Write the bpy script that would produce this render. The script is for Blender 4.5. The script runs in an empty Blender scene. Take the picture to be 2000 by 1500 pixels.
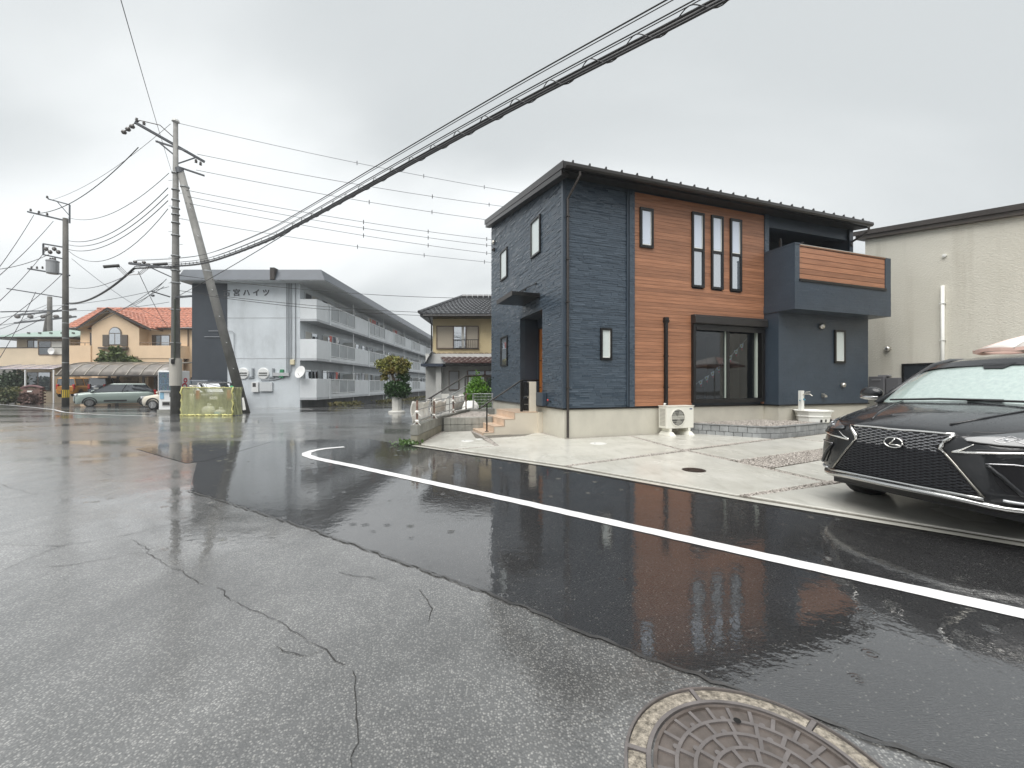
import bpy, bmesh, math, random
import numpy as np
from mathutils import Vector, Matrix
R = math.radians
scene = bpy.context.scene
COL = scene.collection
random.seed(7)

# ------------------------------------------------------------------ camera
cam_d = bpy.data.cameras.new('camera')
cam = bpy.data.objects.new('camera', cam_d)
COL.objects.link(cam)
cam.location = (0, 0, 1.3)
cam.rotation_euler = (R(90), 0, 0)
cam_d.sensor_width = 36.0
cam_d.lens = 36.0 * 800 / 2000
cam_d.clip_start = 0.05
cam_d.clip_end = 4000
scene.camera = cam

# ------------------------------------------------------------------ sky, sun, exposure (overcast, raining)
SUN_EL, SUN_AZ = R(62), R(205)
w = bpy.data.worlds.new('World')
scene.world = w
w.use_nodes = True
nt = w.node_tree
nt.nodes.clear()
N = nt.nodes.new
L = nt.links.new
wout = N('ShaderNodeOutputWorld')
sky = N('ShaderNodeTexSky')
sky.sky_type = 'NISHITA'
sky.sun_disc = False
sky.sun_elevation = SUN_EL
sky.sun_rotation = SUN_AZ
sky.dust_density = 4.0
bg1 = N('ShaderNodeBackground')
bg1.inputs['Strength'].default_value = 0.05
L(sky.outputs[0], bg1.inputs[0])
tc = N('ShaderNodeTexCoord')
sep = N('ShaderNodeSeparateXYZ')
L(tc.outputs['Generated'], sep.inputs[0])
mz = N('ShaderNodeMath'); mz.operation = 'MAXIMUM'; mz.inputs[1].default_value = 0.0
L(sep.outputs[2], mz.inputs[0])
az = N('ShaderNodeMath'); az.operation = 'ADD'; az.inputs[1].default_value = 0.35
L(mz.outputs[0], az.inputs[0])
dx = N('ShaderNodeMath'); dx.operation = 'DIVIDE'
dy = N('ShaderNodeMath'); dy.operation = 'DIVIDE'
L(sep.outputs[0], dx.inputs[0]); L(az.outputs[0], dx.inputs[1])
L(sep.outputs[1], dy.inputs[0]); L(az.outputs[0], dy.inputs[1])
cmb = N('ShaderNodeCombineXYZ')
L(dx.outputs[0], cmb.inputs[0]); L(dy.outputs[0], cmb.inputs[1])
n1 = N('ShaderNodeTexNoise'); n1.inputs['Scale'].default_value = 0.95
n1.inputs['Detail'].default_value = 5; n1.inputs['Roughness'].default_value = 0.42
n1.inputs['Distortion'].default_value = 0.35
mp = N('ShaderNodeMapping')
mp.inputs['Location'].default_value = (14.2, 6.3, 0)
mp.inputs['Rotation'].default_value = (0, 0, R(-38))
mp.inputs['Scale'].default_value = (0.75, 1.25, 1)
L(cmb.outputs[0], mp.inputs[0]); L(mp.outputs[0], n1.inputs['Vector'])
cr = N('ShaderNodeValToRGB')
cr.color_ramp.interpolation = 'EASE'
cr.color_ramp.elements[0].position = 0.36
cr.color_ramp.elements[0].color = (0.520, 0.547, 0.556, 1)
cr.color_ramp.elements[1].position = 0.66
cr.color_ramp.elements[1].color = (0.800, 0.822, 0.828, 1)
L(n1.outputs['Fac'], cr.inputs[0])
bg2 = N('ShaderNodeBackground')
bg2.inputs['Strength'].default_value = 0.46
L(cr.outputs[0], bg2.inputs[0])
mixw = N('ShaderNodeMixShader'); mixw.inputs[0].default_value = 0.96
L(bg1.outputs[0], mixw.inputs[1]); L(bg2.outputs[0], mixw.inputs[2])
L(mixw.outputs[0], wout.inputs[0])

sun_d = bpy.data.lights.new('sun', 'SUN')
sun = bpy.data.objects.new('sun', sun_d)
COL.objects.link(sun)
sun_d.energy = 1.5
sun_d.angle = R(60)
sun_d.color = (1.0, 0.98, 0.95)
# light travels from the sun towards the ground; sun stands behind the camera, a little to its left
sd = Vector((math.sin(SUN_AZ) * math.cos(SUN_EL), math.cos(SUN_AZ) * math.cos(SUN_EL), math.sin(SUN_EL)))
sun.rotation_euler = (-sd).to_track_quat('-Z', 'Y').to_euler()
sun.location = (0, -20, 40)

vs = scene.view_settings
vs.view_transform = 'Standard'
vs.look = 'None'
vs.gamma = 1
vs.exposure = 1.55
vs.use_curve_mapping = False
try:
    scene.cycles.use_denoising = True
    scene.cycles.max_bounces = 8
    scene.cycles.transparent_max_bounces = 16
    scene.cycles.caustics_reflective = False
    scene.cycles.caustics_refractive = False
except Exception:
    pass

# ------------------------------------------------------------------ helpers
def gz(y):
    """height of the road, which falls gently away from the camera"""
    if y < 12: return 0.0
    if y < 16: return -0.023 * (y - 12) ** 2 / 8
    return -0.023 * (min(y, 48) - 14)

class MB:
    def __init__(s): s.v = []; s.f = []
    def add(s, vs, fs):
        o = len(s.v); s.v += [tuple(p) for p in vs]; s.f += [tuple(i + o for i in f) for f in fs]; return s
    def box(s, x0, x1, y0, y1, z0, z1):
        return s.add([(x0,y0,z0),(x1,y0,z0),(x1,y1,z0),(x0,y1,z0),(x0,y0,z1),(x1,y0,z1),(x1,y1,z1),(x0,y1,z1)],
                     [(3,2,1,0),(4,5,6,7),(0,1,5,4),(1,2,6,5),(2,3,7,6),(3,0,4,7)])
    def hexa(s, a, b):
        """a, b: four corners each, same order"""
        return s.add(list(a) + list(b), [(3,2,1,0),(4,5,6,7),(0,1,5,4),(1,2,6,5),(2,3,7,6),(3,0,4,7)])
    def obox(s, c, size, rot=(0,0,0)):
        m = Matrix.Translation(c) @ Matrix.Rotation(rot[2],4,'Z') @ Matrix.Rotation(rot[1],4,'Y') @ Matrix.Rotation(rot[0],4,'X')
        h = [d / 2 for d in size]
        vs = [m @ Vector((sx*h[0], sy*h[1], sz*h[2])) for sz in (-1,1) for sx, sy in ((-1,-1),(1,-1),(1,1),(-1,1))]
        return s.hexa(vs[:4], vs[4:])
    def bar(s, a, b, wd, ht=None):
        ht = ht or wd
        a, b = Vector(a), Vector(b); d = (b - a).normalized()
        up = Vector((0,0,1)) if abs(d.z) < .95 else Vector((0,1,0))
        x = d.cross(up).normalized() * wd/2; y = x.cross(d).normalized() * ht/2
        return s.hexa([a-x-y, a+x-y, a+x+y, a-x+y], [b-x-y, b+x-y, b+x+y, b-x+y])
    def prism(s, poly, lo, hi, axis='z'):
        def P(p, t):
            return (p[0],p[1],t) if axis == 'z' else ((p[0],t,p[1]) if axis == 'y' else (t,p[0],p[1]))
        n = len(poly)
        return s.add([P(p,lo) for p in poly] + [P(p,hi) for p in poly],
                     [tuple(range(n-1,-1,-1)), tuple(range(n,2*n))] + [(i,(i+1)%n,n+(i+1)%n,n+i) for i in range(n)])
    def tube(s, pts, r, n=8, caps=True):
        pts = [Vector(p) for p in pts]; rings = []; k = len(pts)
        rr = r if isinstance(r, (list, tuple)) else [r]*k
        for i, p in enumerate(pts):
            d = (pts[min(i+1,k-1)] - pts[max(i-1,0)]).normalized()
            up = Vector((0,0,1)) if abs(d.z) < .9 else Vector((0,1,0))
            x = d.cross(up).normalized(); y = x.cross(d).normalized()
            rings.append([p + (x*math.cos(2*math.pi*j/n) + y*math.sin(2*math.pi*j/n))*rr[i] for j in range(n)])
        fs = [(i*n+j, i*n+(j+1)%n, (i+1)*n+(j+1)%n, (i+1)*n+j) for i in range(k-1) for j in range(n)]
        if caps: fs += [tuple(range(n-1,-1,-1)), tuple(range((k-1)*n, k*n))]
        return s.add([p for g in rings for p in g], fs)
    def lathe(s, prof, c=(0,0,0), n=24, axis='z', a0=0, a1=2*math.pi):
        full = abs(a1-a0) > 6.28; m = n if full else n+1; vs = []
        for rad, h in prof:
            for j in range(m):
                a = a0 + (a1-a0)*j/n; p, q = rad*math.cos(a), rad*math.sin(a)
                vs.append((c[0]+p,c[1]+q,c[2]+h) if axis=='z' else ((c[0]+p,c[1]+h,c[2]+q) if axis=='y' else (c[0]+h,c[1]+p,c[2]+q)))
        fs = [(i*m+j, i*m+(j+1)%m, (i+1)*m+(j+1)%m, (i+1)*m+j) for i in range(len(prof)-1) for j in range(n if full else m-1)]
        if full:
            if prof[0][0] > 1e-6: fs.append(tuple(range(m-1,-1,-1)))
            if prof[-1][0] > 1e-6: fs.append(tuple(range((len(prof)-1)*m, len(prof)*m)))
        return s.add(vs, fs)
    def ball(s, c, r, n=10):
        r = r if isinstance(r, (list, tuple)) else (r,r,r); vs=[]; k=n//2
        for i in range(k+1):
            t = math.pi*i/k
            for j in range(n):
                a = 2*math.pi*j/n
                vs.append((c[0]+r[0]*math.sin(t)*math.cos(a), c[1]+r[1]*math.sin(t)*math.sin(a), c[2]+r[2]*math.cos(t)))
        return s.add(vs, [(i*n+j,(i+1)*n+j,(i+1)*n+(j+1)%n,i*n+(j+1)%n) for i in range(k) for j in range(n)])
    def grid(s, rows):
        n = len(rows[0]); vs = [p for r in rows for p in r]
        return s.add(vs, [(i*n+j, i*n+j+1, (i+1)*n+j+1, (i+1)*n+j) for i in range(len(rows)-1) for j in range(n-1)])
    def build(s, name, mat, parent=None, smooth=False, bevel=0, sub=0, solid=0, kind=None, fixn=True):
        me = bpy.data.meshes.new(name)
        me.from_pydata(s.v, [], s.f)
        if fixn and len(s.f) < 30000:
            bm = bmesh.new(); bm.from_mesh(me); bmesh.ops.recalc_face_normals(bm, faces=bm.faces); bm.to_mesh(me); bm.free()
        if mat: me.materials.append(mat)
        if smooth: me.polygons.foreach_set('use_smooth', [True]*len(me.polygons))
        me.update()
        o = bpy.data.objects.new(name, me); COL.objects.link(o)
        if parent: o.parent = parent
        if solid:
            m = o.modifiers.new('solid','SOLIDIFY'); m.thickness = solid; m.offset = -1
        if bevel:
            m = o.modifiers.new('bevel','BEVEL'); m.width = bevel; m.segments = 2; m.limit_method = 'ANGLE'; m.angle_limit = R(40)
        if sub:
            m = o.modifiers.new('sub','SUBSURF'); m.levels = sub; m.render_levels = sub
        if kind: o['kind'] = kind
        return o

def tag(o, label, cat, group=None):
    o['label'] = label; o['category'] = cat
    if group: o['group'] = group
    return o
def thing(name, label, cat, loc=(0,0,0), rz=0, group=None):
    o = bpy.data.objects.new(name, None); COL.objects.link(o)
    o.empty_display_size = .2
    o.location = loc; o.rotation_euler = (0,0,rz)
    return tag(o, label, cat, group)
def struct(o): o['kind'] = 'structure'; return o
def inst(src, parent, loc=None, rz=None, scale=None):
    o = src.copy(); COL.objects.link(o); o.parent = parent
    if loc is not None: o.location = loc
    if rz is not None: o.rotation_euler = (0,0,rz)
    if scale is not None: o.scale = scale
    return o

# ------------------------------------------------------------------ materials
def new_mat(name):
    m = bpy.data.materials.new(name); m.use_nodes = True
    t = m.node_tree; b = t.nodes['Principled BSDF']
    return m, t, b
def noise(t, scale, detail=3, rough=.5, vec=None, stretch=None, coord='pos'):
    n = t.nodes.new('ShaderNodeTexNoise'); n.inputs['Scale'].default_value = scale
    n.inputs['Detail'].default_value = detail; n.inputs['Roughness'].default_value = rough
    if coord == 'obj':
        g = t.nodes.new('ShaderNodeTexCoord').outputs['Object']
    else:
        g = t.nodes.new('ShaderNodeNewGeometry').outputs['Position']
    if vec is not None: g = vec
    if stretch:
        m = t.nodes.new('ShaderNodeMapping'); m.inputs['Scale'].default_value = stretch
        t.links.new(g, m.inputs[0]); g = m.outputs[0]
    t.links.new(g, n.inputs['Vector'])
    return n.outputs['Fac']
def ramp(t, fac, p0, c0, p1, c1):
    r = t.nodes.new('ShaderNodeValToRGB')
    def c(x): return (x,x,x,1) if isinstance(x,(int,float)) else tuple(x)+(1,)
    r.color_ramp.elements[0].position = p0; r.color_ramp.elements[0].color = c(c0)
    r.color_ramp.elements[1].position = p1; r.color_ramp.elements[1].color = c(c1)
    t.links.new(fac, r.inputs[0]); return r.outputs[0]
def math_(t, op, a, b=None):
    n = t.nodes.new('ShaderNodeMath'); n.operation = op
    for i, x in enumerate((a, b)):
        if x is None: continue
        if isinstance(x, (int, float)): n.inputs[i].default_value = x
        else: t.links.new(x, n.inputs[i])
    return n.outputs[0]
def mixc(t, fac, a, b):
    n = t.nodes.new('ShaderNodeMix'); n.data_type = 'RGBA'
    def s(i, x):
        if isinstance(x, (tuple, list)): n.inputs[i].default_value = tuple(x)+(1,)
        else: t.links.new(x, n.inputs[i])
    if isinstance(fac, (int, float)): n.inputs[0].default_value = fac
    else: t.links.new(fac, n.inputs[0])
    s(6, a); s(7, b); return n.outputs[2]
def bump(t, b, h, strength=.3, dist=.01, prev=None):
    n = t.nodes.new('ShaderNodeBump'); n.inputs['Distance'].default_value = dist
    if isinstance(strength, (int, float)): n.inputs['Strength'].default_value = strength
    else: t.links.new(strength, n.inputs['Strength'])
    t.links.new(h, n.inputs['Height'])
    if prev is not None: t.links.new(prev, n.inputs['Normal'])
    t.links.new(n.outputs[0], b.inputs['Normal']); return n.outputs[0]
_mats = {}
def M(name, col, rough=.6, metal=0., spec=.5, var=0., vs=1.2, bs=0, bst=.2, bd=.01, coat=0., rnd=0., dirt=0., stretch=None, coord='pos'):
    if name in _mats: return _mats[name]
    m, t, b = new_mat(name)
    b.inputs['Roughness'].default_value = rough; b.inputs['Metallic'].default_value = metal
    b.inputs['Specular IOR Level'].default_value = spec
    b.inputs['Coat Weight'].default_value = coat; b.inputs['Coat Roughness'].default_value = .08
    c = None
    if var:
        f = noise(t, vs, 5, .6, stretch=stretch, coord=coord)
        lo = tuple(x*(1-var) for x in col); hi = tuple(min(1, x*(1+var)) for x in col)
        c = ramp(t, f, .3, lo, .7, hi)
    if rnd:
        oi = t.nodes.new('ShaderNodeObjectInfo')
        k = math_(t, 'ADD', math_(t, 'MULTIPLY', oi.outputs['Random'], 2*rnd), 1-rnd)
        v = t.nodes.new('ShaderNodeVectorMath'); v.operation = 'SCALE'
        if c is None: v.inputs[0].default_value = col
        else: t.links.new(c, v.inputs[0])
        t.links.new(k, v.inputs['Scale']); c = v.outputs[0]
    if dirt:
        f2 = ramp(t, noise(t, .9, 6, .7, stretch=(1,1,.35), coord=coord), .48, 0., .75, dirt)
        c = mixc(t, f2, c if c is not None else col, tuple(x*.35 for x in col))
    if c is None: b.inputs['Base Color'].default_value = tuple(col)+(1,)
    else: t.links.new(c, b.inputs['Base Color'])
    if bs: bump(t, b, noise(t, bs, 4, .6, coord=coord), bst, bd)
    _mats[name] = m
    return m
# ================================================================== GROUND
def asphalt(name, dark, light, grain, pud_lo, pud_hi, film_r, wet, macro=0.5, ior=2.0, rip=.10, film_b=.22):
    m, t, b = new_mat(name)
    geo = t.nodes.new('ShaderNodeNewGeometry').outputs['Position']
    vo = t.nodes.new('ShaderNodeTexVoronoi'); vo.inputs['Scale'].default_value = grain; t.links.new(geo, vo.inputs['Vector'])     # crushed stones
    sc_ = t.nodes.new('ShaderNodeSeparateColor'); t.links.new(vo.outputs['Color'], sc_.inputs[0])
    dome = ramp(t, vo.outputs['Distance'], .15, 1., .62, 0.)
    gr = math_(t, 'ADD', math_(t, 'MULTIPLY', dome, .6), math_(t, 'MULTIPLY', noise(t, grain*.7, 3, .6), .5))
    base = mixc(t, math_(t, 'MULTIPLY', ramp(t, sc_.outputs[0], .1, 0., .95, 1.), dome), dark, light)
    sp = math_(t, 'MULTIPLY', ramp(t, sc_.outputs[1], .955, 0., .97, .5), dome)          # pale stones in the mix
    base = mixc(t, sp, base, (.42, .41, .37))
    big = noise(t, .55, 5, .62)
    stain = ramp(t, big, .33, .55, .7, 1.25)
    st2 = ramp(t, noise(t, 2.6, 6, .7, stretch=(1.3,.8,1)), .40, .70, .66, 1.12)
    vm_ = t.nodes.new('ShaderNodeVectorMath'); vm_.operation = 'MULTIPLY'; t.links.new(stain, vm_.inputs[0]); t.links.new(st2, vm_.inputs[1]); stain = vm_.outputs[0]
    v = t.nodes.new('ShaderNodeVectorMath'); v.operation = 'MULTIPLY'
    t.links.new(base, v.inputs[0]); t.links.new(stain, v.inputs[1])
    t.links.new(v.outputs[0], b.inputs['Base Color'])
    pud = ramp(t, noise(t, macro, 4, .55, stretch=(.8, 1.3, 1)), pud_lo, 0., pud_hi, 1.)   # standing water
    b.inputs['Roughness'].default_value = .55
    b.inputs['Coat Weight'].default_value = wet
    b.inputs['Coat IOR'].default_value = ior
    rr = math_(t, 'ADD', math_(t, 'MULTIPLY', pud, -(film_r-.02)), film_r)
    t.links.new(rr, b.inputs['Coat Roughness'])
    bump(t, b, gr, .7, .006)
    # the water film follows the stones only where it is thin
    inv = math_(t, 'SUBTRACT', 1., pud)
    cb = t.nodes.new('ShaderNodeBump'); cb.inputs['Distance'].default_value = .0035
    t.links.new(math_(t, 'MULTIPLY', inv, film_b), cb.inputs['Strength'])
    t.links.new(noise(t, grain*.5, 2, .5), cb.inputs['Height'])
    cb2 = t.nodes.new('ShaderNodeBump'); cb2.inputs['Distance'].default_value = .004; cb2.inputs['Strength'].default_value = rip
    t.links.new(noise(t, 16, 2, .5), cb2.inputs['Height'])
    t.links.new(cb.outputs[0], cb2.inputs['Normal'])
    cb4 = t.nodes.new('ShaderNodeBump'); cb4.inputs['Distance'].default_value = .010; cb4.inputs['Strength'].default_value = .15
    t.links.new(noise(t, 5.5, 4, .65, stretch=(1.,1.,1.)), cb4.inputs['Height']); t.links.new(cb2.outputs[0], cb4.inputs['Normal']); cb2 = cb4
    # rings where raindrops strike the film
    vr = t.nodes.new('ShaderNodeTexVoronoi'); vr.inputs['Scale'].default_value = 5.5; t.links.new(geo, vr.inputs['Vector'])
    rg_ = math_(t, 'MULTIPLY', math_(t, 'SINE', math_(t, 'MULTIPLY', vr.outputs['Distance'], 70.)), ramp(t, vr.outputs['Distance'], .08, 1., .30, 0.))
    pick = ramp(t, vr.outputs['Color'], .55, 0., .62, 1.)
    cb3 = t.nodes.new('ShaderNodeBump'); cb3.inputs['Distance'].default_value = .0016; cb3.inputs['Strength'].default_value = .5
    t.links.new(math_(t, 'MULTIPLY', math_(t, 'MULTIPLY', rg_, pick), pud), cb3.inputs['Height']); t.links.new(cb2.outputs[0], cb3.inputs['Normal'])
    t.links.new(cb3.outputs[0], b.inputs['Coat Normal'])
    return m
A_OLD = asphalt('asphalt_old', (.088,.088,.086), (.36,.355,.338), 100, .48, .62, .17, 1., .55, 2.0, .10, .26)
A_NEW = asphalt('asphalt_new', (.009,.009,.010), (.045,.045,.046), 115, .38, .57, .065, 1.0, .8, 2.1, .13, .09)
A_FAR = asphalt('asphalt_far', (.065,.066,.067), (.24,.24,.235), 40, .44, .58, .16, 1., .22)

def sheet(name, mat, x0, x1, y0, y1, nx, ny, dz=0.):
    mb = MB()
    mb.grid([[(x0+(x1-x0)*i/nx, y, gz(y)+dz) for i in range(nx+1)] for y in [y0+(y1-y0)*j/ny for j in range(ny+1)]])
    return struct(mb.build(name, mat, fixn=False, smooth=True))
EARTH = M('earth', (.10,.095,.08), .9, var=.3, bs=3)
mb = MB(); mb.grid([[(-1500,-60,-1.6),(1500,-60,-1.6)],[(-1500,2500,-1.6),(1500,2500,-1.6)]])
struct(mb.build('ground', EARTH, fixn=False))
road = sheet('road', A_OLD, -70, 40, -14, 14, 60, 20)
road_far = sheet('far_road', A_FAR, -110, 60, 14, 110, 60, 90)

# newer black asphalt laid along the house side of the street
def poly_sheet(name, mat, pts, z=.004, kind='structure'):
    mb = MB(); mb.add([(x,y,gz(y)+z) for x,y in pts], [tuple(range(len(pts)))])
    o = mb.build(name, mat, fixn=False)
    if kind: o['kind'] = kind
    return o
poly_sheet('new_asphalt', A_NEW, [(-3.95,5.02),(-1.86,3.71),(-.16,2.56),(.61,1.97),(2.2,.93),(4.6,-.75),(6.4,.9),(4.12,3.17),(2.56,4.50),(.79,6.22),(-2.02,8.5),(-3.3,9.6),(-5.6,9.4),(-5.3,6.9)])
poly_sheet('asphalt_patch', A_NEW, [(-7.55,8.21),(-5.35,6.72),(-5.15,6.9),(-5.4,9.2),(-7.2,9.5)], .006)

# raised lip of tar between old and new asphalt
TAR = M('tar', (.045,.044,.043), .35, var=.3, vs=6, bs=40, bst=.6, coat=.6)
rng = random.Random(3)
def ribbon(name, pts, wd, mat, z, jit=.0, step=.12, parent=None, taper=False):
    P = [Vector((p[0],p[1],0)) for p in pts]; out = []
    for a, b in zip(P, P[1:]):
        n = max(1, int((b-a).length/step))
        out += [a.lerp(b, i/n) for i in range(n)]
    out.append(P[-1]); mb = MB(); rows = []
    for i, p in enumerate(out):
        d = (out[min(i+1,len(out)-1)] - out[max(i-1,0)]).normalized(); s = Vector((-d.y,d.x,0))
        q = p + s*rng.uniform(-jit,jit) + d*rng.uniform(-jit,jit)*.5
        h = wd/2*((rng.uniform(.5,1.3) if jit > .005 else rng.uniform(.96,1.04)) if jit else 1)
        if taper: h *= max(.15, math.sin(math.pi*(i+.5)/len(out))**.4)
        a, b = q-s*h, q+s*h
        rows.append([(a.x,a.y,gz(a.y)+z),(b.x,b.y,gz(b.y)+z)])
    mb.grid(rows)
    o = mb.build(name, mat, parent, fixn=False)
    return o
ribbon('tar_joint', [(-3.97,5.0),(-1.86,3.70),(-.16,2.55),(.61,1.96),(2.2,.92)], .022, TAR, .008, .014, .05, road)
CRACK = M('crack', (.022,.021,.020), .5)
def gpt(px, py):
    d = 1.3*800/(py-750); return ((px-1000)/800*d, d)
cracks = [[(4,1115),(60,1090),(129,1064),(190,1056),(237,1048),(310,1029),(395,1011),(443,1001)],
          [(-60,1068),(19,1064),(129,1065)], [(61,1112),(150,1102),(274,1079)], [(443,1001),(420,990),(380,979)],
          [(251,1053),(289,1079),(340,1110),(388,1133),(440,1162),(502,1195),(570,1231),(640,1268),(690,1310)],
          [(690,1310),(700,1400),(690,1480),(700,1560)], [(640,1268),(600,1280),(540,1262)],
          [(660,1118),(690,1126),(735,1131)], [(170,908),(215,928)], [(0,945),(60,963),(88,962)], [(88,962),(40,972),(0,976)],
          [(820,1150),(842,1190),(838,1215)]]
for c in cracks:
    P_ = [Vector(gpt(*p)) for p in c]; fine = []
    for a, b_ in zip(P_, P_[1:]):                                      # wander, then break the line up
        k_ = max(2, int((b_-a).length/.05)); nn = Vector((-(b_-a).y,(b_-a).x)).normalized(); w_ = 0
        for i in range(k_):
            w_ = w_*.8+rng.uniform(-.010,.010); fine.append(a.lerp(b_, i/k_)+nn*w_)
    fine.append(P_[-1]); i = 0
    while i < len(fine)-3:
        k_ = rng.randint(6,22); seg = fine[i:i+k_]
        if len(seg) > 2: ribbon('crack', seg, rng.uniform(.003,.006), CRACK, .0035, .0052, .03, road, True)
        i += k_-1 if rng.random() < .75 else k_+1

# painted edge line of the new street, hooked at its end, and the far main-road line
PAINT, t, b = new_mat('road_paint')
f = ramp(t, noise(t, 45, 5, .75), .27, .12, .40, .72)
t.links.new(mixc(t, ramp(t, noise(t, 3, 4, .6), .5, 0., .8, .35), f, (.42,.42,.40)), b.inputs['Base Color'])
b.inputs['Roughness'].default_value = .45; b.inputs['Coat Weight'].default_value = .35; b.inputs['Coat Roughness'].default_value = .15
bump(t, b, noise(t, 140, 2), .3, .003)
hook = [(4.3,1.2),(2.88,2.30),(1.91,3.06),(0,4.56),(-1.41,5.63),(-2.5,6.46),(-3.05,6.85),(-3.45,7.15),(-3.72,7.42),(-3.85,7.68),(-3.86,7.95),(-3.75,8.2),(-3.45,8.42)]
struct(ribbon('painted_line', hook, .15, PAINT, .009, .004, .09))
struct(ribbon('painted_line', [(-52,40.5),(-42,34.2),(-33,28.3),(-27,24.2),(-23.2,21.2),(-20.2,19.4),(-17.8,18.3),(-15.4,17.5)], .13, PAINT, .012, 0, .5))
for a, b_ in (((-17.2,27.6),(-11.6,23.9)), ((-17.4,29.0),(-12.2,25.0)), ((-16.8,26.4),(-13.2,26.8))):
    struct(ribbon('painted_line', [a, b_], .09, PAINT, .012, 0, .5))

# concrete apron of the new house: separate slabs with gravel joints between them
CONC, t, b = new_mat('concrete_wet')
f = noise(t, 1.1, 6, .65)
c = ramp(t, f, .28, (.42,.412,.365), .72, (.58,.572,.525))
c = mixc(t, ramp(t, noise(t, 3.5, 5, .7, stretch=(1.6,.5,1)), .52, 0., .78, .6), c, (.28,.27,.232))
c = mixc(t, ramp(t, noise(t, 45, 3, .6), .62, 0., .8, .35), c, (.30,.29,.24))
t.links.new(c, b.inputs['Base Color'])
b.inputs['Roughness'].default_value = .5
b.inputs['Coat Weight'].default_value = .55
t.links.new(ramp(t, noise(t, .8, 4, .6), .35, .04, .62, .3), b.inputs['Coat Roughness'])
bump(t, b, noise(t, 70, 4, .7), .25, .004)
cbn = t.nodes.new('ShaderNodeBump'); cbn.inputs['Distance'].default_value = .004; cbn.inputs['Strength'].default_value = .2
t.links.new(noise(t, 9, 3, .5), cbn.inputs['Height']); t.links.new(cbn.outputs[0], b.inputs['Coat Normal'])

apron = struct(poly_sheet('apron_bed', M('grout_earth', (.13,.12,.10), .9, var=.3, vs=20, bs=60, bst=.8), [(-2.06,8.60),(.79,6.36),(2.60,4.62),(4.12,3.30),(6.6,1.3),(13.2,5.6),(13.2,11.5),(10.4,13.0),(1.0,9.9),(-1.3,11.2),(-1.9,11.0)], .006))
slabs = {
 'a': [(-1.93,8.70),(-1.16,8.06),(-.36,8.50),(-.66,9.42),(-.86,9.68),(-1.12,11.15),(-1.84,10.9)],
 'b': [(-1.05,7.98),(.83,6.46),(3.26,7.93),(2.86,10.10),(1.26,9.52),(.66,10.9),(.30,10.05),(-.52,9.66),(-.26,8.50)],
 'c': [(.92,6.38),(2.61,4.73),(4.06,5.36),(3.68,6.72),(3.33,7.80)],
 'd': [(3.36,8.02),(6.02,9.58),(4.92,10.80),(2.98,10.14)],
 'e': [(3.44,7.90),(3.82,6.92),(6.30,8.24),(6.90,8.90),(6.62,9.76),(6.14,9.50)],
 'f': [(3.99,6.22),(4.18,5.42),(6.8,6.6),(8.9,7.7),(8.6,8.6),(5.5,7.05)],
 'g': [(2.72,4.68),(4.12,3.42),(6.5,1.5),(9.6,3.6),(11.2,4.7),(9.0,7.5),(6.8,6.4),(4.20,5.27)],
 'h': [(6.98,8.86),(8.7,9.0),(10.5,10.5),(9.6,11.4),(6.78,9.78)],
}
for k, p in slabs.items():
    mb = MB(); mb.prism(p, -.05, .022)
    mb.build('concrete_slab', CONC, apron, bevel=.008)
ribbon('kerb_edge', [(-2.06,8.56),(.79,6.29),(2.58,4.57),(4.12,3.24),(6.6,1.2)], .10, CONC, .016, 0, .3, apron)

# gravel: loose stones in the joints, in the wide strip by the car and along the walls
def stones(pts, smin, smax, seed, zbase=.0):
    r = np.random.default_rng(seed); n = len(pts)
    base = np.array([(1,0,0),(-1,0,0),(0,1,0),(0,-1,0),(0,0,1),(0,0,-1)], float)
    tri = np.array([(0,2,4),(2,1,4),(1,3,4),(3,0,4),(2,0,5),(1,2,5),(3,1,5),(0,3,5)])
    s = r.uniform(smin, smax, (n,1,1))*r.uniform(.6,1.2,(n,1,3))
    a = r.uniform(0, 6.28, n); ca, sa = np.cos(a), np.sin(a)
    v = base[None]*s + r.normal(0, .12, (n,6,3))*s
    x = v[:,:,0]*ca[:,None]-v[:,:,1]*sa[:,None]; y = v[:,:,0]*sa[:,None]+v[:,:,1]*ca[:,None]
    P = np.array(pts)
    V = np.stack([x+P[:,0:1], y+P[:,1:2], v[:,:,2]*.7+P[:,2:3]], 2).reshape(-1,3)
    Fc = (tri[None]+np.arange(n)[:,None,None]*6).reshape(-1,3)
    return V, Fc
def np_mesh(name, V, Fc, mat, parent=None, kind=None, smooth=False):
    me = bpy.data.meshes.new(name); k = Fc.shape[1]
    me.vertices.add(len(V)); me.vertices.foreach_set('co', V.astype(np.float32).ravel())
    me.loops.add(Fc.size); me.loops.foreach_set('vertex_index', Fc.astype(np.int32).ravel())
    me.polygons.add(len(Fc)); me.polygons.foreach_set('loop_start', np.arange(0, Fc.size, k, dtype=np.int32))
    if smooth: me.polygons.foreach_set('use_smooth', np.ones(len(Fc), bool))
    me.update(calc_edges=True); me.materials.append(mat)
    o = bpy.data.objects.new(name, me); COL.objects.link(o)
    if parent: o.parent = parent
    if kind: o['kind'] = kind
    return o
GRAVEL, t, b = new_mat('gravel')
t.links.new(ramp(t, noise(t, 38, 2, .8), .3, (.13,.115,.10), .7, (.62,.57,.52)), b.inputs['Base Color'])
b.inputs['Roughness'].default_value = .35
def in_poly(x, y, poly):
    c = False; n = len(poly)
    for i in range(n):
        (x0,y0),(x1,y1) = poly[i], poly[i-1]
        if (y0 > y) != (y1 > y) and x < (x1-x0)*(y-y0)/(y1-y0)+x0: c = not c
    return c
gp = []
rg = random.Random(5)
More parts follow.
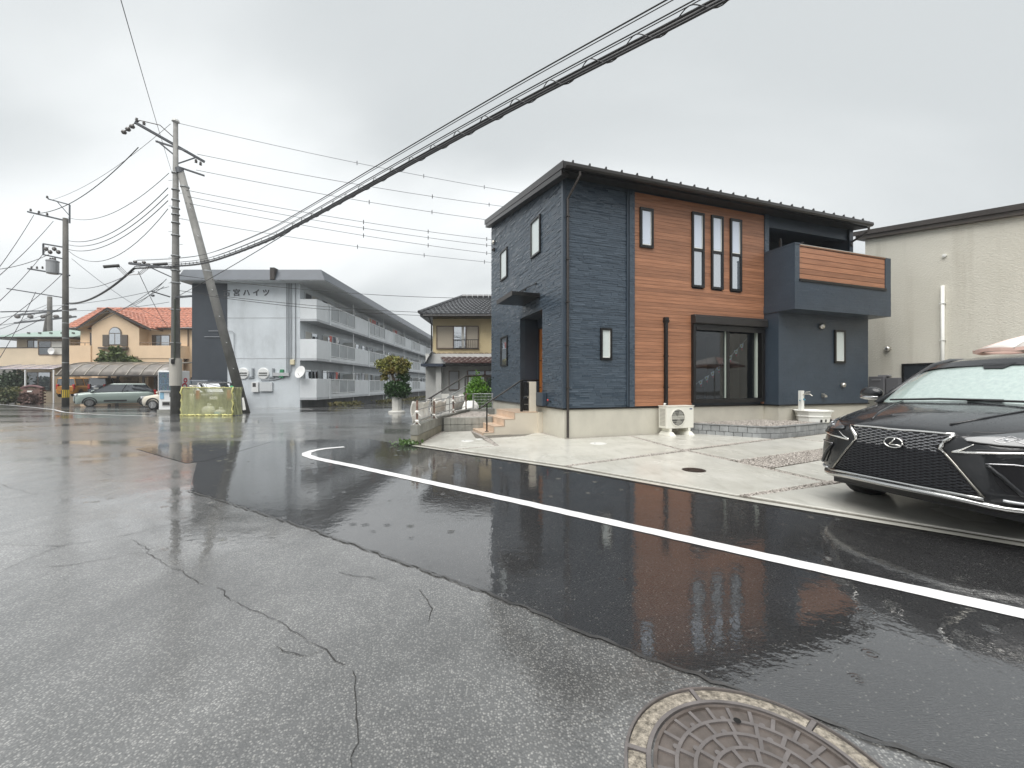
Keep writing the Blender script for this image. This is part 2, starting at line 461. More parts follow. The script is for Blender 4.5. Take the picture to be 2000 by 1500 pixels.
def fill(poly, dens, z, zj=.008):
    xs = [p[0] for p in poly]; ys = [p[1] for p in poly]
    a = (max(xs)-min(xs))*(max(ys)-min(ys))
    for _ in range(int(a*dens)):
        x, y = rg.uniform(min(xs),max(xs)), rg.uniform(min(ys),max(ys))
        if in_poly(x, y, poly): gp.append((x, y, z+rg.uniform(-.004, zj)))
def strip(a, b, wd, dens, z=.012):
    a, b = Vector(a), Vector(b); l = (b-a).length; s = Vector((-(b-a).y,(b-a).x)).normalized()
    for _ in range(int(l*wd*dens)):
        p = a.lerp(b, rg.random()) + s*rg.uniform(-wd/2, wd/2); gp.append((p.x, p.y, z+rg.uniform(-.004,.006)))
fill([(3.70,6.85),(3.95,6.25),(5.5,7.10),(8.6,8.7),(6.95,8.8),(6.3,8.2)], 2600, .014)
for a, b_, wd in (((.85,6.40),(3.30,7.90),.10), ((3.32,7.97),(6.05,9.55),.10), ((3.36,7.95),(3.68,6.9),.11), ((3.70,6.7),(4.12,5.36),.11), ((3.28,8.0),(2.9,10.15),.10),
                ((2.66,4.70),(4.14,5.34),.11), ((4.14,5.34),(6.8,6.5),.11), ((6.94,8.88),(6.66,9.80),.09), ((-1.1,8.02),(-.31,8.46),.10), ((-.31,8.46),(-.6,9.6),.12), ((-.6,9.6),(.3,10.1),.08),
                ((1.2,9.48),(4.9,10.76),.12), ((-1.9,8.72),(-1.86,11.0),.12), ((1.17,9.62),(.75,10.9),.10), ((-1.1,11.2),(-.6,9.7),.08)):
    strip(a, b_, wd, 3400)
V, Fc = stones(gp, .009, .020, 11)
np_mesh('gravel_joints', V, Fc, GRAVEL, apron, 'stuff')

# round covers in the apron
IRON = M('cast_iron', (.075,.070,.068), .45, .3, var=.25, vs=12, bs=160, bst=.3, bd=.003, coat=.4)
def lid(x, y, r, mat, label, nm='inspection_cover'):
    t_ = thing(nm, label, 'inspection cover', (x,y,.022), 0)
    mb = MB(); mb.lathe([(r*1.12,-.03),(r*1.12,.003),(r*1.03,.004),(r*1.03,-.03)], n=36); mb.build('rim', mat, t_)
    mb = MB(); mb.lathe([(r,-.03),(r,.005),(r-.008,.008),(0.0,.009)], n=36); mb.build('lid_plate', mat, t_, smooth=False)
    mb = MB(); mb.box(-r*.55,-r*.35,-.012,.012,.008,.012); mb.build('lift_slot', M('black_plastic',(.02,.02,.02),.4), t_)
    return t_
WLID = M('white_lid', (.72,.72,.70), .35, coat=.4)
lid(-1.0, 9.2, .13, WLID, 'larger white round inspection cover on the slab below the entrance steps')
lid(-.76, 9.50, .075, WLID, 'small white round inspection cover at the foot of the entrance steps')
lid(1.85, 8.80, .16, WLID, 'white round inspection cover in front of the navy corner wall')
lid(2.70, 6.08, .15, M('dark_lid', (.030,.020,.016), .5, .3, bs=90, bst=.4), 'dark brown round manhole cover in the pale concrete apron', 'manhole_cover')

# cast iron street manhole with its ring of worn concrete, nearest to the camera
mh = thing('street_manhole', 'round cast iron street manhole with cell pattern and worn concrete collar', 'manhole', (.815,1.30,.002))
RUST = M('iron_plate', (.15,.135,.13), .42, .25, var=.25, vs=10, bs=220, bst=.35, bd=.002, coat=.5)
RUSTD = M('iron_recess', (.105,.088,.078), .5, .2, var=.35, vs=14, bs=150, bst=.5, bd=.002, coat=.3)
COLLAR, t, b = new_mat('collar_concrete')
c = ramp(t, noise(t, 55, 3, .7), .34, (.10,.088,.070), .70, (.40,.355,.29))
t.links.new(c, b.inputs['Base Color']); b.inputs['Roughness'].default_value = .55; b.inputs['Coat Weight'].default_value = .3
bump(t, b, noise(t, 75, 3, .7), .9, .008)
mb = MB(); mb.lathe([(.422,-.05),(.422,.010),(.412,.012),(.410,-.05)], n=72); mb.build('outer_rim', RUST, mh)
mb = MB(); mb.lathe([(.352,-.05),(.352,.012),(.338,.012),(.336,-.05)], n=72); mb.build('inner_rim', RUST, mh)
for k in range(6):
    a = R(38+60*k); mb = MB(); mb.bar((.349*math.cos(a),.349*math.sin(a),.004),(.414*math.cos(a),.414*math.sin(a),.004),.016,.014); mb.build('collar_rib', RUST, mh)
    a0, a1 = a+.03, a+R(60)-.03
    mb = MB(); mb.lathe([(.354,-.03),(.354,.006),(.372,.008),(.395,.007),(.409,.004),(.409,-.03)], n=14, a0=a0, a1=a1); mb.build('collar_segment', COLLAR, mh, smooth=False)
mb = MB(); mb.lathe([(.330,-.05),(.330,.010),(.318,.011),(.316,.002),(0,.002)], n=72); mb.build('cover_plate', RUSTD, mh)
def cell(r0, r1, a0, a1, z0, z1, notch):
    n = 5; pts = []
    for i in range(n+1):
        a = a0+(a1-a0)*i/n; pts.append((r1*math.cos(a), r1*math.sin(a)))
    for i in range(n,-1,-1):
        a = a0+(a1-a0)*i/n; rr = r0 + (notch if i in (2,3) else 0)
        pts.append((rr*math.cos(a), rr*math.sin(a)))
    mb = MB(); mb.prism(pts, z0, z1); return mb
# raised ribs between the sunken cells: rings and spokes
for r0, r1 in ((.252,.264),(.196,.208),(.140,.152),(.082,.094)):
    mb = MB(); mb.lathe([(r0,.001),(r0,.0095),(r1,.0095),(r1,.001)], n=60); mb.build('rib_ring', RUST, mh)
for (r0, r1, n, off) in ((.264,.318,26,0),(.208,.252,18,.12),(.152,.196,15,.3),(.094,.140,11,.1)):
    for k in range(n):
        a = 2*math.pi*k/n+off
        mb = MB(); mb.bar((r0*math.cos(a),r0*math.sin(a),.005),(r1*math.cos(a),r1*math.sin(a),.005),.013,.009); mb.build('rib', RUST, mh)
        if k % 2 == 0:
            a += math.pi/n; mb = MB(); mb.lathe([(.010,.001),(.010,.0085),(0,.0085)], c=((r0+.004)*math.cos(a),(r0+.004)*math.sin(a),0), n=8); mb.build('rib_boss', RUST, mh)
mb = MB(); mb.lathe([(.060,.001),(.060,.010),(.048,.010),(.048,.004),(0,.004)], n=30); mb.build('centre_ring', RUST, mh)
mb = MB(); mb.lathe([(.013,.0105),(0,.0107)], c=(.045,.255,0), n=14); mb.build('key_hole', M('black_hole',(.003,.003,.003),.9), mh)
mh.scale = (1.05,1.05,1)
# ================================================================== NEW NAVY HOUSE (x along the street front, y into the plot)
HO = (1.197, 9.576, 0); HR = R(19.2)
house = thing('navy_house', 'new two-storey navy house with wood-look front panel and corner balcony', 'house', HO, HR)
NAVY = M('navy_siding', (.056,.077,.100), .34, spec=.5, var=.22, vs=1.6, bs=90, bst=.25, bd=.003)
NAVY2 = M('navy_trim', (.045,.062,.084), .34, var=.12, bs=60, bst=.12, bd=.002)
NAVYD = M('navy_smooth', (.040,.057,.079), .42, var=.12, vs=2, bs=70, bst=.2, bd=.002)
NAVYC, t, b = new_mat('navy_split_stone')
gi = t.nodes.new('ShaderNodeNewGeometry').outputs['Random Per Island']
t.links.new(mixc(t, gi, (.046,.065,.088), (.070,.095,.124)), b.inputs['Base Color'])
t.links.new(ramp(t, gi, 0., .24, 1., .48), b.inputs['Roughness'])
bump(t, b, noise(t, 60, 4, .7, stretch=(.5,.5,2)), .4, .004)
BLACKM = M('black_aluminium', (.012,.0115,.0115), .32, .2, var=.1)
BROWNM = M('dark_brown_metal', (.060,.052,.048), .36, .35, var=.12)
RTRIM = M('roof_trim', (.034,.031,.030), .34, .3, var=.12)
FOUND = M('foundation_mortar', (.56,.535,.46), .6, var=.08, vs=1.5, bs=55, bst=.22, bd=.004, dirt=.25, coat=.15)
WHITEP = M('white_plastic', (.78,.78,.74), .35, var=.04)
STEEL = M('satin_steel', (.62,.60,.55), .28, .9)
WOOD, t, b = new_mat('wood_look_siding')
f = noise(t, 5, 6, .65, stretch=(.35,.35,5))
c = ramp(t, f, .3, (.262,.117,.062), .72, (.42,.198,.110))
oi = t.nodes.new('ShaderNodeObjectInfo')
vv = t.nodes.new('ShaderNodeVectorMath'); vv.operation = 'SCALE'
t.links.new(c, vv.inputs[0]); t.links.new(math_(t,'ADD',math_(t,'MULTIPLY',oi.outputs['Random'],.34),.83), vv.inputs['Scale'])
t.links.new(vv.outputs[0], b.inputs['Base Color']); b.inputs['Roughness'].default_value = .45
bump(t, b, noise(t, 26, 5, .7, stretch=(.5,.5,6)), .25, .003)
DOORW = M('door_wood', (.46,.16,.035), .35, var=.2, vs=6, stretch=(1,1,.2))

def glass_mat(name, tint, mirror, rough=.015, trans=0.):
    """window glass: mirror film over a dark or curtained room; trans lets you look in"""
    m, t, b = new_mat(name)
    t.nodes.remove(b)
    out = [n for n in t.nodes if n.type == 'OUTPUT_MATERIAL'][0]
    gl = t.nodes.new('ShaderNodeBsdfGlossy'); gl.inputs['Roughness'].default_value = rough; gl.inputs['Color'].default_value = (.93,.96,1,1)
    if trans:
        d = t.nodes.new('ShaderNodeBsdfTransparent'); d.inputs['Color'].default_value = tuple(tint)+(1,)
    else:
        d = t.nodes.new('ShaderNodeBsdfDiffuse'); d.inputs['Color'].default_value = tuple(tint)+(1,)
    fr = t.nodes.new('ShaderNodeFresnel'); fr.inputs['IOR'].default_value = 1.5
    fac = math_(t, 'MINIMUM', math_(t, 'ADD', fr.outputs[0], mirror), 1.)
    mx = t.nodes.new('ShaderNodeMixShader')
    t.links.new(fac, mx.inputs[0]); t.links.new(d.outputs[0], mx.inputs[1]); t.links.new(gl.outputs[0], mx.inputs[2])
    t.links.new(mx.outputs[0], out.inputs[0])
    return m
G_SKY = glass_mat('glass_curtained', (.60,.66,.78), .22)  # pale curtains, with the sky's reflection put into the blue-white diffuse colour
G_MIR = glass_mat('glass_mirror', (.13,.15,.17), .45)
G_PALE = glass_mat('glass_frosted', (.62,.68,.66), .08, .25)
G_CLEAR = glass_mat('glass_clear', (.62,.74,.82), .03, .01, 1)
G_DARK = glass_mat('glass_dark', (.03,.035,.04), .12)

def roof_z(y): return 6.26 + .1735*(y+.42)
def wtop(y): return roof_z(y) - .20

# foundation, with the step forward under the right-hand part
f1 = MB().prism([(.02,.0),(6.32,.0),(6.32,-.44),(10.0,-.44),(10.0,5.9),(.02,5.9)], -.06, .70); f1.build('foundation', FOUND, house)
mb = MB(); mb.box(.0,.001,2.0,2.006,0,.69); mb.build('foundation_joint', M('joint_grey',(.2,.19,.17),.7), house)
mb = MB(); mb.prism([(-.02,-.025),(6.28,-.025),(6.28,-.485),(10.04,-.485),(10.04,5.92),(-.02,5.92)], .695, .73); mb.build('base_flashing', BLACKM, house)

# walls (solid, openings left free)
TH = .16
def wallprism(poly, x0, x1, name='wall', mat=NAVY): return MB().prism(poly, x0, x1, 'x').build(name, mat, house)
DY0, DY1, DZ = 1.22, 2.89, 3.26
wallprism([(0.0,.73),(DY0,.73),(DY0,wtop(DY0)),(0.0,wtop(0))], 0, TH)
wallprism([(DY1,.70),(5.95,.70),(5.95,wtop(5.95)),(DY1,wtop(DY1))], 0, TH)
wallprism([(DY0,DZ),(DY1,DZ),(DY1,wtop(DY1)),(DY0,wtop(DY0))], 0, TH)
# entrance recess
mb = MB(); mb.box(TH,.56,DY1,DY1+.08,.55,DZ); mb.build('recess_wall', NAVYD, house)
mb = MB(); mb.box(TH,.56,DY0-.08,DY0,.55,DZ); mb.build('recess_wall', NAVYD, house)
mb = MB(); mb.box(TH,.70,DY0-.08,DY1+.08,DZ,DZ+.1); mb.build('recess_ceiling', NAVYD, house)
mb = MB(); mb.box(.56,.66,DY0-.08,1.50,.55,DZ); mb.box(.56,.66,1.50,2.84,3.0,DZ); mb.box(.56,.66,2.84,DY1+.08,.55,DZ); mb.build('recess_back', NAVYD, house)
door = MB().box(.585,.63,1.55,2.79,.60,2.95).build('entrance_door', DOORW, house, bevel=.004)
MB().box(.565,.60,1.50,1.55,.57,3.0).box(.565,.60,2.79,2.84,.57,3.0).box(.565,.60,1.55,2.79,2.95,3.0).build('door_frame', BLACKM, door)
mb = MB(); mb.tube([(.50,2.64,1.1),(.50,2.64,2.1)], .014, 8); mb.bar((.585,2.64,1.2),(.50,2.64,1.2),.016); mb.bar((.585,2.64,2.0),(.50,2.64,2.0),.016); mb.build('handle', BLACKM, door)
for k in range(3): MB().box(.578,.584,1.65+.3*k,1.66+.3*k,.7,2.85).build('door_groove', BLACKM, door)
# front walls
mb = MB(); mb.box(TH,1.80,0,TH,.73,wtop(0)); mb.build('wall', NAVY, house)
SW0, SW1, SZ0, SZ1 = 3.80, 6.14, .86, 2.90      # sliding door opening
mb = MB(); mb.box(1.80,SW0,0.012,TH,.73,wtop(0)); mb.build('wall', NAVYD, house)
mb = MB(); mb.box(SW1,6.30,0.012,TH,.73,SZ1); mb.build('wall', NAVYD, house)
mb = MB(); mb.box(SW0,6.30,0.012,TH,SZ1,wtop(0)); mb.build('wall', NAVYD, house)
mb = MB(); mb.box(SW0,SW1,0.012,TH,.73,SZ0); mb.build('wall', NAVYD, house)
LY = -.46
mb = MB(); mb.box(6.30,6.46,LY,.8,.73,3.30); mb.build('wall', NAVYD, house)
mb = MB(); mb.box(6.46,10.02,LY,LY+TH,.73,3.30); mb.build('wall', NAVYD, house)
mb = MB(); mb.prism([(LY+TH,.73),(5.95,.73),(5.95,wtop(5.95)),(LY+.42,wtop(LY+.42)),(LY+.42,3.3),(LY+TH,3.3)], 9.86, 10.02, 'x'); mb.build('wall', NAVYD, house)
mb = MB(); mb.box(TH,9.86,5.79,5.95,.73,wtop(5.79)-.02); mb.build('wall', NAVYD, house)
mb = MB(); mb.box(6.46,9.86,1.25,1.40,3.3,wtop(1.25)); mb.build('wall', NAVYD, house)
mb = MB(); mb.box(6.30,6.46,TH,1.25,3.3,wtop(0)); mb.build('wall', NAVYD, house)
mb = MB(); mb.box(6.46,9.86,.02,.20,5.80,wtop(0)); mb.build('loggia_beam', NAVYD, house)
mb = MB(); mb.box(6.46,9.86,.20,1.25,5.98,6.02); mb.build('loggia_ceiling', NAVYD, house)
# split-stone courses of the navy siding: thousands of thin strips, joined per face
def courses(name, P, u0, u1, z0, zt, holes, ch=.046, dmax=.013, lmin=.10, lmax=.38, seed=1, mat=None):
    mat = mat or NAVYC
    r = random.Random(seed); mb = MB(); z = z0
    while z < zt(u0 if zt(u0) > zt(u1) else u1):
        h = ch*r.choice((.5,1,1,1)); u = u0 - r.uniform(0,.3)
        while u < u1:
            l = r.uniform(lmin,lmax); a, b_ = max(u,u0), min(u+l-.003,u1); u += l
            if b_-a < .03: continue
            if z+h > min(zt(a),zt(b_)): continue
            segs = [(a,b_)]
            for (h0,h1,g0,g1) in holes:
                if z+h > g0 and z < g1:
                    ns = []
                    for (p,q) in segs:
                        if q <= h0 or p >= h1: ns.append((p,q)); continue
                        if p < h0: ns.append((p,h0))
                        if q > h1: ns.append((h1,q))
                    segs = ns
            for p, q in segs:
                if q-p < .02: continue
                d0 = r.uniform(.002,dmax); d1 = max(.0008, d0-(r.uniform(.005,.011) if r.random() < .3 else r.uniform(0,.003)))
                zz = z+h-.004
                A = [P(p,z,0),P(q,z,0),P(q,zz,0),P(p,zz,0)]
                B = [P(p,z,d0),P(q,z,d0),P(q,zz,d1),P(p,zz,d1)]
                o = len(mb.v); mb.v += A+B
                mb.f += [(o+4,o+5,o+6,o+7),(o,o+1,o+5,o+4),(o+1,o+2,o+6,o+5),(o+2,o+3,o+7,o+6),(o+3,o,o+4,o+7)]
        z += h
    return mb.build(name, mat, house, kind='stuff')
PL = lambda u,z,d: (-d,u,z)
PF = lambda u,z,d: (u,-d,z)
win_left = [(1.31,1.97,4.785,5.79),(4.06,4.78,4.815,5.80),(4.04,4.74,1.90,2.89)]
hl = [(a-.01,b_+.01,c_-.01,d_+.01) for a,b_,c_,d_ in win_left] + [(DY0-.005,DY1+.005,0,DZ+.005)]
courses('stone_courses', PL, .075, 5.95, .735, wtop, hl, seed=2)
courses('stone_courses', PF, .075, 1.765, .735, lambda u: wtop(0)-.02, [(.97,1.32,1.87,2.67)], seed=3)
PR = lambda u,z,d: (u,LY-d,z)
courses('stone_courses', PR, 6.30, 10.02, .735, lambda u: 3.28, [(8.46,8.98,1.86,2.92)], dmax=.004, seed=4, mat=NAVYD)
courses('stone_courses', lambda u,z,d: (6.30-d,u,z), LY, .0, .735, lambda u: 3.28, [], dmax=.004, seed=5, mat=NAVYD)
# corner trims and pilasters
MB().box(-.022,.07,-.022,.07,.73,wtop(0)-.01).build('corner_trim', NAVY2, house, bevel=.004)
courses('pilaster_courses', lambda u,z,d: (u,-.05-d,z), 1.79, 1.94, .735, lambda u: wtop(0)-.02, [], ch=.05, dmax=.006, lmin=.08, lmax=.16, seed=6)
MB().box(1.79,1.945,-.05,.012,.73,wtop(0)-.01).build('pilaster', NAVY2, house)
MB().box(6.30,6.46,-.05,TH,3.3,wtop(0)-.01).build('pilaster', NAVY2, house)
courses('pilaster_courses', lambda u,z,d: (u,-.05-d,z), 6.30, 6.46, 3.32, lambda u: wtop(0)-.02, [], ch=.05, dmax=.006, lmin=.08, lmax=.16, seed=8)
MB().box(9.86,10.03,-.05,.1,4.9,wtop(0)-.01).build('pilaster', NAVY2, house)
# horizontal wood-look boards, one object per board length
bholes = [(2.097,2.501,4.72,5.72),(3.718,4.131,3.85,5.83),(4.369,4.783,3.85,5.83),(5.027,5.44,3.85,5.83),(3.72,6.225,.79,3.11)]
z, bh = .745, .0905
while z < wtop(0)-.06:
    z1 = min(z+bh-.0045, wtop(0)-.02); segs = [(1.948,6.297)]
    for (h0,h1,g0,g1) in bholes:
        if z1 > g0+.02 and z < g1-.02:
            ns = []
            for p,q in segs:
                if q <= h0 or p >= h1: ns.append((p,q)); continue
                if p < h0: ns.append((p,h0+.02))
                if q > h1: ns.append((h1-.02,q))
            segs = ns
    for p,q in segs:
        MB().hexa([(p,.012,z),(q,.012,z),(q,-.024,z),(p,-.024,z)], [(p,.012,z1),(q,.012,z1),(q,-.022,z1),(p,-.022,z1)]).build('siding_board', WOOD, house)
    z += bh

# windows: proud aluminium frames with a pane set back, as on the house
def window(P, u0, u1, z0, z1, pane, fr=.05, fm=BLACKM, trans=None, proud=.05, parent=house, inner=None, panes=None):
    mb = MB()
    def bx(a,b_,c_,d_,e,f_):
        p, q = P(a,c_,e), P(b_,d_,f_)
        mb.box(min(p[0],q[0]),max(p[0],q[0]),min(p[1],q[1]),max(p[1],q[1]),min(p[2],q[2]),max(p[2],q[2]))
    bx(u0,u1,z0,z0+fr,-.01,proud); bx(u0,u1,z1-fr,z1,-.01,proud)
    bx(u0,u0+fr,z0+fr,z1-fr,-.01,proud-.002); bx(u1-fr,u1,z0+fr,z1-fr,-.01,proud-.002)
    if trans: bx(u0+fr,u1-fr,trans-.035,trans+.035,-.01,proud-.004)
    fo = mb.build('window', fm, parent, bevel=.003)
    def pn(a,b_,c_,d_,mat):
        m2 = MB(); p, q = P(a,c_,.005), P(b_,d_,.018)
        m2.box(min(p[0],q[0]),max(p[0],q[0]),min(p[1],q[1]),max(p[1],q[1]),min(p[2],q[2]),max(p[2],q[2])); m2.build('pane', mat, fo)
    if trans:
        pn(u0+fr,u1-fr,trans+.035,z1-fr,panes[1]); pn(u0+fr,u1-fr,z0+fr,trans-.035,panes[0])
    else: pn(u0+fr,u1-fr,z0+fr,z1-fr,pane)
    if inner:
        m3 = MB(); s = .03
        lo = trans+.035 if trans else z0+fr
        for a,b_,c_,d_ in ((u0+fr,u1-fr,lo,lo+s),(u1-fr-s*.7,u1-fr,lo,z1-fr)):
            p, q = P(a,c_,.016), P(b_,d_,.03)
            m3.box(min(p[0],q[0]),max(p[0],q[0]),min(p[1],q[1]),max(p[1],q[1]),min(p[2],q[2]),max(p[2],q[2]))
        m3.build('inner_frame', inner, fo)
    return fo
PFw = lambda u,z,d: (u,-.02-d,z)
CREAMF = M('pale_sash', (.75,.76,.72), .4)
window(PFw, 2.097,2.501,4.72,5.72, G_SKY, .065, inner=CREAMF)
for a,b_ in ((3.718,4.131),(4.369,4.783),(5.027,5.44)):
    window(PFw, a,b_,3.85,5.83, None, .06, trans=4.84, panes=(G_MIR,G_SKY), inner=CREAMF)
window(PF, .986,1.301,1.885,2.655, G_PALE, .05, inner=CREAMF)
window(PR, 8.498,8.959,1.91,2.88, G_PALE, .06, inner=CREAMF)
window(PL, 1.31,1.97,4.785,5.79, G_PALE, .05)
window(PL, 4.06,4.78,4.815,5.80, G_PALE, .05)
window(PL, 4.04,4.74,1.90,2.89, G_MIR, .05)
window(lambda u,z,d: (u,1.25-d,z), 6.62,8.95,3.55,5.25, G_SKY, .05)
# shutter window with its roller box; you look into the living room
mb = MB()
mb.box(3.715,3.80,-.11,.10,.80,2.88); mb.box(6.14,6.225,-.11,.10,.80,2.88); mb.box(3.80,6.14,-.11,.10,.80,.90); mb.box(3.80,6.14,-.09,.10,2.80,2.88)
sw = mb.build('shutter_window', BLACKM, house, bevel=.004)
MB().prism([(-.03,2.88),(-.19,2.88),(-.20,2.90),(-.20,3.06),(-.15,3.12),(-.03,3.12)], 3.70, 6.24, 'x').build('shutter_box', RTRIM, sw, bevel=.006)
MB().box(3.80,6.14,-.125,-.112,2.72,2.80).build('shutter_edge', BLACKM, sw)
MB().box(4.90,4.99,-.06,.05,.90,2.80).build('mullion', BLACKM, sw)
MB().box(4.872,4.899,-.03,.03,.92,2.78).build('sash_edge', M('sash_green',(.42,.47,.42),.5), sw)
MB().box(6.00,6.05,-.03,.03,.92,2.78).build('sash_edge', M('sash_green',(.42,.47,.42),.5), sw)
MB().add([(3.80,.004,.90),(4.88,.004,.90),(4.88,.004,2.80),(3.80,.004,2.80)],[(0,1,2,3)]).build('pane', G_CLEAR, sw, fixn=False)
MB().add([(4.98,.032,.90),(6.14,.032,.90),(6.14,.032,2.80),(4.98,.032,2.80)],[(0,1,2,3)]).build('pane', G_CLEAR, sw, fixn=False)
# living room behind the glass
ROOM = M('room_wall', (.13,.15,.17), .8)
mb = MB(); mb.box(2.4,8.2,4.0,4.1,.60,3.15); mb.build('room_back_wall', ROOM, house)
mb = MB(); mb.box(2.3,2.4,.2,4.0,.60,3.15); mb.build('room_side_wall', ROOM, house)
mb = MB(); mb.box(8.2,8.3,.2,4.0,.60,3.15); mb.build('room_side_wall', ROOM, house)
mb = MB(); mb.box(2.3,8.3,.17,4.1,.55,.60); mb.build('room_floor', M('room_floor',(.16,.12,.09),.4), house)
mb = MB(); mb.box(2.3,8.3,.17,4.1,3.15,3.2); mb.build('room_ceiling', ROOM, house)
# roof: low pitched sheet rising away from the street
RX0, RX1, RY0, RY1 = -.19, 10.14, -.42, 6.15
def rp(x, y, dz): return (x, y, roof_z(y)+dz)
mb = MB(); mb.hexa([rp(RX0,RY0,-.10),rp(RX1,RY0,-.10),rp(RX1,RY1,-.10),rp(RX0,RY1,-.10)], [rp(RX0,RY0,0),rp(RX1,RY0,0),rp(RX1,RY1,0),rp(RX0,RY1,0)])
roof = mb.build('roof', M('roof_sheet',(.045,.045,.047),.35,.4,var=.15), house)
mb = MB()
mb.hexa([rp(RX0+.02,RY0+.03,-.20),rp(RX1-.02,RY0+.03,-.20),rp(RX1-.02,RY1-.03,-.20),rp(RX0+.02,RY1-.03,-.20)],[rp(RX0+.02,RY0+.03,-.102),rp(RX1-.02,RY0+.03,-.102),rp(RX1-.02,RY1-.03,-.102),rp(RX0+.02,RY1-.03,-.102)])
mb.build('soffit', M('soffit_black',(.012,.012,.013),.6), roof)
for x0,x1,n in ((RX0-.025,RX0,'verge_board'),(RX1,RX1+.025,'verge_board')):
    mb = MB(); mb.hexa([rp(x0,RY0,-.145),rp(x1,RY0,-.145),rp(x1,RY1,-.145),rp(x0,RY1,-.145)],[rp(x0,RY0,.02),rp(x1,RY0,.02),rp(x1,RY1,.02),rp(x0,RY1,.02)]); mb.build(n, RTRIM, roof)
mb = MB(); mb.hexa([rp(RX0-.012,RY0+.1,-.27),rp(RX0+.17,RY0+.1,-.27),rp(RX0+.17,RY1-.1,-.27),rp(RX0-.012,RY1-.1,-.27)],[rp(RX0-.012,RY0+.1,-.15),rp(RX0+.17,RY0+.1,-.15),rp(RX0+.17,RY1-.1,-.15),rp(RX0-.012,RY1-.1,-.15)]); mb.build('verge_fascia', RTRIM, roof)
# gutter and snow guards
mb = MB()
mb.prism([(RY0-.11,6.20),(RY0-.12,6.13),(RY0-.09,6.09),(RY0-.02,6.09),(RY0-.005,6.11),(RY0-.005,6.22),(RY0-.012,6.22),(RY0-.018,6.115),(RY0-.03,6.10),(RY0-.085,6.10),(RY0-.108,6.135),(RY0-.10,6.20)], RX0, RX1+.02, 'x')
mb.build('gutter', M('gutter_dark',(.032,.029,.027),.35,.3), house)
for k in range(24):
    x = .05+k*.43
    mb = MB(); mb.prism([(RY0+.03,roof_z(RY0+.03)-.01),(RY0+.17,roof_z(RY0+.17)-.01),(RY0+.06,roof_z(RY0+.06)+.085),(RY0+.04,roof_z(RY0+.04)+.085)], x, x+.03, 'x'); mb.build('snow_guard', RTRIM, roof)
MB().box(RX0,RX1,RY0+.045,RY0+.06,roof_z(RY0+.05)+.012,roof_z(RY0+.05)+.03).build('snow_rail', RTRIM, roof)
mb = MB(); mb.tube([(.18,RY0-.06,6.06),(.18,RY0-.06,5.98),(.09,-.06,5.62),(.09,-.06,.05)], .03, 10); dp = mb.build('downpipe', BROWNM, house)
for z in (5.2,4.2,3.2,2.2,1.2): MB().box(.05,.13,-.10,-.02,z,z+.025).build('pipe_clip', BROWNM, dp)
mb = MB(); mb.tube([(10.02,RY0-.06,6.06),(10.02,RY0-.06,5.98),(10.0,RY0-.04,5.92),(9.92,-.06,5.72),(9.92,-.08,5.60)], .032, 10); mb.build('downpipe', BROWNM, house)
mb = MB(); mb.tube([(1.745,-.035,.75),(1.745,-.035,wtop(0)-.05)], .022, 8); mb.build('joint_cover', NAVY2, house)

# balcony box with its wood-look front
BX0, BX1, BY, BZ0, BZ1 = 6.28, 10.22, -.93, 3.28, 4.99
mb = MB(); mb.box(BX0,BX1,BY,1.24,BZ0,BZ0+.22); balc = mb.build('balcony', NAVY2, house)
MB().box(BX0,BX0+.16,BY+.16,-.052,BZ0+.22,BZ1).build('side_parapet', NAVYD, balc)
MB().box(BX1-.16,BX1,BY+.16,.4,BZ0+.22,BZ1).build('side_parapet', NAVYD, balc)
MB().box(BX0,BX1,BY,BY+.16,BZ0+.22,4.08).build('front_parapet', NAVYD, balc)
MB().box(BX0,6.455,BY,BY+.16,4.08,BZ1).build('front_parapet', NAVYD, balc)
MB().box(9.98,BX1,BY,BY+.16,4.08,BZ1).build('front_parapet', NAVYD, balc)
MB().box(6.455,9.98,BY+.045,BY+.16,4.08,4.96).build('front_parapet', NAVYD, balc)
MB().box(6.44,9.99,BY-.03,BY+.10,4.02,4.085).build('panel_sill', BLACKM, balc)
for k in range(6):
    z = 4.09+k*.143; MB().box(6.46,9.975,BY+.02,BY+.045,z,z+.133).build('panel_board', WOOD, balc, bevel=.003)
MB().box(6.44,9.99,BY+.0,BY+.17,4.955,4.985).build('panel_coping', M('coping_brown',(.22,.11,.06),.4), balc)
MB().box(BX0-.01,6.47,BY-.012,BY+.17,BZ1,BZ1+.035).build('parapet_coping', NAVY2, balc)
MB().box(BX0-.01,BX0+.17,BY+.17,-.055,BZ1,BZ1+.035).build('parapet_coping', NAVY2, balc)
courses('balcony_courses', lambda u,z,d: (u,BY-d,z), BX0, BX1, BZ0+.01, lambda u: 4.00, [], dmax=.005, seed=12, mat=NAVYD)
courses('balcony_courses', lambda u,z,d: (BX0-d,u,z), BY, -.06, BZ0+.01, lambda u: 4.98, [], dmax=.004, seed=13, mat=NAVYD)
courses('balcony_courses', lambda u,z,d: (u,BY-d,z), BX0, 6.45, 4.01, lambda u: 4.98, [], ch=.05, dmax=.006, lmin=.08, lmax=.16, seed=14, mat=NAVY)
mb = MB(); mb.tube([(6.44,BY+.08,5.03),(10.1,BY+.08,5.03)], .012, 8); mb.build('handrail', STEEL, balc)
lb = MB(); lb.box(6.52,6.56,-.35,-.30,4.6,5.35); lb.box(6.50,6.60,-.36,-.28,5.0,5.1); lb = lb.build('laundry_bracket', BLACKM, balc)
MB().bar((6.54,-.33,5.05),(6.80,-.80,5.12),.04).bar((6.54,-.33,4.95),(6.80,-.80,5.05),.02).build('bracket_arm', BLACKM, lb)

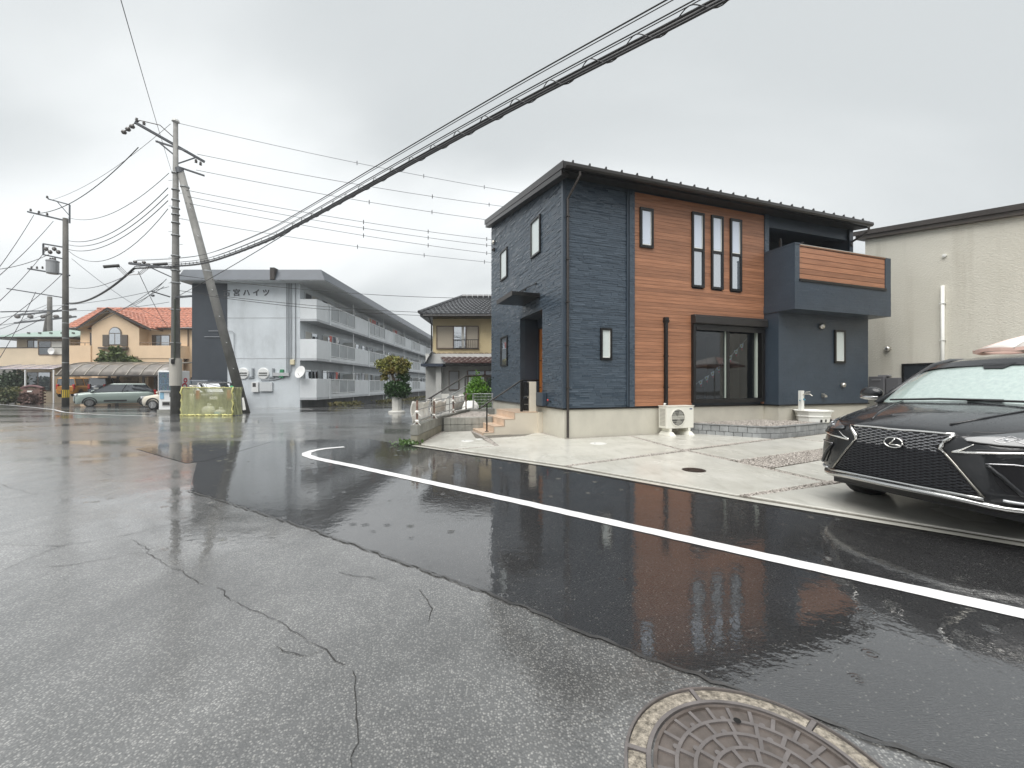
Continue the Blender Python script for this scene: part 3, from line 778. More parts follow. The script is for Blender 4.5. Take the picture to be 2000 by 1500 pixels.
# entrance canopy hung on two rods
mb = MB(); mb.box(-.80,-.02,1.33,2.66,3.60,3.70); can = mb.build('canopy', BLACKM, house, bevel=.004)
MB().box(-.81,-.80,1.32,2.67,3.59,3.71).build('canopy_fascia', BROWNM, can)
for y in (1.62,2.4):
    MB().tube([(-.02,y,4.02),(-.62,y,3.70)], .011, 8).ball((-.02,y,4.02), .03).build('tie_rod', BLACKM, can)

# vents and fittings on the walls
def vent(P, u, z, r, hood=True):
    c = P(u, z, 0); ax = 'x' if P is PL else 'y'; s = -1
    v = MB(); v.lathe([(r,0),(r,s*.035),(r*.98,s*.05)] + ([(r*.9,s*.085),(r*.5,s*.10),(0,s*.105)] if hood else [(r*.6,s*.07),(0,s*.075)]), c=c, n=20, axis=ax)
    return v.build('vent_cap', STEEL, house, smooth=True)
vent(PR, 7.943, 2.95, .085); vent(PR, 8.848, 1.27, .07); 
vent(PL, 5.55, 6.42, .075)
MB().box(-.07,-.012,5.48,5.60,6.10,6.20).ball((-.10,5.54,6.14),.03).build('sensor_box', BROWNM, house)
MB().prism([(LY-.012,.92),(LY-.10,.92),(LY-.10,.97),(LY-.012,1.03)], 7.97, 8.08, 'x').build('drain_hood', STEEL, house)
MB().box(-.14,-.02,.90,1.60,.74,1.08).build('meter_box', NAVYD, house, bevel=.01)
tp = MB(); tp.tube([(-.01,.66,.86),(-.09,.66,.86),(-.10,.66,.78)], .016, 8); tp = tp.build('wall_tap', BLACKM, house)
MB().ball((-.10,.66,.90),(.02,.03,.025)).build('tap_handle', M('red_plastic',(.55,.03,.03),.4), tp)

# thing: black pipe duct on the front
pd = thing('pipe_duct', 'tall black air-conditioner pipe duct on the wood-look wall', 'pipe duct', HO, HR)
MB().box(2.83,2.915,-.10,-.027,.72,2.90).build('duct', BLACKM, pd, bevel=.01)
MB().hexa([(2.82,-.11,2.86),(2.925,-.11,2.86),(2.925,-.026,2.86),(2.82,-.026,2.86)],[(2.80,-.125,2.92),(2.945,-.125,2.92),(2.945,-.026,2.92),(2.80,-.026,2.92)]).box(2.815,2.93,-.115,-.026,2.92,3.00).build('duct_cap', BLACKM, pd)
for z in (1.2,2.0): MB().box(2.822,2.923,-.106,-.027,z,z+.03).build('duct_joint', BLACKM, pd)

# air conditioner outdoor unit
ac = thing('air_conditioner', 'cream air conditioner outdoor unit standing on plastic feet below the wood wall', 'air conditioner', HO, HR)
ACW = M('ac_enamel', (.74,.73,.66), .35, var=.03)
AX0, AX1, AY0, AY1, AZ0, AZ1 = 2.60, 3.43, -.42, -.12, .20, .745
MB().box(AX0,AX1,AY0,AY1,AZ0,AZ1).build('casing', ACW, ac, bevel=.012)
MB().box(AX0-.012,AX1+.012,AY0-.012,AY1+.01,AZ1-.004,AZ1+.016).build('lid', ACW, ac, bevel=.005)
ctr = (AX0+.335, AY0-.002, .47)
mb = MB(); mb.lathe([(.225,0),(.225,-.012),(.20,-.016),(.20,0)], c=ctr, n=36, axis='y'); mb.build('fan_ring', ACW, ac)
MB().lathe([(.20,-.001),(0,-.002)], c=ctr, n=32, axis='y').build('fan_opening', M('fan_dark',(.06,.06,.055),.6), ac)
for k in range(3):
    m_ = MB(); a = 2.1*k+.4; m_.hexa([(ctr[0]+.03*math.cos(a+s),ctr[1]-.004,ctr[2]+.03*math.sin(a+s)) for s in (0,.7,.8,1.2)],[(ctr[0]+.18*math.cos(a+s),ctr[1]-.006,ctr[2]+.18*math.sin(a+s)) for s in (-.3,.3,.6,.9)]); m_.build('fan_blade', M('fan_blade',(.22,.22,.2),.5), ac)
for k in range(9):
    z = -.18+.045*k; h = math.sqrt(max(.0,.2**2-z*z)); MB().bar((ctr[0]-h,ctr[1]-.016,ctr[2]+z),(ctr[0]+h,ctr[1]-.016,ctr[2]+z),.006).build('grille_bar', ACW, ac)
for s in (-1,1):
    MB().bar((ctr[0]-.2,ctr[1]-.014,ctr[2]+.02*s),(ctr[0]+.2,ctr[1]-.014,ctr[2]+.02*s),.012).build('grille_bar', ACW, ac)
for k in range(13):
    z = .27+k*.033; MB().box(AX0-.006,AX0+.002,AY0+.05,AY1-.05,z,z+.016).build('side_louvre', M('louvre_grey',(.42,.41,.37),.5), ac)
MB().box(AX1-.13,AX1-.05,AY0-.004,AY0+.001,.665,.69).build('badge', M('badge_blue',(.02,.05,.16),.4), ac)
for x in (AX0+.12,AX1-.14):
    MB().hexa([(x-.09,AY0-.10,.022),(x+.09,AY0-.10,.022),(x+.09,AY1+.06,.022),(x-.09,AY1+.06,.022)],[(x-.05,AY0-.03,.115),(x+.05,AY0-.03,.115),(x+.05,AY1,.115),(x-.05,AY1,.115)]).box(x-.03,x+.03,AY0-.01,AY1,.115,.20).build('foot', ACW, ac, bevel=.006)
MB().tube([(2.80,-.08,.74),(2.80,-.08,.78),(2.86,-.07,.80)], .03, 8).build('pipe_stub', WHITEP, ac)

# sofa and a string of pennants inside the room
sofa = thing('sofa', 'grey sofa with back cushion inside the ground floor window', 'sofa', HO, HR)
SOFA = M('sofa_fabric', (.30,.31,.30), .9, bs=80, bst=.3)
MB().box(3.55,4.95,1.35,2.2,.72,1.05).build('seat', SOFA, sofa, bevel=.04)
MB().box(3.60,4.98,2.05,2.35,1.05,1.55).build('backrest', SOFA, sofa, bevel=.06)
MB().box(4.55,5.05,1.25,2.2,.75,1.15).build('chaise', M('sofa_pale',(.50,.51,.50),.9), sofa, bevel=.05)
for x,y in ((3.6,1.4),(4.95,1.4),(3.6,2.2),(4.95,2.2)): MB().box(x,x+.05,y,y+.05,.60,.74).build('leg', BLACKM, sofa)
cab = thing('wall_unit', 'dark low cabinet at the back of the living room', 'cabinet', HO, HR)
MB().box(5.4,7.6,3.5,3.95,.60,1.2).build('carcass', M('cabinet',(.06,.055,.05),.5), cab)
MB().box(5.45,6.45,3.485,3.499,.65,1.15).build('door', M('cabinet',(.06,.055,.05),.5), cab); MB().box(6.5,7.55,3.485,3.499,.65,1.15).build('door', M('cabinet',(.06,.055,.05),.5), cab)
bun = thing('bunting', 'string of small white and red pennants hanging across inside the window', 'bunting', HO, HR)
bp = [Vector((3.84+2.1*k/10, .22, 1.22+.0+1.38*(k/10)**1.35)) for k in range(11)]
MB().tube(bp, .006, 5).build('cord', M('cord_white',(.6,.6,.58),.7), bun)
PEN = M('pennant_white',(.72,.70,.68),.7); PENR = M('pennant_red',(.55,.10,.12),.7)
for k in range(1,10):
    p = bp[k]; f_ = MB(); f_.prism([(p.x-.075,p.z),(p.x+.075,p.z+.05),(p.x+.02,p.z-.17)], .215, .219, 'y'); f_ = f_.build('pennant', PEN, bun)
    MB().prism([(p.x-.03,p.z-.10),(p.x+.045,p.z-.08),(p.x+.02,p.z-.172)], .2125, .2148, 'y').build('pennant_tip', PENR, f_)
    MB().lathe([(.028,0),(0,-.001)], c=(p.x,.2145,p.z-.03), n=10, axis='y').build('pennant_emblem', M('pennant_gold',(.45,.36,.10),.7), f_)
# ================================================================== ENTRANCE, PLANTER, BOUNDARY WALL, NEIGHBOUR
TILE = M('step_tile', (.62,.47,.35), .4, var=.10, vs=5, rnd=.07, bs=40, bst=.15, bd=.003, coat=.35)
PORCH = M('porch_render', (.66,.60,.50), .55, var=.06, vs=2, bs=50, bst=.15, bd=.003)
st = thing('entrance_steps', 'four beige tiled entrance steps climbing to the front door', 'steps', HO, HR)
xs = [-1.58,-1.30,-1.02,-.74]; zs = [.085,.235,.41,.575]; Y0, Y1 = 1.30, 2.86
MB().prism([(-1.57,-.02),(-.10,-.02),(-.10,.555),(-.73,.555),(-.73,.39),(-1.01,.39),(-1.01,.215),(-1.29,.215),(-1.29,.066),(-1.57,.066)], Y0, Y1, 'y').build('core', PORCH, st)
for i,(x,z) in enumerate(zip(xs,zs)):
    z0 = zs[i-1] if i else .0; x1 = xs[i+1] if i < 3 else -.10
    n = 5
    for k in range(n):
        a = Y0-.008+(Y1-Y0)*k/n; b_ = Y0-.008+(Y1-Y0)*(k+1)/n-.006
        MB().box(x-.016,x-.002,a,b_,z0+.004,z-.02).build('riser_tile', TILE, st)
        m_ = 1 if i < 3 else 2
        for q in range(m_):
            p0 = x-.022+(x1-x+.02)*q/m_; p1 = x-.022+(x1-x+.02)*(q+1)/m_-.006
            MB().box(p0,p1,a,b_,z-.02,z).build('tread_tile', TILE, st, bevel=.003)
MB().box(-.10,.55,DY0+.01,DY1-.01,.0,.56).build('porch_floor', PORCH, st)
hr = thing('handrail', 'black metal handrail rising beside the entrance steps', 'handrail', HO, HR)
RY = 1.46
MB().tube([(-1.66,RY,.66),(-1.60,RY,.70),(-.52,RY,1.385),(-.45,RY,1.40),(.0,RY,1.40)], .021, 10).build('rail', BLACKM, hr, smooth=True)
MB().tube([(-1.44,RY,.085),(-1.44,RY,.79)], .019, 10).lathe([(.055,.085),(.055,.097),(.02,.10)], c=(-1.44,RY,0), n=16).build('post', BLACKM, hr)
MB().box(-.525,-.465,RY-.03,RY+.03,.575,1.38).build('post', BLACKM, hr)
gp_ = thing('gate_post', 'slim beige gate post with black letterbox and intercom on the porch', 'gate post', HO, HR)
MB().box(-.31,-.13,1.32,1.52,.575,1.36).build('pillar', PORCH, gp_, bevel=.006)
lbx = MB().box(-.45,-.315,1.38,1.50,.96,1.35).build('letterbox', BLACKM, gp_, bevel=.004)
MB().box(-.44,-.325,1.372,1.379,1.02,1.30).build('flap', M('gloss_black',(.015,.015,.016),.15), lbx)
MB().box(-.445,-.32,1.375,1.379,.97,.985).build('trim', STEEL, lbx)
MB().box(-.45,-.315,1.40,1.50,.60,.93).build('parcel_box', BLACKM, gp_, bevel=.004)
MB().box(-.44,-.325,1.392,1.399,.76,.772).build('trim', STEEL, gp_)

# raised gravel bed edged with grey blocks
bed = thing('planter_bed', 'raised gravel bed edged with grey concrete blocks along the house front', 'planter', HO, HR)
BLOCK = M('grey_block', (.27,.28,.285), .7, var=.22, vs=7, rnd=.13, bs=45, bst=.5, bd=.006, coat=.15)
edge = [Vector(p) for p in ((3.56,-.14),(3.98,-.74),(4.34,-1.24),(4.55,-1.46),(4.84,-1.55),(5.2,-1.52),(6.2,-1.36),(7.5,-1.10),(8.9,-.86),(9.9,-.74))]
def walk(pts, step):
    out = [pts[0]]; acc = 0
    for a, b_ in zip(pts, pts[1:]):
        l = (b_-a).length; d = step-acc
        while d <= l: out.append(a.lerp(b_, d/l)); d += step
        acc = l-(d-step)
    return out
for row,(z0,z1) in enumerate(((.0,.115),(.123,.262))):
    W = walk(edge, .20)
    if row: W = [W[0]]+[a.lerp(b_,.5) for a,b_ in zip(W,W[1:])]+[W[-1]]
    for a, b_ in zip(W, W[1:]):
        d = (b_-a).normalized(); n = Vector((-d.y,d.x)); a2, b2 = a+d*.004, b_-d*.004; j = rg.uniform(-.006,.006)
        q = [a2-n*j, b2-n*j, b2+n*.1, a2+n*.1]
        MB().hexa([(p.x,p.y,z0) for p in q],[(p.x,p.y,z1) for p in q]).build('block', BLOCK, bed, bevel=.006)
cap = []
for i,p in enumerate(edge):
    d = (edge[min(i+1,len(edge)-1)]-edge[max(i-1,0)]).normalized(); n = Vector((-d.y,d.x)); cap.append((p-n*.012,p+n*.115))
mb = MB(); mb.grid([[(a.x,a.y,.272),(a.x,a.y,.292),(b_.x,b_.y,.292),(b_.x,b_.y,.272)] for a,b_ in cap]); mb.build('coping', M('coping_grey',(.23,.235,.235),.6,var=.2,vs=5,bs=40,bst=.3), bed)
inner = [(p.x,p.y) for p in (e[1] for e in cap)] + [(9.9,-.47),(6.32,-.47),(6.32,-.02),(3.62,-.02)]
mb = MB(); mb.prism(inner, .0, .262); mb.build('bed_fill', M('bed_earth',(.2,.18,.15),.9,var=.3,vs=20), bed)
gp = []; fill(inner, 1500, .272, .02)
V, Fc = stones(gp, .014, .028, 21); np_mesh('gravel', V, Fc, GRAVEL, bed, 'stuff')

# outdoor tap post and basin
sk = thing('garden_tap', 'white outdoor tap post over a white pedestal basin on the gravel bed', 'garden tap', HO, HR)
sx, sy = 7.02, -.88
prof = [(.34,.27),(.36,.30),(.37,.42),(.395,.425),(.395,.455),(.38,.46),(.42,.57),(.455,.575),(.455,.60),(.42,.60),(.36,.47),(0,.46)]
mb = MB(); mb.lathe([(r*1.02,z) for r,z in prof], c=(sx,sy,0), n=8, a0=R(22.5), a1=R(382.5)); bs_ = mb.build('basin', WHITEP, sk, bevel=.01)
for k,(dx_,) in enumerate(((-.20,),(-.04,),(.16,))): MB().box(sx+dx_,sx+dx_+.06,sy-.345,sy-.332,.30,.37).build('foot_slot', M('black_plastic',(.02,.02,.02),.4), bs_)
px_ = sx-.20
MB().box(px_-.05,px_+.05,sy+.12,sy+.22,.46,1.12).build('post', WHITEP, sk, bevel=.006)
MB().tube([(px_,sy+.12,1.02),(px_,sy+.02,1.03),(px_+.02,sy-.05,1.03),(px_+.04,sy-.10,.98)], .014, 8).build('spout', STEEL, sk)
MB().tube([(px_,sy+.05,1.03),(px_,sy+.05,1.08),(px_+.10,sy+.0,1.09)], .009, 8).build('lever', STEEL, sk)
MB().tube([(px_-.05,sy+.16,.86),(px_-.13,sy+.12,.86)], .012, 8).tube([(px_+.02,sy+.12,.90),(px_+.02,sy+.08,.86)], .02, 8).build('side_tap', M('tap_blue',(.05,.22,.33),.35), sk)

# boundary wall: cast base, block courses, posts with white plastic wrapping
bw = thing('boundary_wall', 'low grey concrete boundary wall left of the entrance steps', 'wall')
CW = M('weathered_concrete', (.27,.27,.245), .7, var=.25, vs=4, rnd=.08, bs=30, bst=.5, bd=.006, dirt=.5)
CWD = M('cast_concrete', (.25,.235,.185), .75, var=.2, vs=3, bs=25, bst=.4, bd=.005, dirt=.4)
def run(a, b_, n, wd, z0, z1, name, mat, gap=.006, off=0., bevel=.005):
    a, b_ = Vector(a), Vector(b_); d = (b_-a); e = d.normalized(); nn = Vector((-e.y,e.x))
    for k in range(n):
        p, q = a+d*k/n+e*gap/2+nn*off, a+d*(k+1)/n-e*gap/2+nn*off
        c4 = [p-nn*wd/2, q-nn*wd/2, q+nn*wd/2, p+nn*wd/2]
        MB().hexa([(v.x,v.y,z0) for v in c4],[(v.x,v.y,z1) for v in c4]).build(name, mat, bw, bevel=bevel)
run((-2.08,8.70),(-1.97,11.05),1,.15,-.1,.205,'cast_base',CWD)
run((-2.08,8.69),(-1.97,11.05),6,.16,.21,.43,'block',CW,.008)
run((-1.97,11.06),(-1.75,12.6),4,.16,-.1,.43,'block',CW)
run((-1.75,12.62),(-1.53,14.0),4,.16,-.1,.44,'block',CW)
run((-1.50,14.1),(-.62,14.36),3,.16,-.1,.44,'block',CW)
for z0,z1 in ((.0,.19),(.2,.385)): run((-1.86,11.10),(-.55,11.42),7,.13,z0,z1,'block',CW)
mb = MB(); mb.prism([(-1.84,11.18),(-.56,11.50),(-.86,13.9),(-1.40,13.95),(-1.66,12.6)], 0, .34); mb.build('bed_fill', M('bed_earth',(.2,.18,.15),.9), bw)
gp = []; fill([(-1.84,11.18),(-.56,11.50),(-.86,13.9),(-1.40,13.95),(-1.66,12.6)], 1800, .345, .02)
V, Fc = stones(gp, .014, .028, 22); np_mesh('gravel', V, Fc, GRAVEL, bw, 'stuff')
for x,y in ((-1.995,9.1),(-1.925,10.75)): MB().box(x-.006,x+.006,y-.02,y+.02,.09,.16).build('reflector', WHITEP, bw)

fc = thing('temporary_fence', 'low rusty post-and-rail fence on the boundary wall, half wrapped in white plastic', 'fence')
RUSTP = M('rusty_post', (.23,.15,.12), .6, .4, var=.4, vs=14)
GREYR = M('galvanised', (.42,.43,.43), .4, .7, var=.15)
posts = [(-2.05,8.85),(-1.97,10.35),(-1.78,12.4),(-1.56,13.9),(-1.34,14.15),(-.68,14.34)]
for i,(x,y) in enumerate(posts):
    MB().tube([(x,y,.43),(x,y,.43+(.52 if i<3 else .55))], .024, 8).build('post', RUSTP if i<4 else GREYR, fc)
for i in range(3):
    a, b_ = posts[i], posts[i+1]
    for z in ((.52,.70,.88) if i else (.50,.74,.90)):
        MB().tube([(a[0],a[1],z),(b_[0],b_[1],z+.02)], .011, 6).build('rail', GREYR, fc)
for z in (.46,.96): MB().tube([(posts[3][0],posts[3][1],z),(posts[4][0],posts[4][1],z),(posts[5][0],posts[5][1],z)], .012, 6).build('rail', GREYR, fc)
for k in range(14):
    a = Vector(posts[4]).lerp(Vector(posts[5]), k/14); MB().tube([(a.x,a.y,.46),(a.x,a.y,.97)], .005, 5).build('mesh_wire', GREYR, fc)
for z in (.56,.66,.76,.86): MB().tube([(posts[4][0],posts[4][1],z),(posts[5][0],posts[5][1],z)], .005, 5).build('mesh_wire', GREYR, fc)
SHEET, t, b = new_mat('plastic_sheet')
b.inputs['Base Color'].default_value = (.84,.82,.77,1); b.inputs['Roughness'].default_value = .35
b.inputs['Subsurface Weight'].default_value = 0; bump(t, b, noise(t, 7, 5, .7, stretch=(1,1,.5)), .6, .05)
def drape(a, b_, z0, z1, off, seed, sag=.05):
    r = random.Random(seed); rows = []; a, b_ = Vector(a), Vector(b_); nn = Vector((-(b_-a).y,(b_-a).x)).normalized()
    ph = [r.uniform(0,6) for _ in range(4)]
    for j in range(9):
        v = j/8; row = []
        for i in range(25):
            u = i/24; p = a.lerp(b_,u)
            w_ = .025*math.sin(u*19+ph[0]+v*3)+.02*math.sin(u*41+ph[1]-v*2)+.03*math.sin(v*5+ph[2])
            zz = z0+(z1-z0)*v - sag*v*math.sin(u*math.pi)*(1+.4*math.sin(u*9+ph[3]))
            q = p+nn*(off+w_); row.append((q.x,q.y,zz))
        rows.append(row)
    m_ = MB(); m_.grid(rows); return m_.build('plastic_sheet', SHEET, fc, smooth=True, solid=.004)
drape((-2.10,8.80),(-2.0,10.30),.45,.93,.06,1)
drape((-1.99,10.4),(-1.86,11.9),.52,.92,.05,2,.10)
drape((-1.75,12.5),(-1.58,13.8),.46,.95,.07,3,.04)
for (x,y,z) in ((-2.05,8.85,.70),(-2.05,8.85,.50),(-1.97,10.35,.90),(-1.97,10.35,.52),(-1.78,12.4,.80),(-1.78,12.4,.52)):
    m_ = MB(); m_.ball((x,y-.01,z), (.05,.05,.035), 8)
    for s in (-1,1): m_.bar((x,y-.03,z),(x+.09*s,y-.06,z-.09),.02,.006)
    m_.build('tie', SHEET, fc)
bagm = MB()
bag = thing('white_sack', 'white plastic sack with a red patch slumped behind the wrapped fence', 'sack', (-1.62,15.0,gz(15.0)))
rows = []
for j in range(9):
    tt = math.pi*j/8
    rows.append([( .42*math.sin(tt)**.7*math.cos(a)*(1+.12*math.sin(3*a+j)), .36*math.sin(tt)**.7*math.sin(a)*(1+.1*math.sin(4*a-j)), .36+.34*math.cos(tt)+(.05*math.sin(5*a) if 0<j<8 else 0)) for a in [2*math.pi*i/20 for i in range(21)]])
MB().grid(rows).build('sack_body', SHEET, bag, smooth=True)
MB().obox((.30,-.26,.34),(.16,.03,.10),(0,0,.5)).build('red_patch', M('red_plastic',(.55,.03,.03),.4), bag)
nr = thing('ramp_handrail', 'sloping dark pipe handrail beyond the boundary wall', 'handrail')
MB().tube([(-3.0,13.2,.62),(-1.9,16.6,1.62),(-1.2,16.9,1.66)], .03, 8).tube([(-2.75,14.0,.0),(-2.75,14.0,.85)], .025, 8).tube([(-1.9,16.6,-.05),(-1.9,16.6,1.62)], .025, 8).build('rail', BROWNM, nr)
MB().tube([(-2.9,13.3,.35),(-1.9,16.6,1.2)], .02, 8).build('lower_rail', GREYR, nr)

# weeds at the foot of the wall end
def leaf_mesh(name, pts, mat, parent, size, seed, kind=None, up=.4):
    """pts: array of centres; leaf-shaped quads at random angles"""
    r = np.random.default_rng(seed); P = np.array(pts, float); n = len(P)
    d = r.normal(0,1,(n,3)); d[:,2] += up; d /= np.linalg.norm(d,axis=1)[:,None]
    e = np.cross(d, r.normal(0,1,(n,3))); e /= np.linalg.norm(e,axis=1)[:,None]
    s = r.uniform(.6,1.3,(n,1))*size
    V = np.stack([P, P+d*s*.5+e*s*.30, P+d*s, P+d*s*.5-e*s*.30],1).reshape(-1,3)
    return np_mesh(name, V, np.arange(4*n).reshape(-1,4), mat, parent, kind)
def leafmat(name, lo, hi, scale=3., rough=.4, warm=None):
    m, t, b = new_mat(name)
    c = ramp(t, noise(t, scale, 4, .7), .3, lo, .7, hi)
    if warm is not None: c = mixc(t, ramp(t, noise(t, 1.9, 3, .6), .46, 0., .70, .6), c, warm)
    t.links.new(c, b.inputs['Base Color']); b.inputs['Roughness'].default_value = rough
    b.inputs['Transmission Weight'].default_value = 0
    return m
L_GREEN = leafmat('leaf_green', (.035,.075,.020), (.11,.20,.05), 9)
wd = thing('weed_clump', 'small green weeds growing at the end of the boundary wall', 'weeds', (-2.22,8.75,0))
r = np.random.default_rng(4)
leaf_mesh('blades', np.stack([r.normal(0,.12,260), r.normal(0,.10,260), r.uniform(0,.07,260)],1), L_GREEN, wd, .07, 2, 'stuff', up=1.2)
MB().tube([(0,0,-.02),(.01,0,.06)], .008, 5).build('stem', M('stem_brown',(.09,.07,.04),.8), wd)

# ------------------------------------------------------------------ beige neighbour
bh_ = thing('beige_house', 'beige rendered house wall with dark sloping roof edge right of the navy house', 'house', HO, HR)
BEIGE, t, b = new_mat('beige_siding')
c = ramp(t, noise(t, .6, 5, .6), .3, (.64,.615,.53), .7, (.71,.685,.60))
c = mixc(t, ramp(t, noise(t, 1.3, 5, .65, stretch=(1.6,1.6,.10)), .50, 0., .74, .38), c, (.40,.365,.29))
t.links.new(c, b.inputs['Base Color']); b.inputs['Roughness'].default_value = .6
bump(t, b, noise(t, 18, 4, .6, stretch=(1,1,2.6)), .75, .02)
def bz(y): return 6.455+.159*y
MB().prism([(-7.0,.35),(.76,.35),(.76,bz(.76)-.25),(-7.0,bz(-7)-.25)], 12.0, 20.5, 'x').build('wall', BEIGE, bh_)
MB().prism([(-6.98,-.1),(.74,-.1),(.74,.35),(-6.98,.35)], 12.02, 20.4, 'x').build('foundation', FOUND, bh_)
MB().prism([(-7.4,bz(-7.4)-.02),(.98,bz(.98)-.02),(.98,bz(.98)-.25),(-7.4,bz(-7.4)-.25)], 11.86, 20.6, 'x').build('roof', M('roof_brown',(.085,.072,.062),.5,.2,var=.15), bh_)
MB().prism([(-7.45,bz(-7.45)+.03),(1.02,bz(1.02)+.03),(1.02,bz(1.02)-.12),(-7.45,bz(-7.45)-.12)], 11.80, 11.858, 'x').build('verge_board', BROWNM, bh_)
MB().tube([(11.95,-1.30,.35),(11.95,-1.30,4.25)], .045, 10).build('conduit', WHITEP, bh_, smooth=True)
for z in (2.6,3.7): MB().box(11.90,11.998,-1.36,-1.24,z,z+.025).build('conduit_clip', WHITEP, bh_)
PB = lambda u,z,d: (12-d,u,z)
MB().lathe([(.085,0),(.085,-.05),(.08,-.08),(.04,-.11),(0,-.115)], c=(11.999,.09,2.47), n=20, axis='x').build('vent_cap', STEEL, bh_, smooth=True)
MB().lathe([(.05,0),(.05,-.05),(0,-.06)], c=(11.999,-1.33,5.14), n=14, axis='x').build('bracket', WHITEP, bh_)
window(PB, -1.9,-.29,.75,1.95, G_DARK, .05, parent=bh_)
mbx = MB().box(11.75,11.998,.08,.52,.95,1.55).build('meter_cabinet', M('cabinet_grey',(.17,.17,.18),.4), bh_, bevel=.008)
MB().box(11.735,11.75,.16,.42,1.42,1.46).build('cabinet_handle', M('cabinet_edge',(.3,.3,.31),.4), mbx)
MB().box(11.80,11.998,-.30,.05,.95,1.50).build('meter_cabinet', M('cabinet_grey',(.17,.17,.18),.4), bh_, bevel=.008)
MB().box(11.85,11.998,.0,.3,1.552,1.60).build('cabinet_hood', M('cabinet_edge',(.3,.3,.31),.4), bh_)

# colourful parasol behind the car
pa = thing('parasol', 'white and red parasol with a yellow panel standing behind the black car', 'parasol', (11.12,8.4,-.03))
for k in range(8):
    a0, a1 = 2*math.pi*k/8+.2, 2*math.pi*(k+1)/8+.2; rows = []
    for j in range(6):
        v = j/5; rr = 1.12*v; zz = 2.42-.36*v**1.6
        rows.append([((rr*math.cos(a0+(a1-a0)*i/4)*(1-.05*math.sin(math.pi*i/4)*v)), rr*math.sin(a0+(a1-a0)*i/4)*(1-.05*math.sin(math.pi*i/4)*v), zz+.03*v*math.sin(math.pi*i/4)) for i in range(5)])
    mat = {2:M('parasol_pink',(.74,.52,.46),.6),3:M('parasol_white',(.76,.72,.68),.6),4:M('parasol_white',(.76,.72,.68),.6),5:M('parasol_red',(.62,.06,.07),.6),6:M('parasol_yellow',(.75,.55,.05),.6)}.get(k, M('parasol_white',(.76,.72,.68),.6))
    MB().grid(rows).build('canopy_panel', mat, pa, smooth=True, solid=.004)
    MB().tube([(0,0,2.40)]+[(1.12*v*math.cos(a0),1.12*v*math.sin(a0),2.41-.36*v**1.6) for v in (.2,.4,.6,.8,1)], .008, 5).build('rib', M('rib_dark',(.05,.05,.05),.5), pa)
    rows = [[(1.115*math.cos(a0+(a1-a0)*i/4), 1.115*math.sin(a0+(a1-a0)*i/4), 2.06+.03*math.sin(math.pi*i/4)-dz) for i in range(5)] for dz in (0,.07)]
    MB().grid(rows).build('valance', M('parasol_pink',(.74,.52,.46),.6), pa, solid=.003)
MB().tube([(0,0,.0),(0,0,2.46)], .02, 8).lathe([(.22,0),(.22,.05),(.05,.09)], n=20).build('pole', WHITEP, pa)
# ================================================================== BLACK SUV ON THE APRON (x forward, y to its left, z up; origin under the nose)
PAINTB, t, b = new_mat('black_car_paint')
b.inputs['Base Color'].default_value = (.010,.011,.013,1); b.inputs['Roughness'].default_value = .4; b.inputs['Specular IOR Level'].default_value = .15
b.inputs['Coat Weight'].default_value = 1.0; b.inputs['Coat Roughness'].default_value = .05
# rain beads standing on the paint
vor = t.nodes.new('ShaderNodeTexVoronoi'); vor.inputs['Scale'].default_value = 95
g_ = t.nodes.new('ShaderNodeNewGeometry'); t.links.new(g_.outputs['Position'], vor.inputs['Vector'])
dr = ramp(t, vor.outputs['Distance'], .10, 1., .34, 0.)
msk = ramp(t, noise(t, 9, 4, .6, stretch=(1,2.2,1)), .42, 0., .6, 1.)
hgt = math_(t, 'MULTIPLY', dr, msk)
bn = t.nodes.new('ShaderNodeBump'); bn.inputs['Distance'].default_value = .004; bn.inputs['Strength'].default_value = .55
t.links.new(hgt, bn.inputs['Height']); t.links.new(bn.outputs[0], b.inputs['Coat Normal'])
t.links.new(ramp(t, noise(t, 6, 4, .6, stretch=(.6,3.,1)), .4, .03, .7, .22), b.inputs['Coat Roughness'])
CHROME = M('chrome', (.78,.77,.74), .10, 1.)
SATIN = M('satin_lip', (.55,.55,.54), .22, 1.)
GRBLK = M('grille_black', (.012,.012,.014), .25, .1)
PLBLK = M('trim_black', (.018,.018,.019), .5)
RUBBER = M('rubber', (.018,.018,.018), .75)
LAMP = M('lamp_clear', (.10,.105,.11), .06, .0, coat=1.)
LAMPW = M('lamp_white', (.62,.64,.66), .15, .4)
G_SCR, t, b = new_mat('windscreen_wet_sky')
t.links.new(ramp(t, noise(t, 24, 5, .75), .3, (.33,.41,.39), .7, (.43,.52,.49)), b.inputs['Base Color']); b.inputs['Roughness'].default_value = .12  # pale base colour stands in for reflected sky, along with rain mist
b.inputs['Coat Weight'].default_value = 1.; b.inputs['Coat IOR'].default_value = 2.1
vor = t.nodes.new('ShaderNodeTexVoronoi'); vor.inputs['Scale'].default_value = 120
g_ = t.nodes.new('ShaderNodeNewGeometry'); t.links.new(g_.outputs['Position'], vor.inputs['Vector'])
dr = ramp(t, vor.outputs['Distance'], .12, 1., .42, 0.)
bn = t.nodes.new('ShaderNodeBump'); bn.inputs['Distance'].default_value = .003; bn.inputs['Strength'].default_value = .6
t.links.new(dr, bn.inputs['Height']); t.links.new(bn.outputs[0], b.inputs['Coat Normal'])
CARA = math.atan2(-.271,-.963)
car = thing('black_suv', 'black rain-beaded SUV with large mesh grille parked nose-out on the apron', 'car', (3.50,3.76,.022), CARA)

def fcurve(y):           # plan curve of the nose: how far the front lies behind the centre line
    a = abs(y)/.92
    return -(.13*a**2 + .42*max(0,a-.62)**2/.1444*.62)
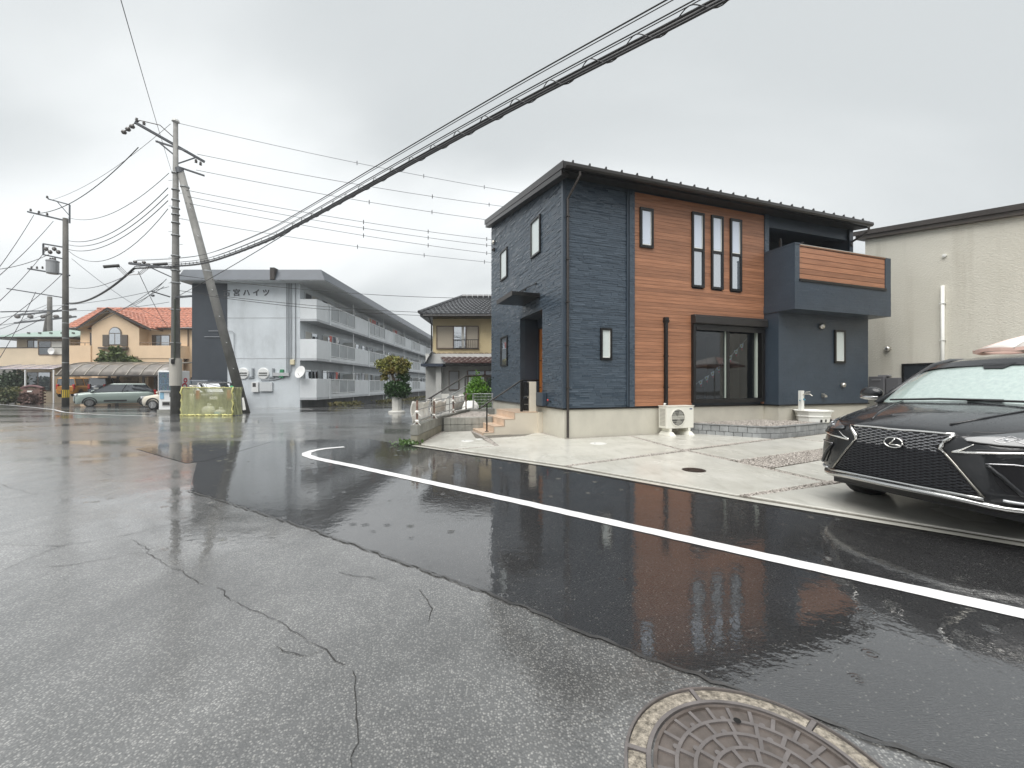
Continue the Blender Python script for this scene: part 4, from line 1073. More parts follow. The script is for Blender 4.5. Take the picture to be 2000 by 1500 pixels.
# body side/hood/roof as one lofted cage: stations front to back, half section bottom to top
ST = [ # x,  [(y,z)...]
 (-.02,[(.44,.35),(.50,.40),(.50,.56),(.46,.72),(.43,.83),(.26,.862),(0,.870)]),
 (-.10,[(.66,.34),(.72,.40),(.70,.57),(.66,.74),(.58,.855),(.33,.895),(0,.905)]),
 (-.26,[(.80,.32),(.86,.40),(.85,.58),(.82,.78),(.72,.895),(.42,.945),(0,.958)]),
 (-.50,[(.86,.28),(.905,.42),(.905,.60),(.885,.82),(.79,.95),(.48,1.00),(0,1.015)]),
 (-.82,[(.87,.26),(.92,.46),(.922,.66),(.905,.88),(.83,1.01),(.52,1.055),(0,1.07)]),
 (-1.16,[(.87,.26),(.92,.46),(.925,.68),(.915,.93),(.84,1.075),(.54,1.12),(0,1.135)]),
 (-1.6,[(.87,.24),(.915,.44),(.92,.68),(.91,.96),(.84,1.10),(.5,1.13),(0,1.14)]),
 (-2.6,[(.87,.24),(.915,.44),(.92,.68),(.91,.98),(.84,1.12),(.5,1.13),(0,1.13)]),
 (-3.7,[(.87,.26),(.92,.46),(.925,.70),(.91,1.02),(.82,1.16),(.5,1.17),(0,1.17)]),
 (-4.35,[(.82,.30),(.88,.48),(.89,.72),(.86,1.04),(.74,1.16),(.45,1.18),(0,1.18)]),
 (-4.60,[(.66,.38),(.72,.52),(.74,.72),(.70,1.02),(.60,1.12),(.38,1.14),(0,1.14)])]
rows = []
for x, pr in ST:
    half = [(x, y, z) for y, z in pr]
    rows.append(half + [(x_, -y_, z_) for x_, y_, z_ in reversed(half[:-1])])
mb = MB(); mb.grid(rows); n = len(rows[0])
mb.f.append(tuple(range(n))); mb.f.append(tuple(range((len(rows)-1)*n, len(rows)*n)))
body = mb.build('body', PAINTB, car, smooth=True, sub=2)
# greenhouse: windscreen, roof, side glass
GX = .16
def gh(x, y, z): return (x, y, z)
A0 = [(-1.02,.0,1.105),(-1.03,.40,1.097),(-1.08,.70,1.072),(-1.16,.83,1.055)]      # base of the screen, centre to side
A1 = [(-1.62,.0,1.535),(-1.63,.34,1.528),(-1.68,.54,1.508),(-1.75,.64,1.485)]        # top of the screen
def mirror(r_): return [(x,-y,z) for x,y,z in reversed(r_)][:-1] + r_
b0, b1 = mirror(A0), mirror(A1)
rows = []
for j in range(7):
    v = j/6; rows.append([tuple(p[i]+(q[i]-p[i])*v + (.03*math.sin(math.pi*v) if i==2 else (.02*math.sin(math.pi*v) if i==0 else 0)) for i in range(3)) for p,q in zip(b0,b1)])
scr = MB(); scr.grid(rows); scr = scr.build('windscreen', G_SCR, car, smooth=True, sub=1)
RT = [A1, [(-2.02,.0,1.615),(-2.02,.36,1.607),(-2.05,.56,1.58),(-2.08,.67,1.545)], [(-2.8,.0,1.64),(-2.8,.36,1.63),(-2.8,.57,1.60),(-2.8,.665,1.565)],
      [(-3.6,.0,1.61),(-3.6,.36,1.60),(-3.6,.55,1.57),(-3.6,.65,1.53)], [(-4.05,.0,1.55),(-4.05,.34,1.54),(-4.05,.52,1.51),(-4.05,.60,1.47)]]
mb = MB(); mb.grid([mirror(r_) for r_ in RT]); mb.build('roof', PAINTB, car, smooth=True, sub=2, solid=.02)
mb = MB(); mb.grid([mirror(RT[-1]), [(x-.45,y*1.08,1.12) for x,y,z in mirror(RT[-1])]]); mb.build('rear_screen', G_DARK, car, smooth=True)
for s in (1,-1):
    up_ = [(-1.75,.64*s,1.48),(-2.08,.67*s,1.54),(-2.8,.665*s,1.56),(-3.6,.65*s,1.525),(-4.05,.60*s,1.465)]
    dn_ = [(-1.16,.845*s,1.06),(-2.0,.86*s,1.09),(-2.8,.86*s,1.11),(-3.6,.85*s,1.14),(-4.35,.78*s,1.15)]
    MB().grid([up_,dn_]).build('side_glass', G_DARK, car, smooth=True)
    MB().tube([(-1.12,.85*s,1.05),(-1.44,.75*s,1.28),(-1.74,.65*s,1.495),(-2.08,.68*s,1.56),(-2.8,.675*s,1.58),(-3.6,.66*s,1.545),(-4.05,.61*s,1.485)], [.035,.032,.03,.025,.025,.025,.025], 8).build('pillar', PAINTB, car, smooth=True)
    for x in (-2.75,-3.65): MB().bar((x,.865*s,1.10),(x+.08,.665*s,1.56),.07,.02).build('door_pillar', GRBLK, car)
# dark band and sensor pod at the top of the screen
rows = []
for v in (.80,.90,1.0):
    rows.append([tuple(p[i]+(q[i]-p[i])*v + (.037*math.sin(math.pi*v)+.004 if i==2 else (.03*math.sin(math.pi*v)+.006 if i==0 else 0)) for i in range(3)) for p,q in zip(b0,b1)])
MB().grid(rows).build('screen_band', GRBLK, scr, smooth=True)
MB().hexa([(-1.46,-.08,1.425),(-1.46,.08,1.425),(-1.54,.13,1.48),(-1.54,-.13,1.48)],[(-1.425,-.07,1.437),(-1.425,.07,1.437),(-1.51,.12,1.492),(-1.51,-.12,1.492)]).build('sensor_pod', GRBLK, scr)
MB().tube([(-1.02,-.65,1.10),(-1.0,-.2,1.125),(-1.03,.25,1.125)], .012, 6).tube([(-1.03,.0,1.12),(-1.0,.4,1.12),(-1.08,.72,1.09)], .012, 6).build('wiper', PLBLK, car)
# what lies on the body skin is projected onto it
from mathutils.bvhtree import BVHTree
bpy.context.view_layer.update()
bvh = BVHTree.FromObject(body, bpy.context.evaluated_depsgraph_get())
def skin(y, z, off=0.):
    h = bvh.ray_cast(Vector((1.5,y,z)), Vector((-1,0,0)))
    if h[0] is None or h[0].x < -.75:
        s_ = 1 if y > 0 else -1
        h = bvh.ray_cast(Vector((-.62,2*s_,z)), Vector((0,-s_,0)))
        if h[0] is None: return (-.5, y, z)
    n_ = h[1] if h[1].x > 0 or abs(h[1].y) > .8 else -h[1]
    if n_.x < -.2: n_ = -n_
    return tuple(h[0] + n_*off)
def skin_top(x, y, off=0.):
    h = bvh.ray_cast(Vector((x,y,3)), Vector((0,0,-1))); return tuple(h[0]+Vector((0,0,off)))
def path(pts, off, n=6):
    out = []
    for (y0,z0),(y1,z1) in zip(pts, pts[1:]):
        out += [skin(y0+(y1-y0)*i/n, z0+(z1-z0)*i/n, off) for i in range(n)]
    return out + [skin(pts[-1][0], pts[-1][1], off)]
def patch(rows2, off, n=4):
    """rows2: rows of (y,z) control points, refined and projected"""
    def ref(r_):
        o = []
        for (a,b_),(c,d) in zip(r_, r_[1:]): o += [(a+(c-a)*i/n, b_+(d-b_)*i/n) for i in range(n)]
        return o + [r_[-1]]
    R2 = [ref(r_) for r_ in rows2]; out = []
    for p,q in zip(R2,R2[1:]): out += [[(a[0]+(b_[0]-a[0])*i/n, a[1]+(b_[1]-a[1])*i/n) for a,b_ in zip(p,q)] for i in range(n)]
    out.append(R2[-1])
    return [[skin(y,z,off) for y,z in r_] for r_ in out]
# spindle grille
GT, GP, GB = (.40,.850), (.315,.745), (.575,.385)
def gw(z):
    if z >= GP[1]: return GP[0]+(GT[0]-GP[0])*(z-GP[1])/(GT[1]-GP[1])
    u = (GP[1]-z)/(GP[1]-GB[1]); return GP[0]+(GB[0]-GP[0])*u**.9
rows = []
for k in range(19):
    z = GB[1]+(GT[1]-GB[1])*k/18; w_ = gw(z)
    rows.append([skin(w_*(i/12-1), z, .008) for i in range(25)])
gr = MB(); gr.grid(rows); gr = gr.build('grille', GRBLK, car, smooth=True)
def clip_gr(p, q):
    out = []; n = 48
    for i in range(n+1):
        y = p[0]+(q[0]-p[0])*i/n; z = p[1]+(q[1]-p[1])*i/n
        if GB[1]+.005 < z < GT[1]-.006 and abs(y) < gw(z)-.008: out.append((y, z))
    return out
GBAR = M('grille_bar', (.035,.037,.042), .25, .5)
GBARL = M('grille_bar_bright', (.36,.36,.37), .25, .9)
for s in (1,-1):
    k = -1.5
    while k < 1.5:
        seg = clip_gr((k-.9*s, GB[1]-.02), (k+.9*s, GB[1]-.02+.56))
        hi_ = [skin(y,z,.017) for y,z in seg if z > .70]; lo_ = [skin(y,z,.015) for y,z in seg if z <= .715]
        if len(hi_) > 1: MB().tube(hi_, .0034, 5).build('mesh_bar', GBARL, gr)
        if len(lo_) > 1: MB().tube(lo_, .0042, 5).build('mesh_bar', GBAR, gr)
        k += .083
MB().tube(path([(-GT[0],GT[1]+.004),(GT[0],GT[1]+.004)],.016,14), .010, 8).build('grille_surround', CHROME, gr, smooth=True)
for s in (1,-1):
    e_ = [skin(gw(GT[1]-(GT[1]-GB[1])*k/16)*s, GT[1]-(GT[1]-GB[1])*k/16, .014) for k in range(17)]
    MB().tube(e_[:6], [.012,.015,.017,.018,.015,.011], 8).build('grille_surround', CHROME, gr, smooth=True)
    MB().tube(e_[5:], [.010]*len(e_[5:]), 8).build('grille_surround', M('dark_chrome',(.30,.29,.26),.2,.9), gr, smooth=True)
MB().tube(path([(-GB[0],GB[1]-.002),(GB[0],GB[1]-.002)],.034,14), .013, 8).build('grille_surround', SATIN, gr, smooth=True)
# badge: oval ring with a slanted letter
ez = .742; ex = skin(0,ez)[0]+.014
MB().grid([[(ex+.012, v*.078*math.cos(a), ez+v*.051*math.sin(a)) for a in [2*math.pi*i/32 for i in range(33)]] for v in (0.001,.5,1.)]+[[(ex-.004, .078*math.cos(a), ez+.051*math.sin(a)) for a in [2*math.pi*i/32 for i in range(33)]]]).build('badge', M('badge_dark',(.02,.021,.023),.1,.2), gr)
MB().tube([(ex+.016,.072*math.cos(a),ez+.046*math.sin(a)) for a in [2*math.pi*i/32 for i in range(33)]], .0065, 8).build('badge_ring', CHROME, gr, smooth=True)
MB().tube([(ex+.018,.016,ez+.037),(ex+.018,-.026,ez-.016)], [.006,.009], 8).tube([(ex+.018,-.026,ez-.018),(ex+.018,.054,ez-.021)], [.008,.005], 8).build('badge_letter', CHROME, gr, smooth=True)
# bonnet shut lines
for s in (1,-1):
    MB().tube([skin_top(x,y*s,.0) for x,y in ((-.14,.47),(-.22,.60),(-.40,.69),(-.65,.735),(-.95,.76),(-1.12,.775))], .005, 5).build('shut_line', PLBLK, car)
    MB().tube([skin_top(x,y*s,.004) for x,y in ((-.20,.30),(-.45,.40),(-.75,.48),(-1.02,.53))], .010, 6).build('bonnet_crease', PAINTB, car, smooth=True)
# headlamps, light bars, bumper scoops, lip; mirrored
for s in (1,-1):
    S = lambda pts: [(y*s,z) for y,z in pts]
    hl_ = MB(); hl_.grid(patch([S([(.47,.838),(.60,.872),(.74,.905),(.87,.925)]), S([(.46,.825),(.62,.838),(.76,.85),(.90,.875)]), S([(.48,.815),(.62,.80),(.76,.795),(.91,.82)])], .012))
    hl_ = hl_.build('headlight', LAMP, car, smooth=True)
    MB().tube(path(S([(.48,.812),(.62,.797),(.76,.792),(.90,.816)]),.012), .006, 6).build('lamp_edge', PLBLK, hl_)
    for q4 in (((.60,.825),(.655,.862),(.69,.845),(.635,.81)),((.685,.828),(.735,.885),(.77,.868),(.725,.812)),((.765,.835),(.815,.902),(.85,.885),(.80,.82))):
        q4 = S(q4); MB().tube(path(list(q4)+[q4[0]],.014,3), .0024, 6).build('lamp_bezel', GBARL, hl_)
        cy, cz = sum(p[0] for p in q4)/4, sum(p[1] for p in q4)/4
        MB().ball(skin(cy,cz,.014), (.008,.014,.010), 10).build('lamp_lens', LAMPW, hl_)
    MB().tube(path(S([(.40,.715),(.52,.728),(.70,.745),(.88,.765)]),.012), .0105, 6).build('light_bar', CHROME, car, smooth=True)
    MB().tube(path(S([(.40,.716),(.46,.748),(.515,.79)]),.014), [.011-.0007*i for i in range(13)], 6).build('light_bar_tip', CHROME, car, smooth=True)
    MB().tube(path(S([(.53,.752),(.70,.768),(.88,.79)]),.012), .004, 6).build('light_bar_line', PLBLK, car)
    MB().grid(patch([S([(.60,.64),(.72,.65),(.87,.655)]),S([(.63,.53),(.74,.51),(.89,.50)]),S([(.68,.44),(.78,.42),(.89,.42)])], .008)).build('bumper_scoop', GRBLK, car, smooth=True)
    MB().tube(path(S([(.58,.65),(.70,.66),(.87,.645)]),.012), .007, 6).build('scoop_rim', GBARL, car, smooth=True)
    MB().tube(path(S([(.59,.64),(.66,.56),(.75,.43)]),.012), .016, 6).build('scoop_blade', PAINTB, car, smooth=True)
    MB().tube(path(S([(.66,.385),(.74,.378),(.82,.382)]),.010), .011, 6).build('fog_lamp', LAMPW, car, smooth=True)
    # wing mirror
    mr = MB(); mr.ball((-1.34,1.05*s,1.165), (.075,.125,.08), 16); mr = mr.build('mirror', PAINTB, car, smooth=True)
    MB().ball((-1.335,1.06*s,1.115), (.07,.12,.035), 12).build('mirror_base', M('mirror_trim',(.5,.5,.5),.2,.9), mr, smooth=True)
    MB().bar((-1.34,.84*s,1.06),(-1.34,.98*s,1.12),.05,.03).build('mirror_arm', PLBLK, mr)
    for x in (-.98,-3.64):
        w_ = MB(); w_.lathe([(.20,-.10),(.34,-.11),(.365,-.08),(.365,.08),(.34,.11),(.20,.10)], c=(x,.83*s,.345), n=32, axis='y'); w_ = w_.build('wheel', RUBBER, car, smooth=True)
        MB().lathe([(.25,.095*s),(.24,.07*s),(.08,.06*s),(0,.07*s)], c=(x,.83*s,.345), n=28, axis='y').build('rim', SATIN, w_, smooth=True)
        MB().lathe([(.40,.02),(.44,.10),(.40,.105)], c=(x,.82*s,.36), n=24, axis='y', a0=0, a1=math.pi) .build('arch_lip', PLBLK, car)
# lower lip and skirt
lipy = [-.93,-.86,-.74,-.62,-.50,-.3,0,.3,.50,.62,.74,.86,.93]
def lip(y, z, off): 
    x = np.interp(abs(y), [0,.3,.5,.62,.74,.86,.93], [.075,.045,-.01,-.06,-.14,-.30,-.50]); return (x+off, y, z)
lz = [.335,.32,.31,.315,.335,.345,.348,.345,.335,.315,.31,.32,.335]
MB().grid([[lip(y,z+.03,-.03) for y,z in zip(lipy,lz)],[lip(y,z+.022,.0) for y,z in zip(lipy,lz)],[lip(y,z,.006) for y,z in zip(lipy,lz)],[lip(y,z-.018,-.01) for y,z in zip(lipy,lz)],[lip(y,z-.02,-.06) for y,z in zip(lipy,lz)]]).build('front_lip', SATIN, car, smooth=True, sub=1)
MB().grid([[lip(y,.372,-.07) for y in lipy],[lip(y,z+.028,-.028) for y,z in zip(lipy,lz)]]).build('lower_grille', GRBLK, car, smooth=True)
MB().grid([[lip(y,z-.022,-.05) for y,z in zip(lipy,lz)],[lip(y,.255,-.16) for y in lipy],[lip(y,.23,-.5) for y in lipy]]).build('undertray', PLBLK, car)
for s in (1,-1): MB().box(-3.3,-1.35,.80*s-.06,.80*s+.06,.20,.27).build('side_skirt', PLBLK, car)
MB().box(-4.5,-.3,-.75,.75,.20,.30).build('underbody', PLBLK, car)
# ================================================================== GREY APARTMENT BLOCK
apt = thing('apartment_block', 'long grey three-storey apartment block with balconies and a navy end strip', 'building')
APT = M('apartment_grey', (.57,.61,.64), .6, var=.10, vs=.5, bs=30, bst=.15, bd=.01, dirt=.32)
APTP = M('parapet_grey', (.68,.71,.73), .6, var=.06, vs=.7, bs=30, bst=.15, bd=.01, dirt=.15)
APTD = M('apartment_navy', (.038,.046,.058), .5, var=.15, vs=.6, dirt=.3)
APTF = M('fascia_navy', (.060,.072,.088), .42, .1, var=.12)
SLAB = M('balcony_soffit', (.46,.48,.50), .7, var=.1)
WALLX, BALX, AY0_, AY1_ = -14.65, -13.50, 28.3, 76.0
G0 = -.75
MB().box(-22.07,WALLX,AY0_,AY1_,G0,8.30).build('wall', APT, apt)
MB().box(-22.09,-19.67,AY0_-.03,AY0_+4,G0,8.28).build('end_strip', APTD, apt)
for z in (5.85,3.05): MB().box(-19.66,WALLX+.004,AY0_-.012,AY0_,z,z+.05).build('wall_band', SLAB, apt)
# slanted roof fascia
o0 = [(-22.55,27.45,8.28),(-12.55,27.45,8.28),(-12.55,77,8.28),(-22.55,77,8.28)]
o1 = [(-22.25,27.75,9.05),(-12.95,27.75,9.05),(-12.95,76.7,9.05),(-22.25,76.7,9.05)]
rf = MB().hexa(o0,o1).build('roof', APTF, apt)
MB().box(-22.5,-12.60,27.5,76.9,8.24,8.278).build('soffit', APTP, rf)
MB().box(-16.2,-15.9,27.40,27.9,8.3,9.10).build('cable_bracket', BROWNM, rf)
an = MB().tube([(-17.0,47,9.05),(-17.0,47,11.0)], .03, 6).bar((-17.6,47,10.8),(-16.4,47,10.8),.03)
for k in range(5): an.bar((-17.5+.25*k,46.7,10.8),(-17.5+.25*k,47.3,10.8),.02)
an.build('aerial', GREYR, rf)
RAILW = M('rail_white', (.74,.76,.77), .45); PANELG = M('rail_panel', (.24,.265,.28), .3, var=.15, vs=1.5)
FRAMEA = M('alu_frame', (.50,.52,.53), .4, .4); CURT = M('curtain', (.55,.54,.50), .9)
apt_pane = []
for fl,(zb,zt) in enumerate(((.20,1.67),(2.93,4.41),(5.65,7.17))):
    MB().box(WALLX,BALX,AY0_,AY1_,zb,zb+.16).build('balcony_slab', SLAB, apt)
    MB().box(WALLX+.005,BALX,AY0_,AY0_+.12,zb+.16,zt).build('parapet', APTP, apt)
    for u in range(6):
        ys = 30.5+8.3*u; ye = ys+4.8; y0 = AY0_+.12 if u == 0 else 30.5+8.3*(u-1)+4.8
        if ys > AY1_: break
        MB().box(BALX-.12,BALX,y0,ys,zb+.16,zt).build('parapet', APTP, apt, bevel=.01)
        MB().box(BALX-.02,BALX+.05,ys-.28,ys-.02,zb-.0,zt+.02).build('pilaster', APTP, apt)
        MB().box(BALX-.12,BALX,ys,min(ye,AY1_),zb+.16,zb+.36).build('parapet', APTP, apt)
        rl = MB(); ye = min(ye,AY1_)
        rl.box(BALX-.08,BALX-.02,ys,ye,zt-.06,zt); rl.box(BALX-.08,BALX-.02,ys,ye,zb+.40,zb+.45)
        for k in range(4): rl.box(BALX-.085,BALX-.015,ys+(ye-ys-.06)*k/3,ys+(ye-ys-.06)*k/3+.06,zb+.36,zt-.002)
        rl = rl.build('railing', RAILW, apt)
        for k in range(3):
            a, b_ = ys+.06+(ye-ys-.06)*k/3, ys+(ye-ys-.06)*(k+1)/3
            if fl == 0 and u == 0 and k == 0:
                for q in range(12): MB().box(BALX-.06,BALX-.04,a+.05+q*.12,a+.09+q*.12,zb+.45,zt-.06).build('baluster', RAILW, rl)
            else: MB().box(BALX-.06,BALX-.045,a+.01,b_-.01,zb+.46,zt-.07).build('rail_panel', PANELG, rl)
        # partition between flats and drain pipe
        MB().box(WALLX,BALX-.14,ye+.25,ye+.33,zb+.16,zb+1.95).build('partition', M('partition_white',(.60,.61,.60),.6), apt)
        MB().tube([(BALX-.22,ye+.1,zb+.16),(BALX-.22,ye+.1,zb+2.72)], .05, 8).build('drain_pipe', RAILW, apt)
        # windows on the wall behind
        for (w0,w1,h0,h1) in ((29.1+8.3*u if u else 28.9,30.9+8.3*u,zb+.30,zb+2.15),(31.6+8.3*u,33.3+8.3*u,zb+.30,zb+2.15),(34.0+8.3*u,34.8+8.3*u,zb+.9,zb+2.1)):
            if w1 > AY1_: continue
            fo = window(lambda a,z,d: (WALLX+d,a,z), w0,w1,h0,h1, None, .05, fm=FRAMEA, parent=apt, proud=.06, trans=None) if False else None
            m_ = MB(); X = WALLX
            m_.box(X,X+.06,w0,w1,h0,h0+.06); m_.box(X,X+.06,w0,w1,h1-.06,h1); m_.box(X,X+.058,w0,w0+.06,h0+.06,h1-.06); m_.box(X,X+.058,w1-.06,w1,h0+.06,h1-.06); m_.box(X,X+.057,(w0+w1)/2-.03,(w0+w1)/2+.03,h0+.06,h1-.06)
            fo = m_.build('window', FRAMEA, apt)
            for q in (0,1):
                a, b_ = (w0+.06,(w0+w1)/2-.03) if q == 0 else ((w0+w1)/2+.03,w1-.06)
                MB().box(X+.004,X+.02,a,b_,h0+.06,h1-.06).build('pane', (G_DARK,G_MIR,CURT)[(fl*7+u*3+q*2+int(w0))%3], fo)
        if u < 5: MB().box(WALLX,WALLX+.32,33.4+8.3*u,34.0+8.3*u,zb+.16,zb+.7).build('outdoor_unit', M('unit_white',(.6,.6,.57),.5), apt)
    # washing lines with a few clothes
    for u in range(5):
        MB().tube([(BALX-.35,30.2+8.3*u,zb+2.05),(BALX-.35,34.6+8.3*u,zb+2.05)], .018, 6).build('laundry_pole', RAILW, apt)
rl_ = random.Random(9)
for (fl,u,ks) in ((2,1,6),(2,2,4),(1,0,3),(0,0,3)):
    zb = (.20,2.93,5.65)[fl]
    for k in range(ks):
        y = 30.9+8.3*u+.62*k+rl_.uniform(0,.2); h = rl_.uniform(.5,1.0); c_ = rl_.choice([(.55,.16,.14),(.6,.6,.6),(.5,.33,.22),(.12,.13,.16),(.62,.42,.38)])
        rows = [[(BALX-.35+.03*math.sin(i*2.1+j), y+.11*i, zb+2.03-h*j/4) for i in range(5)] for j in range(5)]
        MB().grid(rows).build('laundry', M('cloth_%d%d%d'%tuple(int(v*100) for v in c_), c_, .9), apt, smooth=True, solid=.01)
MB().box(WALLX-.3,WALLX+.02,AY0_+.2,AY1_,G0,.2).build('plinth', M('plinth_grey',(.20,.205,.21),.7,var=.2,dirt=.4), apt)
for u in range(5): MB().tube([(BALX-.3,35.6+8.3*u,G0),(BALX-.3,35.6+8.3*u,.2)], .05, 8).build('drain_pipe', RAILW, apt)
# services on the end wall
PIPE = M('pipe_grey', (.27,.29,.31), .5, .2); YW = AY0_-.05
for k in range(4):
    x = -15.55+.11*k
    MB().tube([(x,YW,8.28),(x,YW,2.1+.05*k),(x-.12,YW,1.8+.03*k),(x-.5-.2*k,YW,1.66-.02*k),(-17.3,YW,1.62-.03*k)], .022, 6).build('service_pipe', PIPE, apt)
MB().tube([(-14.95,YW,8.28),(-14.95,YW,2.95)], .03, 6).build('service_pipe', PIPE, apt)
MB().tube([(-20.9,YW-.03,4.95),(-19.3,YW-.03,4.95),(-19.15,YW-.03,4.8),(-19.15,YW-.03,2.0)], .02, 6).tube([(-21.2,YW-.03,4.55),(-19.7,YW-.03,4.55)], .02, 6).build('service_pipe', PIPE, apt)
MB().box(-15.25,-14.98,YW-.12,AY0_,2.62,2.98).build('junction_box', M('box_cream',(.66,.60,.42),.5), apt, bevel=.02)
for k,x in enumerate((-18.35,-17.25,-16.25,-15.85)):
    pass
for x in (-18.55,-17.15):
    d_ = MB().lathe([(.40,0),(.40,-.05),(.36,-.08),(0,-.09)], c=(x,AY0_,2.02), n=24, axis='y').build('meter_disc', M('meter_white',(.70,.71,.70),.35), apt)
    MB().box(x-.28,x+.28,AY0_-.11,AY0_-.088,2.02,2.09).box(x-.28,x+.28,AY0_-.11,AY0_-.088,1.88,1.93).build('disc_lettering', M('meter_black',(.05,.05,.05),.6), d_)
    MB().box(x+.36,x+.75,AY0_-.10,AY0_,1.72,1.82).box(x+.64,x+.75,AY0_-.13,AY0_,1.82,2.38).build('meter_bracket', PIPE, apt)
for x,w_,c_ in ((-16.35,1.0,'grey'),(-15.0,0,'')):
    if w_: MB().box(x-.1,x+w_,AY0_-.16,AY0_,1.85,2.08).build('sign_lamp', M('lamp_grey',(.45,.46,.47),.4), apt)
MB().prism([(-16.05+.9*0-.0,1.78),(-15.75,1.72),(-15.75,2.3),(-15.95,2.3)], AY0_-.14, AY0_, 'y').build('sign_end', M('sign_green',(.03,.22,.10),.5), apt)
MB().box(-17.9,-17.45,AY0_-.16,AY0_,.75,1.42).build('meter_box', M('meter_white',(.70,.71,.70),.35), apt); MB().box(-17.35,-16.5,AY0_-.14,AY0_,.80,1.42).build('meter_box', M('meter_pale',(.55,.57,.58),.4), apt)
MB().box(-17.82,-17.60,AY0_-.166,AY0_-.158,1.10,1.36).build('meter_window', M('meter_black',(.05,.05,.05),.6), apt)
di = MB(); di.lathe([(0,0),(.2,-.015),(.42,-.08),(.43,-.08),(.43,-.06),(.2,.005),(0,.02)], c=(0,0,0), n=28, axis='y'); di = di.build('satellite_dish', M('dish_white',(.72,.72,.71),.4), apt, smooth=True)
di.location = (-14.42,AY0_-.35,2.10); di.rotation_euler = (R(-18),0,R(-20))
MB().tube([(-14.42,AY0_-.30,2.05),(-14.42,AY0_-.05,1.70)], .03, 6).tube([(-14.42,AY0_-.4,1.75),(-14.42,AY0_-.75,2.05)], .015, 6).build('dish_arm', GREYR, apt)

def text_mesh(body_, size, depth, name, mat, parent, loc, rot, bold=0.):
    cu = bpy.data.curves.new(name, 'FONT'); cu.body = body_; cu.size = size; cu.extrude = depth; cu.offset = bold
    cu.align_x = 'LEFT'
    tmp = bpy.data.objects.new(name+'_tmp', cu); COL.objects.link(tmp)
    bpy.context.view_layer.update()
    me = bpy.data.meshes.new_from_object(tmp.evaluated_get(bpy.context.evaluated_depsgraph_get()))
    bpy.data.objects.remove(tmp); bpy.data.curves.remove(cu)
    me.materials.clear(); me.materials.append(mat); me.name = name
    o = bpy.data.objects.new(name, me); COL.objects.link(o); o.parent = parent; o.location = loc; o.rotation_euler = rot
    return o
LETTER = M('sign_letter', (.09,.095,.105), .5)
for i,ch in enumerate('古宮ハイツ'):
    text_mesh(ch, .52, .02, 'letter', LETTER, apt, (-19.96+.68*i, AY0_-.022, 7.42), (R(90),0,0), .004)

# weeds along the foot of the block
wds = thing('verge_weeds', 'straggling grass and weeds along the foot of the apartment balconies', 'weeds', (0,0,0))
r = np.random.default_rng(8); n_ = 2600; yy = r.uniform(30,62,n_); k_ = (np.sin(yy*1.7)+np.sin(yy*.6+1) > .1)
yy = yy[k_]; P_ = np.stack([-13.15+r.normal(0,.22,len(yy)), yy, np.array([gz(v) for v in yy])+r.uniform(0,.22,len(yy))],1)
leaf_mesh('blades', P_, leafmat('dry_grass', (.08,.10,.03), (.24,.20,.09), 1.5, .7), wds, .22, 3, 'stuff', up=1.2)

# ================================================================== TOPIARY TREE IN A WHITE POT
def crown_points(blobs, n, seed, hollow=.55):
    r = np.random.default_rng(seed); out = []
    tot = sum(b_[3]*b_[4]*b_[5] for b_ in blobs)
    for (cx,cy,cz,rx,ry,rz) in blobs:
        k = int(n*rx*ry*rz/tot); d = r.normal(0,1,(k,3)); d /= np.linalg.norm(d,axis=1)[:,None]
        rad = (hollow+(1-hollow)*r.random((k,1)))*(1+.13*np.sin(d[:,:1]*7+cx)*np.sin(d[:,1:2]*6+cz*3))
        out.append(d*rad*np.array([rx,ry,rz])+np.array([cx,cy,cz]))
    return np.concatenate(out)
tr = thing('topiary_tree', 'small bronze-leaved tree with a clipped lower ball standing in a white pot', 'tree', (-5.85,20.8,gz(20.8)))
BARK = M('bark', (.07,.05,.035), .9, var=.4, vs=10, bs=25, bst=.8)
MB().tube([(0,0,.5),(.02,0,1.0),(-.10,.02,1.5),(-.22,.0,1.9),(-.30,.02,2.35)], [.09,.085,.075,.06,.03], 8).build('trunk', BARK, tr, smooth=True)
for p in ([( -.10,.02,1.45),(.12,.0,1.75),(.38,.05,2.1)],[(-.2,0,1.85),(-.5,.1,2.2),(-.75,.1,2.5)],[(.05,0,1.6),(.40,-.05,1.75)],[(-.22,0,1.9),(.0,-.1,2.4),(.05,-.1,2.7)]):
    MB().tube(p, [.045,.03,.012][:len(p)] if len(p)==3 else [.04,.012], 6).build('limb', BARK, tr)
L_BR = leafmat('leaf_bronze', (.09,.11,.02), (.25,.25,.06), 5, .4, (.24,.14,.045))
L_DG = leafmat('leaf_dark', (.012,.035,.012), (.05,.11,.03), 8, .3)
up_bl = [(-.78,0,2.42,.34,.32,.26),(-.36,.05,2.62,.36,.34,.28),(.05,-.05,2.55,.36,.32,.26),(.42,.05,2.45,.32,.3,.26),(-.5,-.1,2.15,.3,.3,.25),(-.02,-.1,2.2,.34,.3,.26),(-.62,0,1.78,.22,.22,.18),(.30,0,2.12,.3,.28,.24)]
leaf_mesh('crown', crown_points(up_bl, 3600, 5, .3), L_BR, tr, .13, 6)
leaf_mesh('crown', crown_points([(.42,0,1.80,.26,.24,.22),(.15,0,1.86,.2,.2,.16)], 700, 7, .3), L_DG, tr, .12, 8)
leaf_mesh('crown', crown_points([(.05,0,1.14,.66,.60,.42),(-.2,-.1,1.25,.4,.4,.34),(.3,.05,1.28,.36,.4,.32)], 4200, 9, .6), L_DG, tr, .12, 10)
pot = thing('white_pot', 'tall white concrete pot on a round foot under the topiary tree', 'pot', (-5.85,20.8,gz(20.8)))
POTW = M('pot_white', (.58,.57,.53), .6, var=.08, dirt=.3)
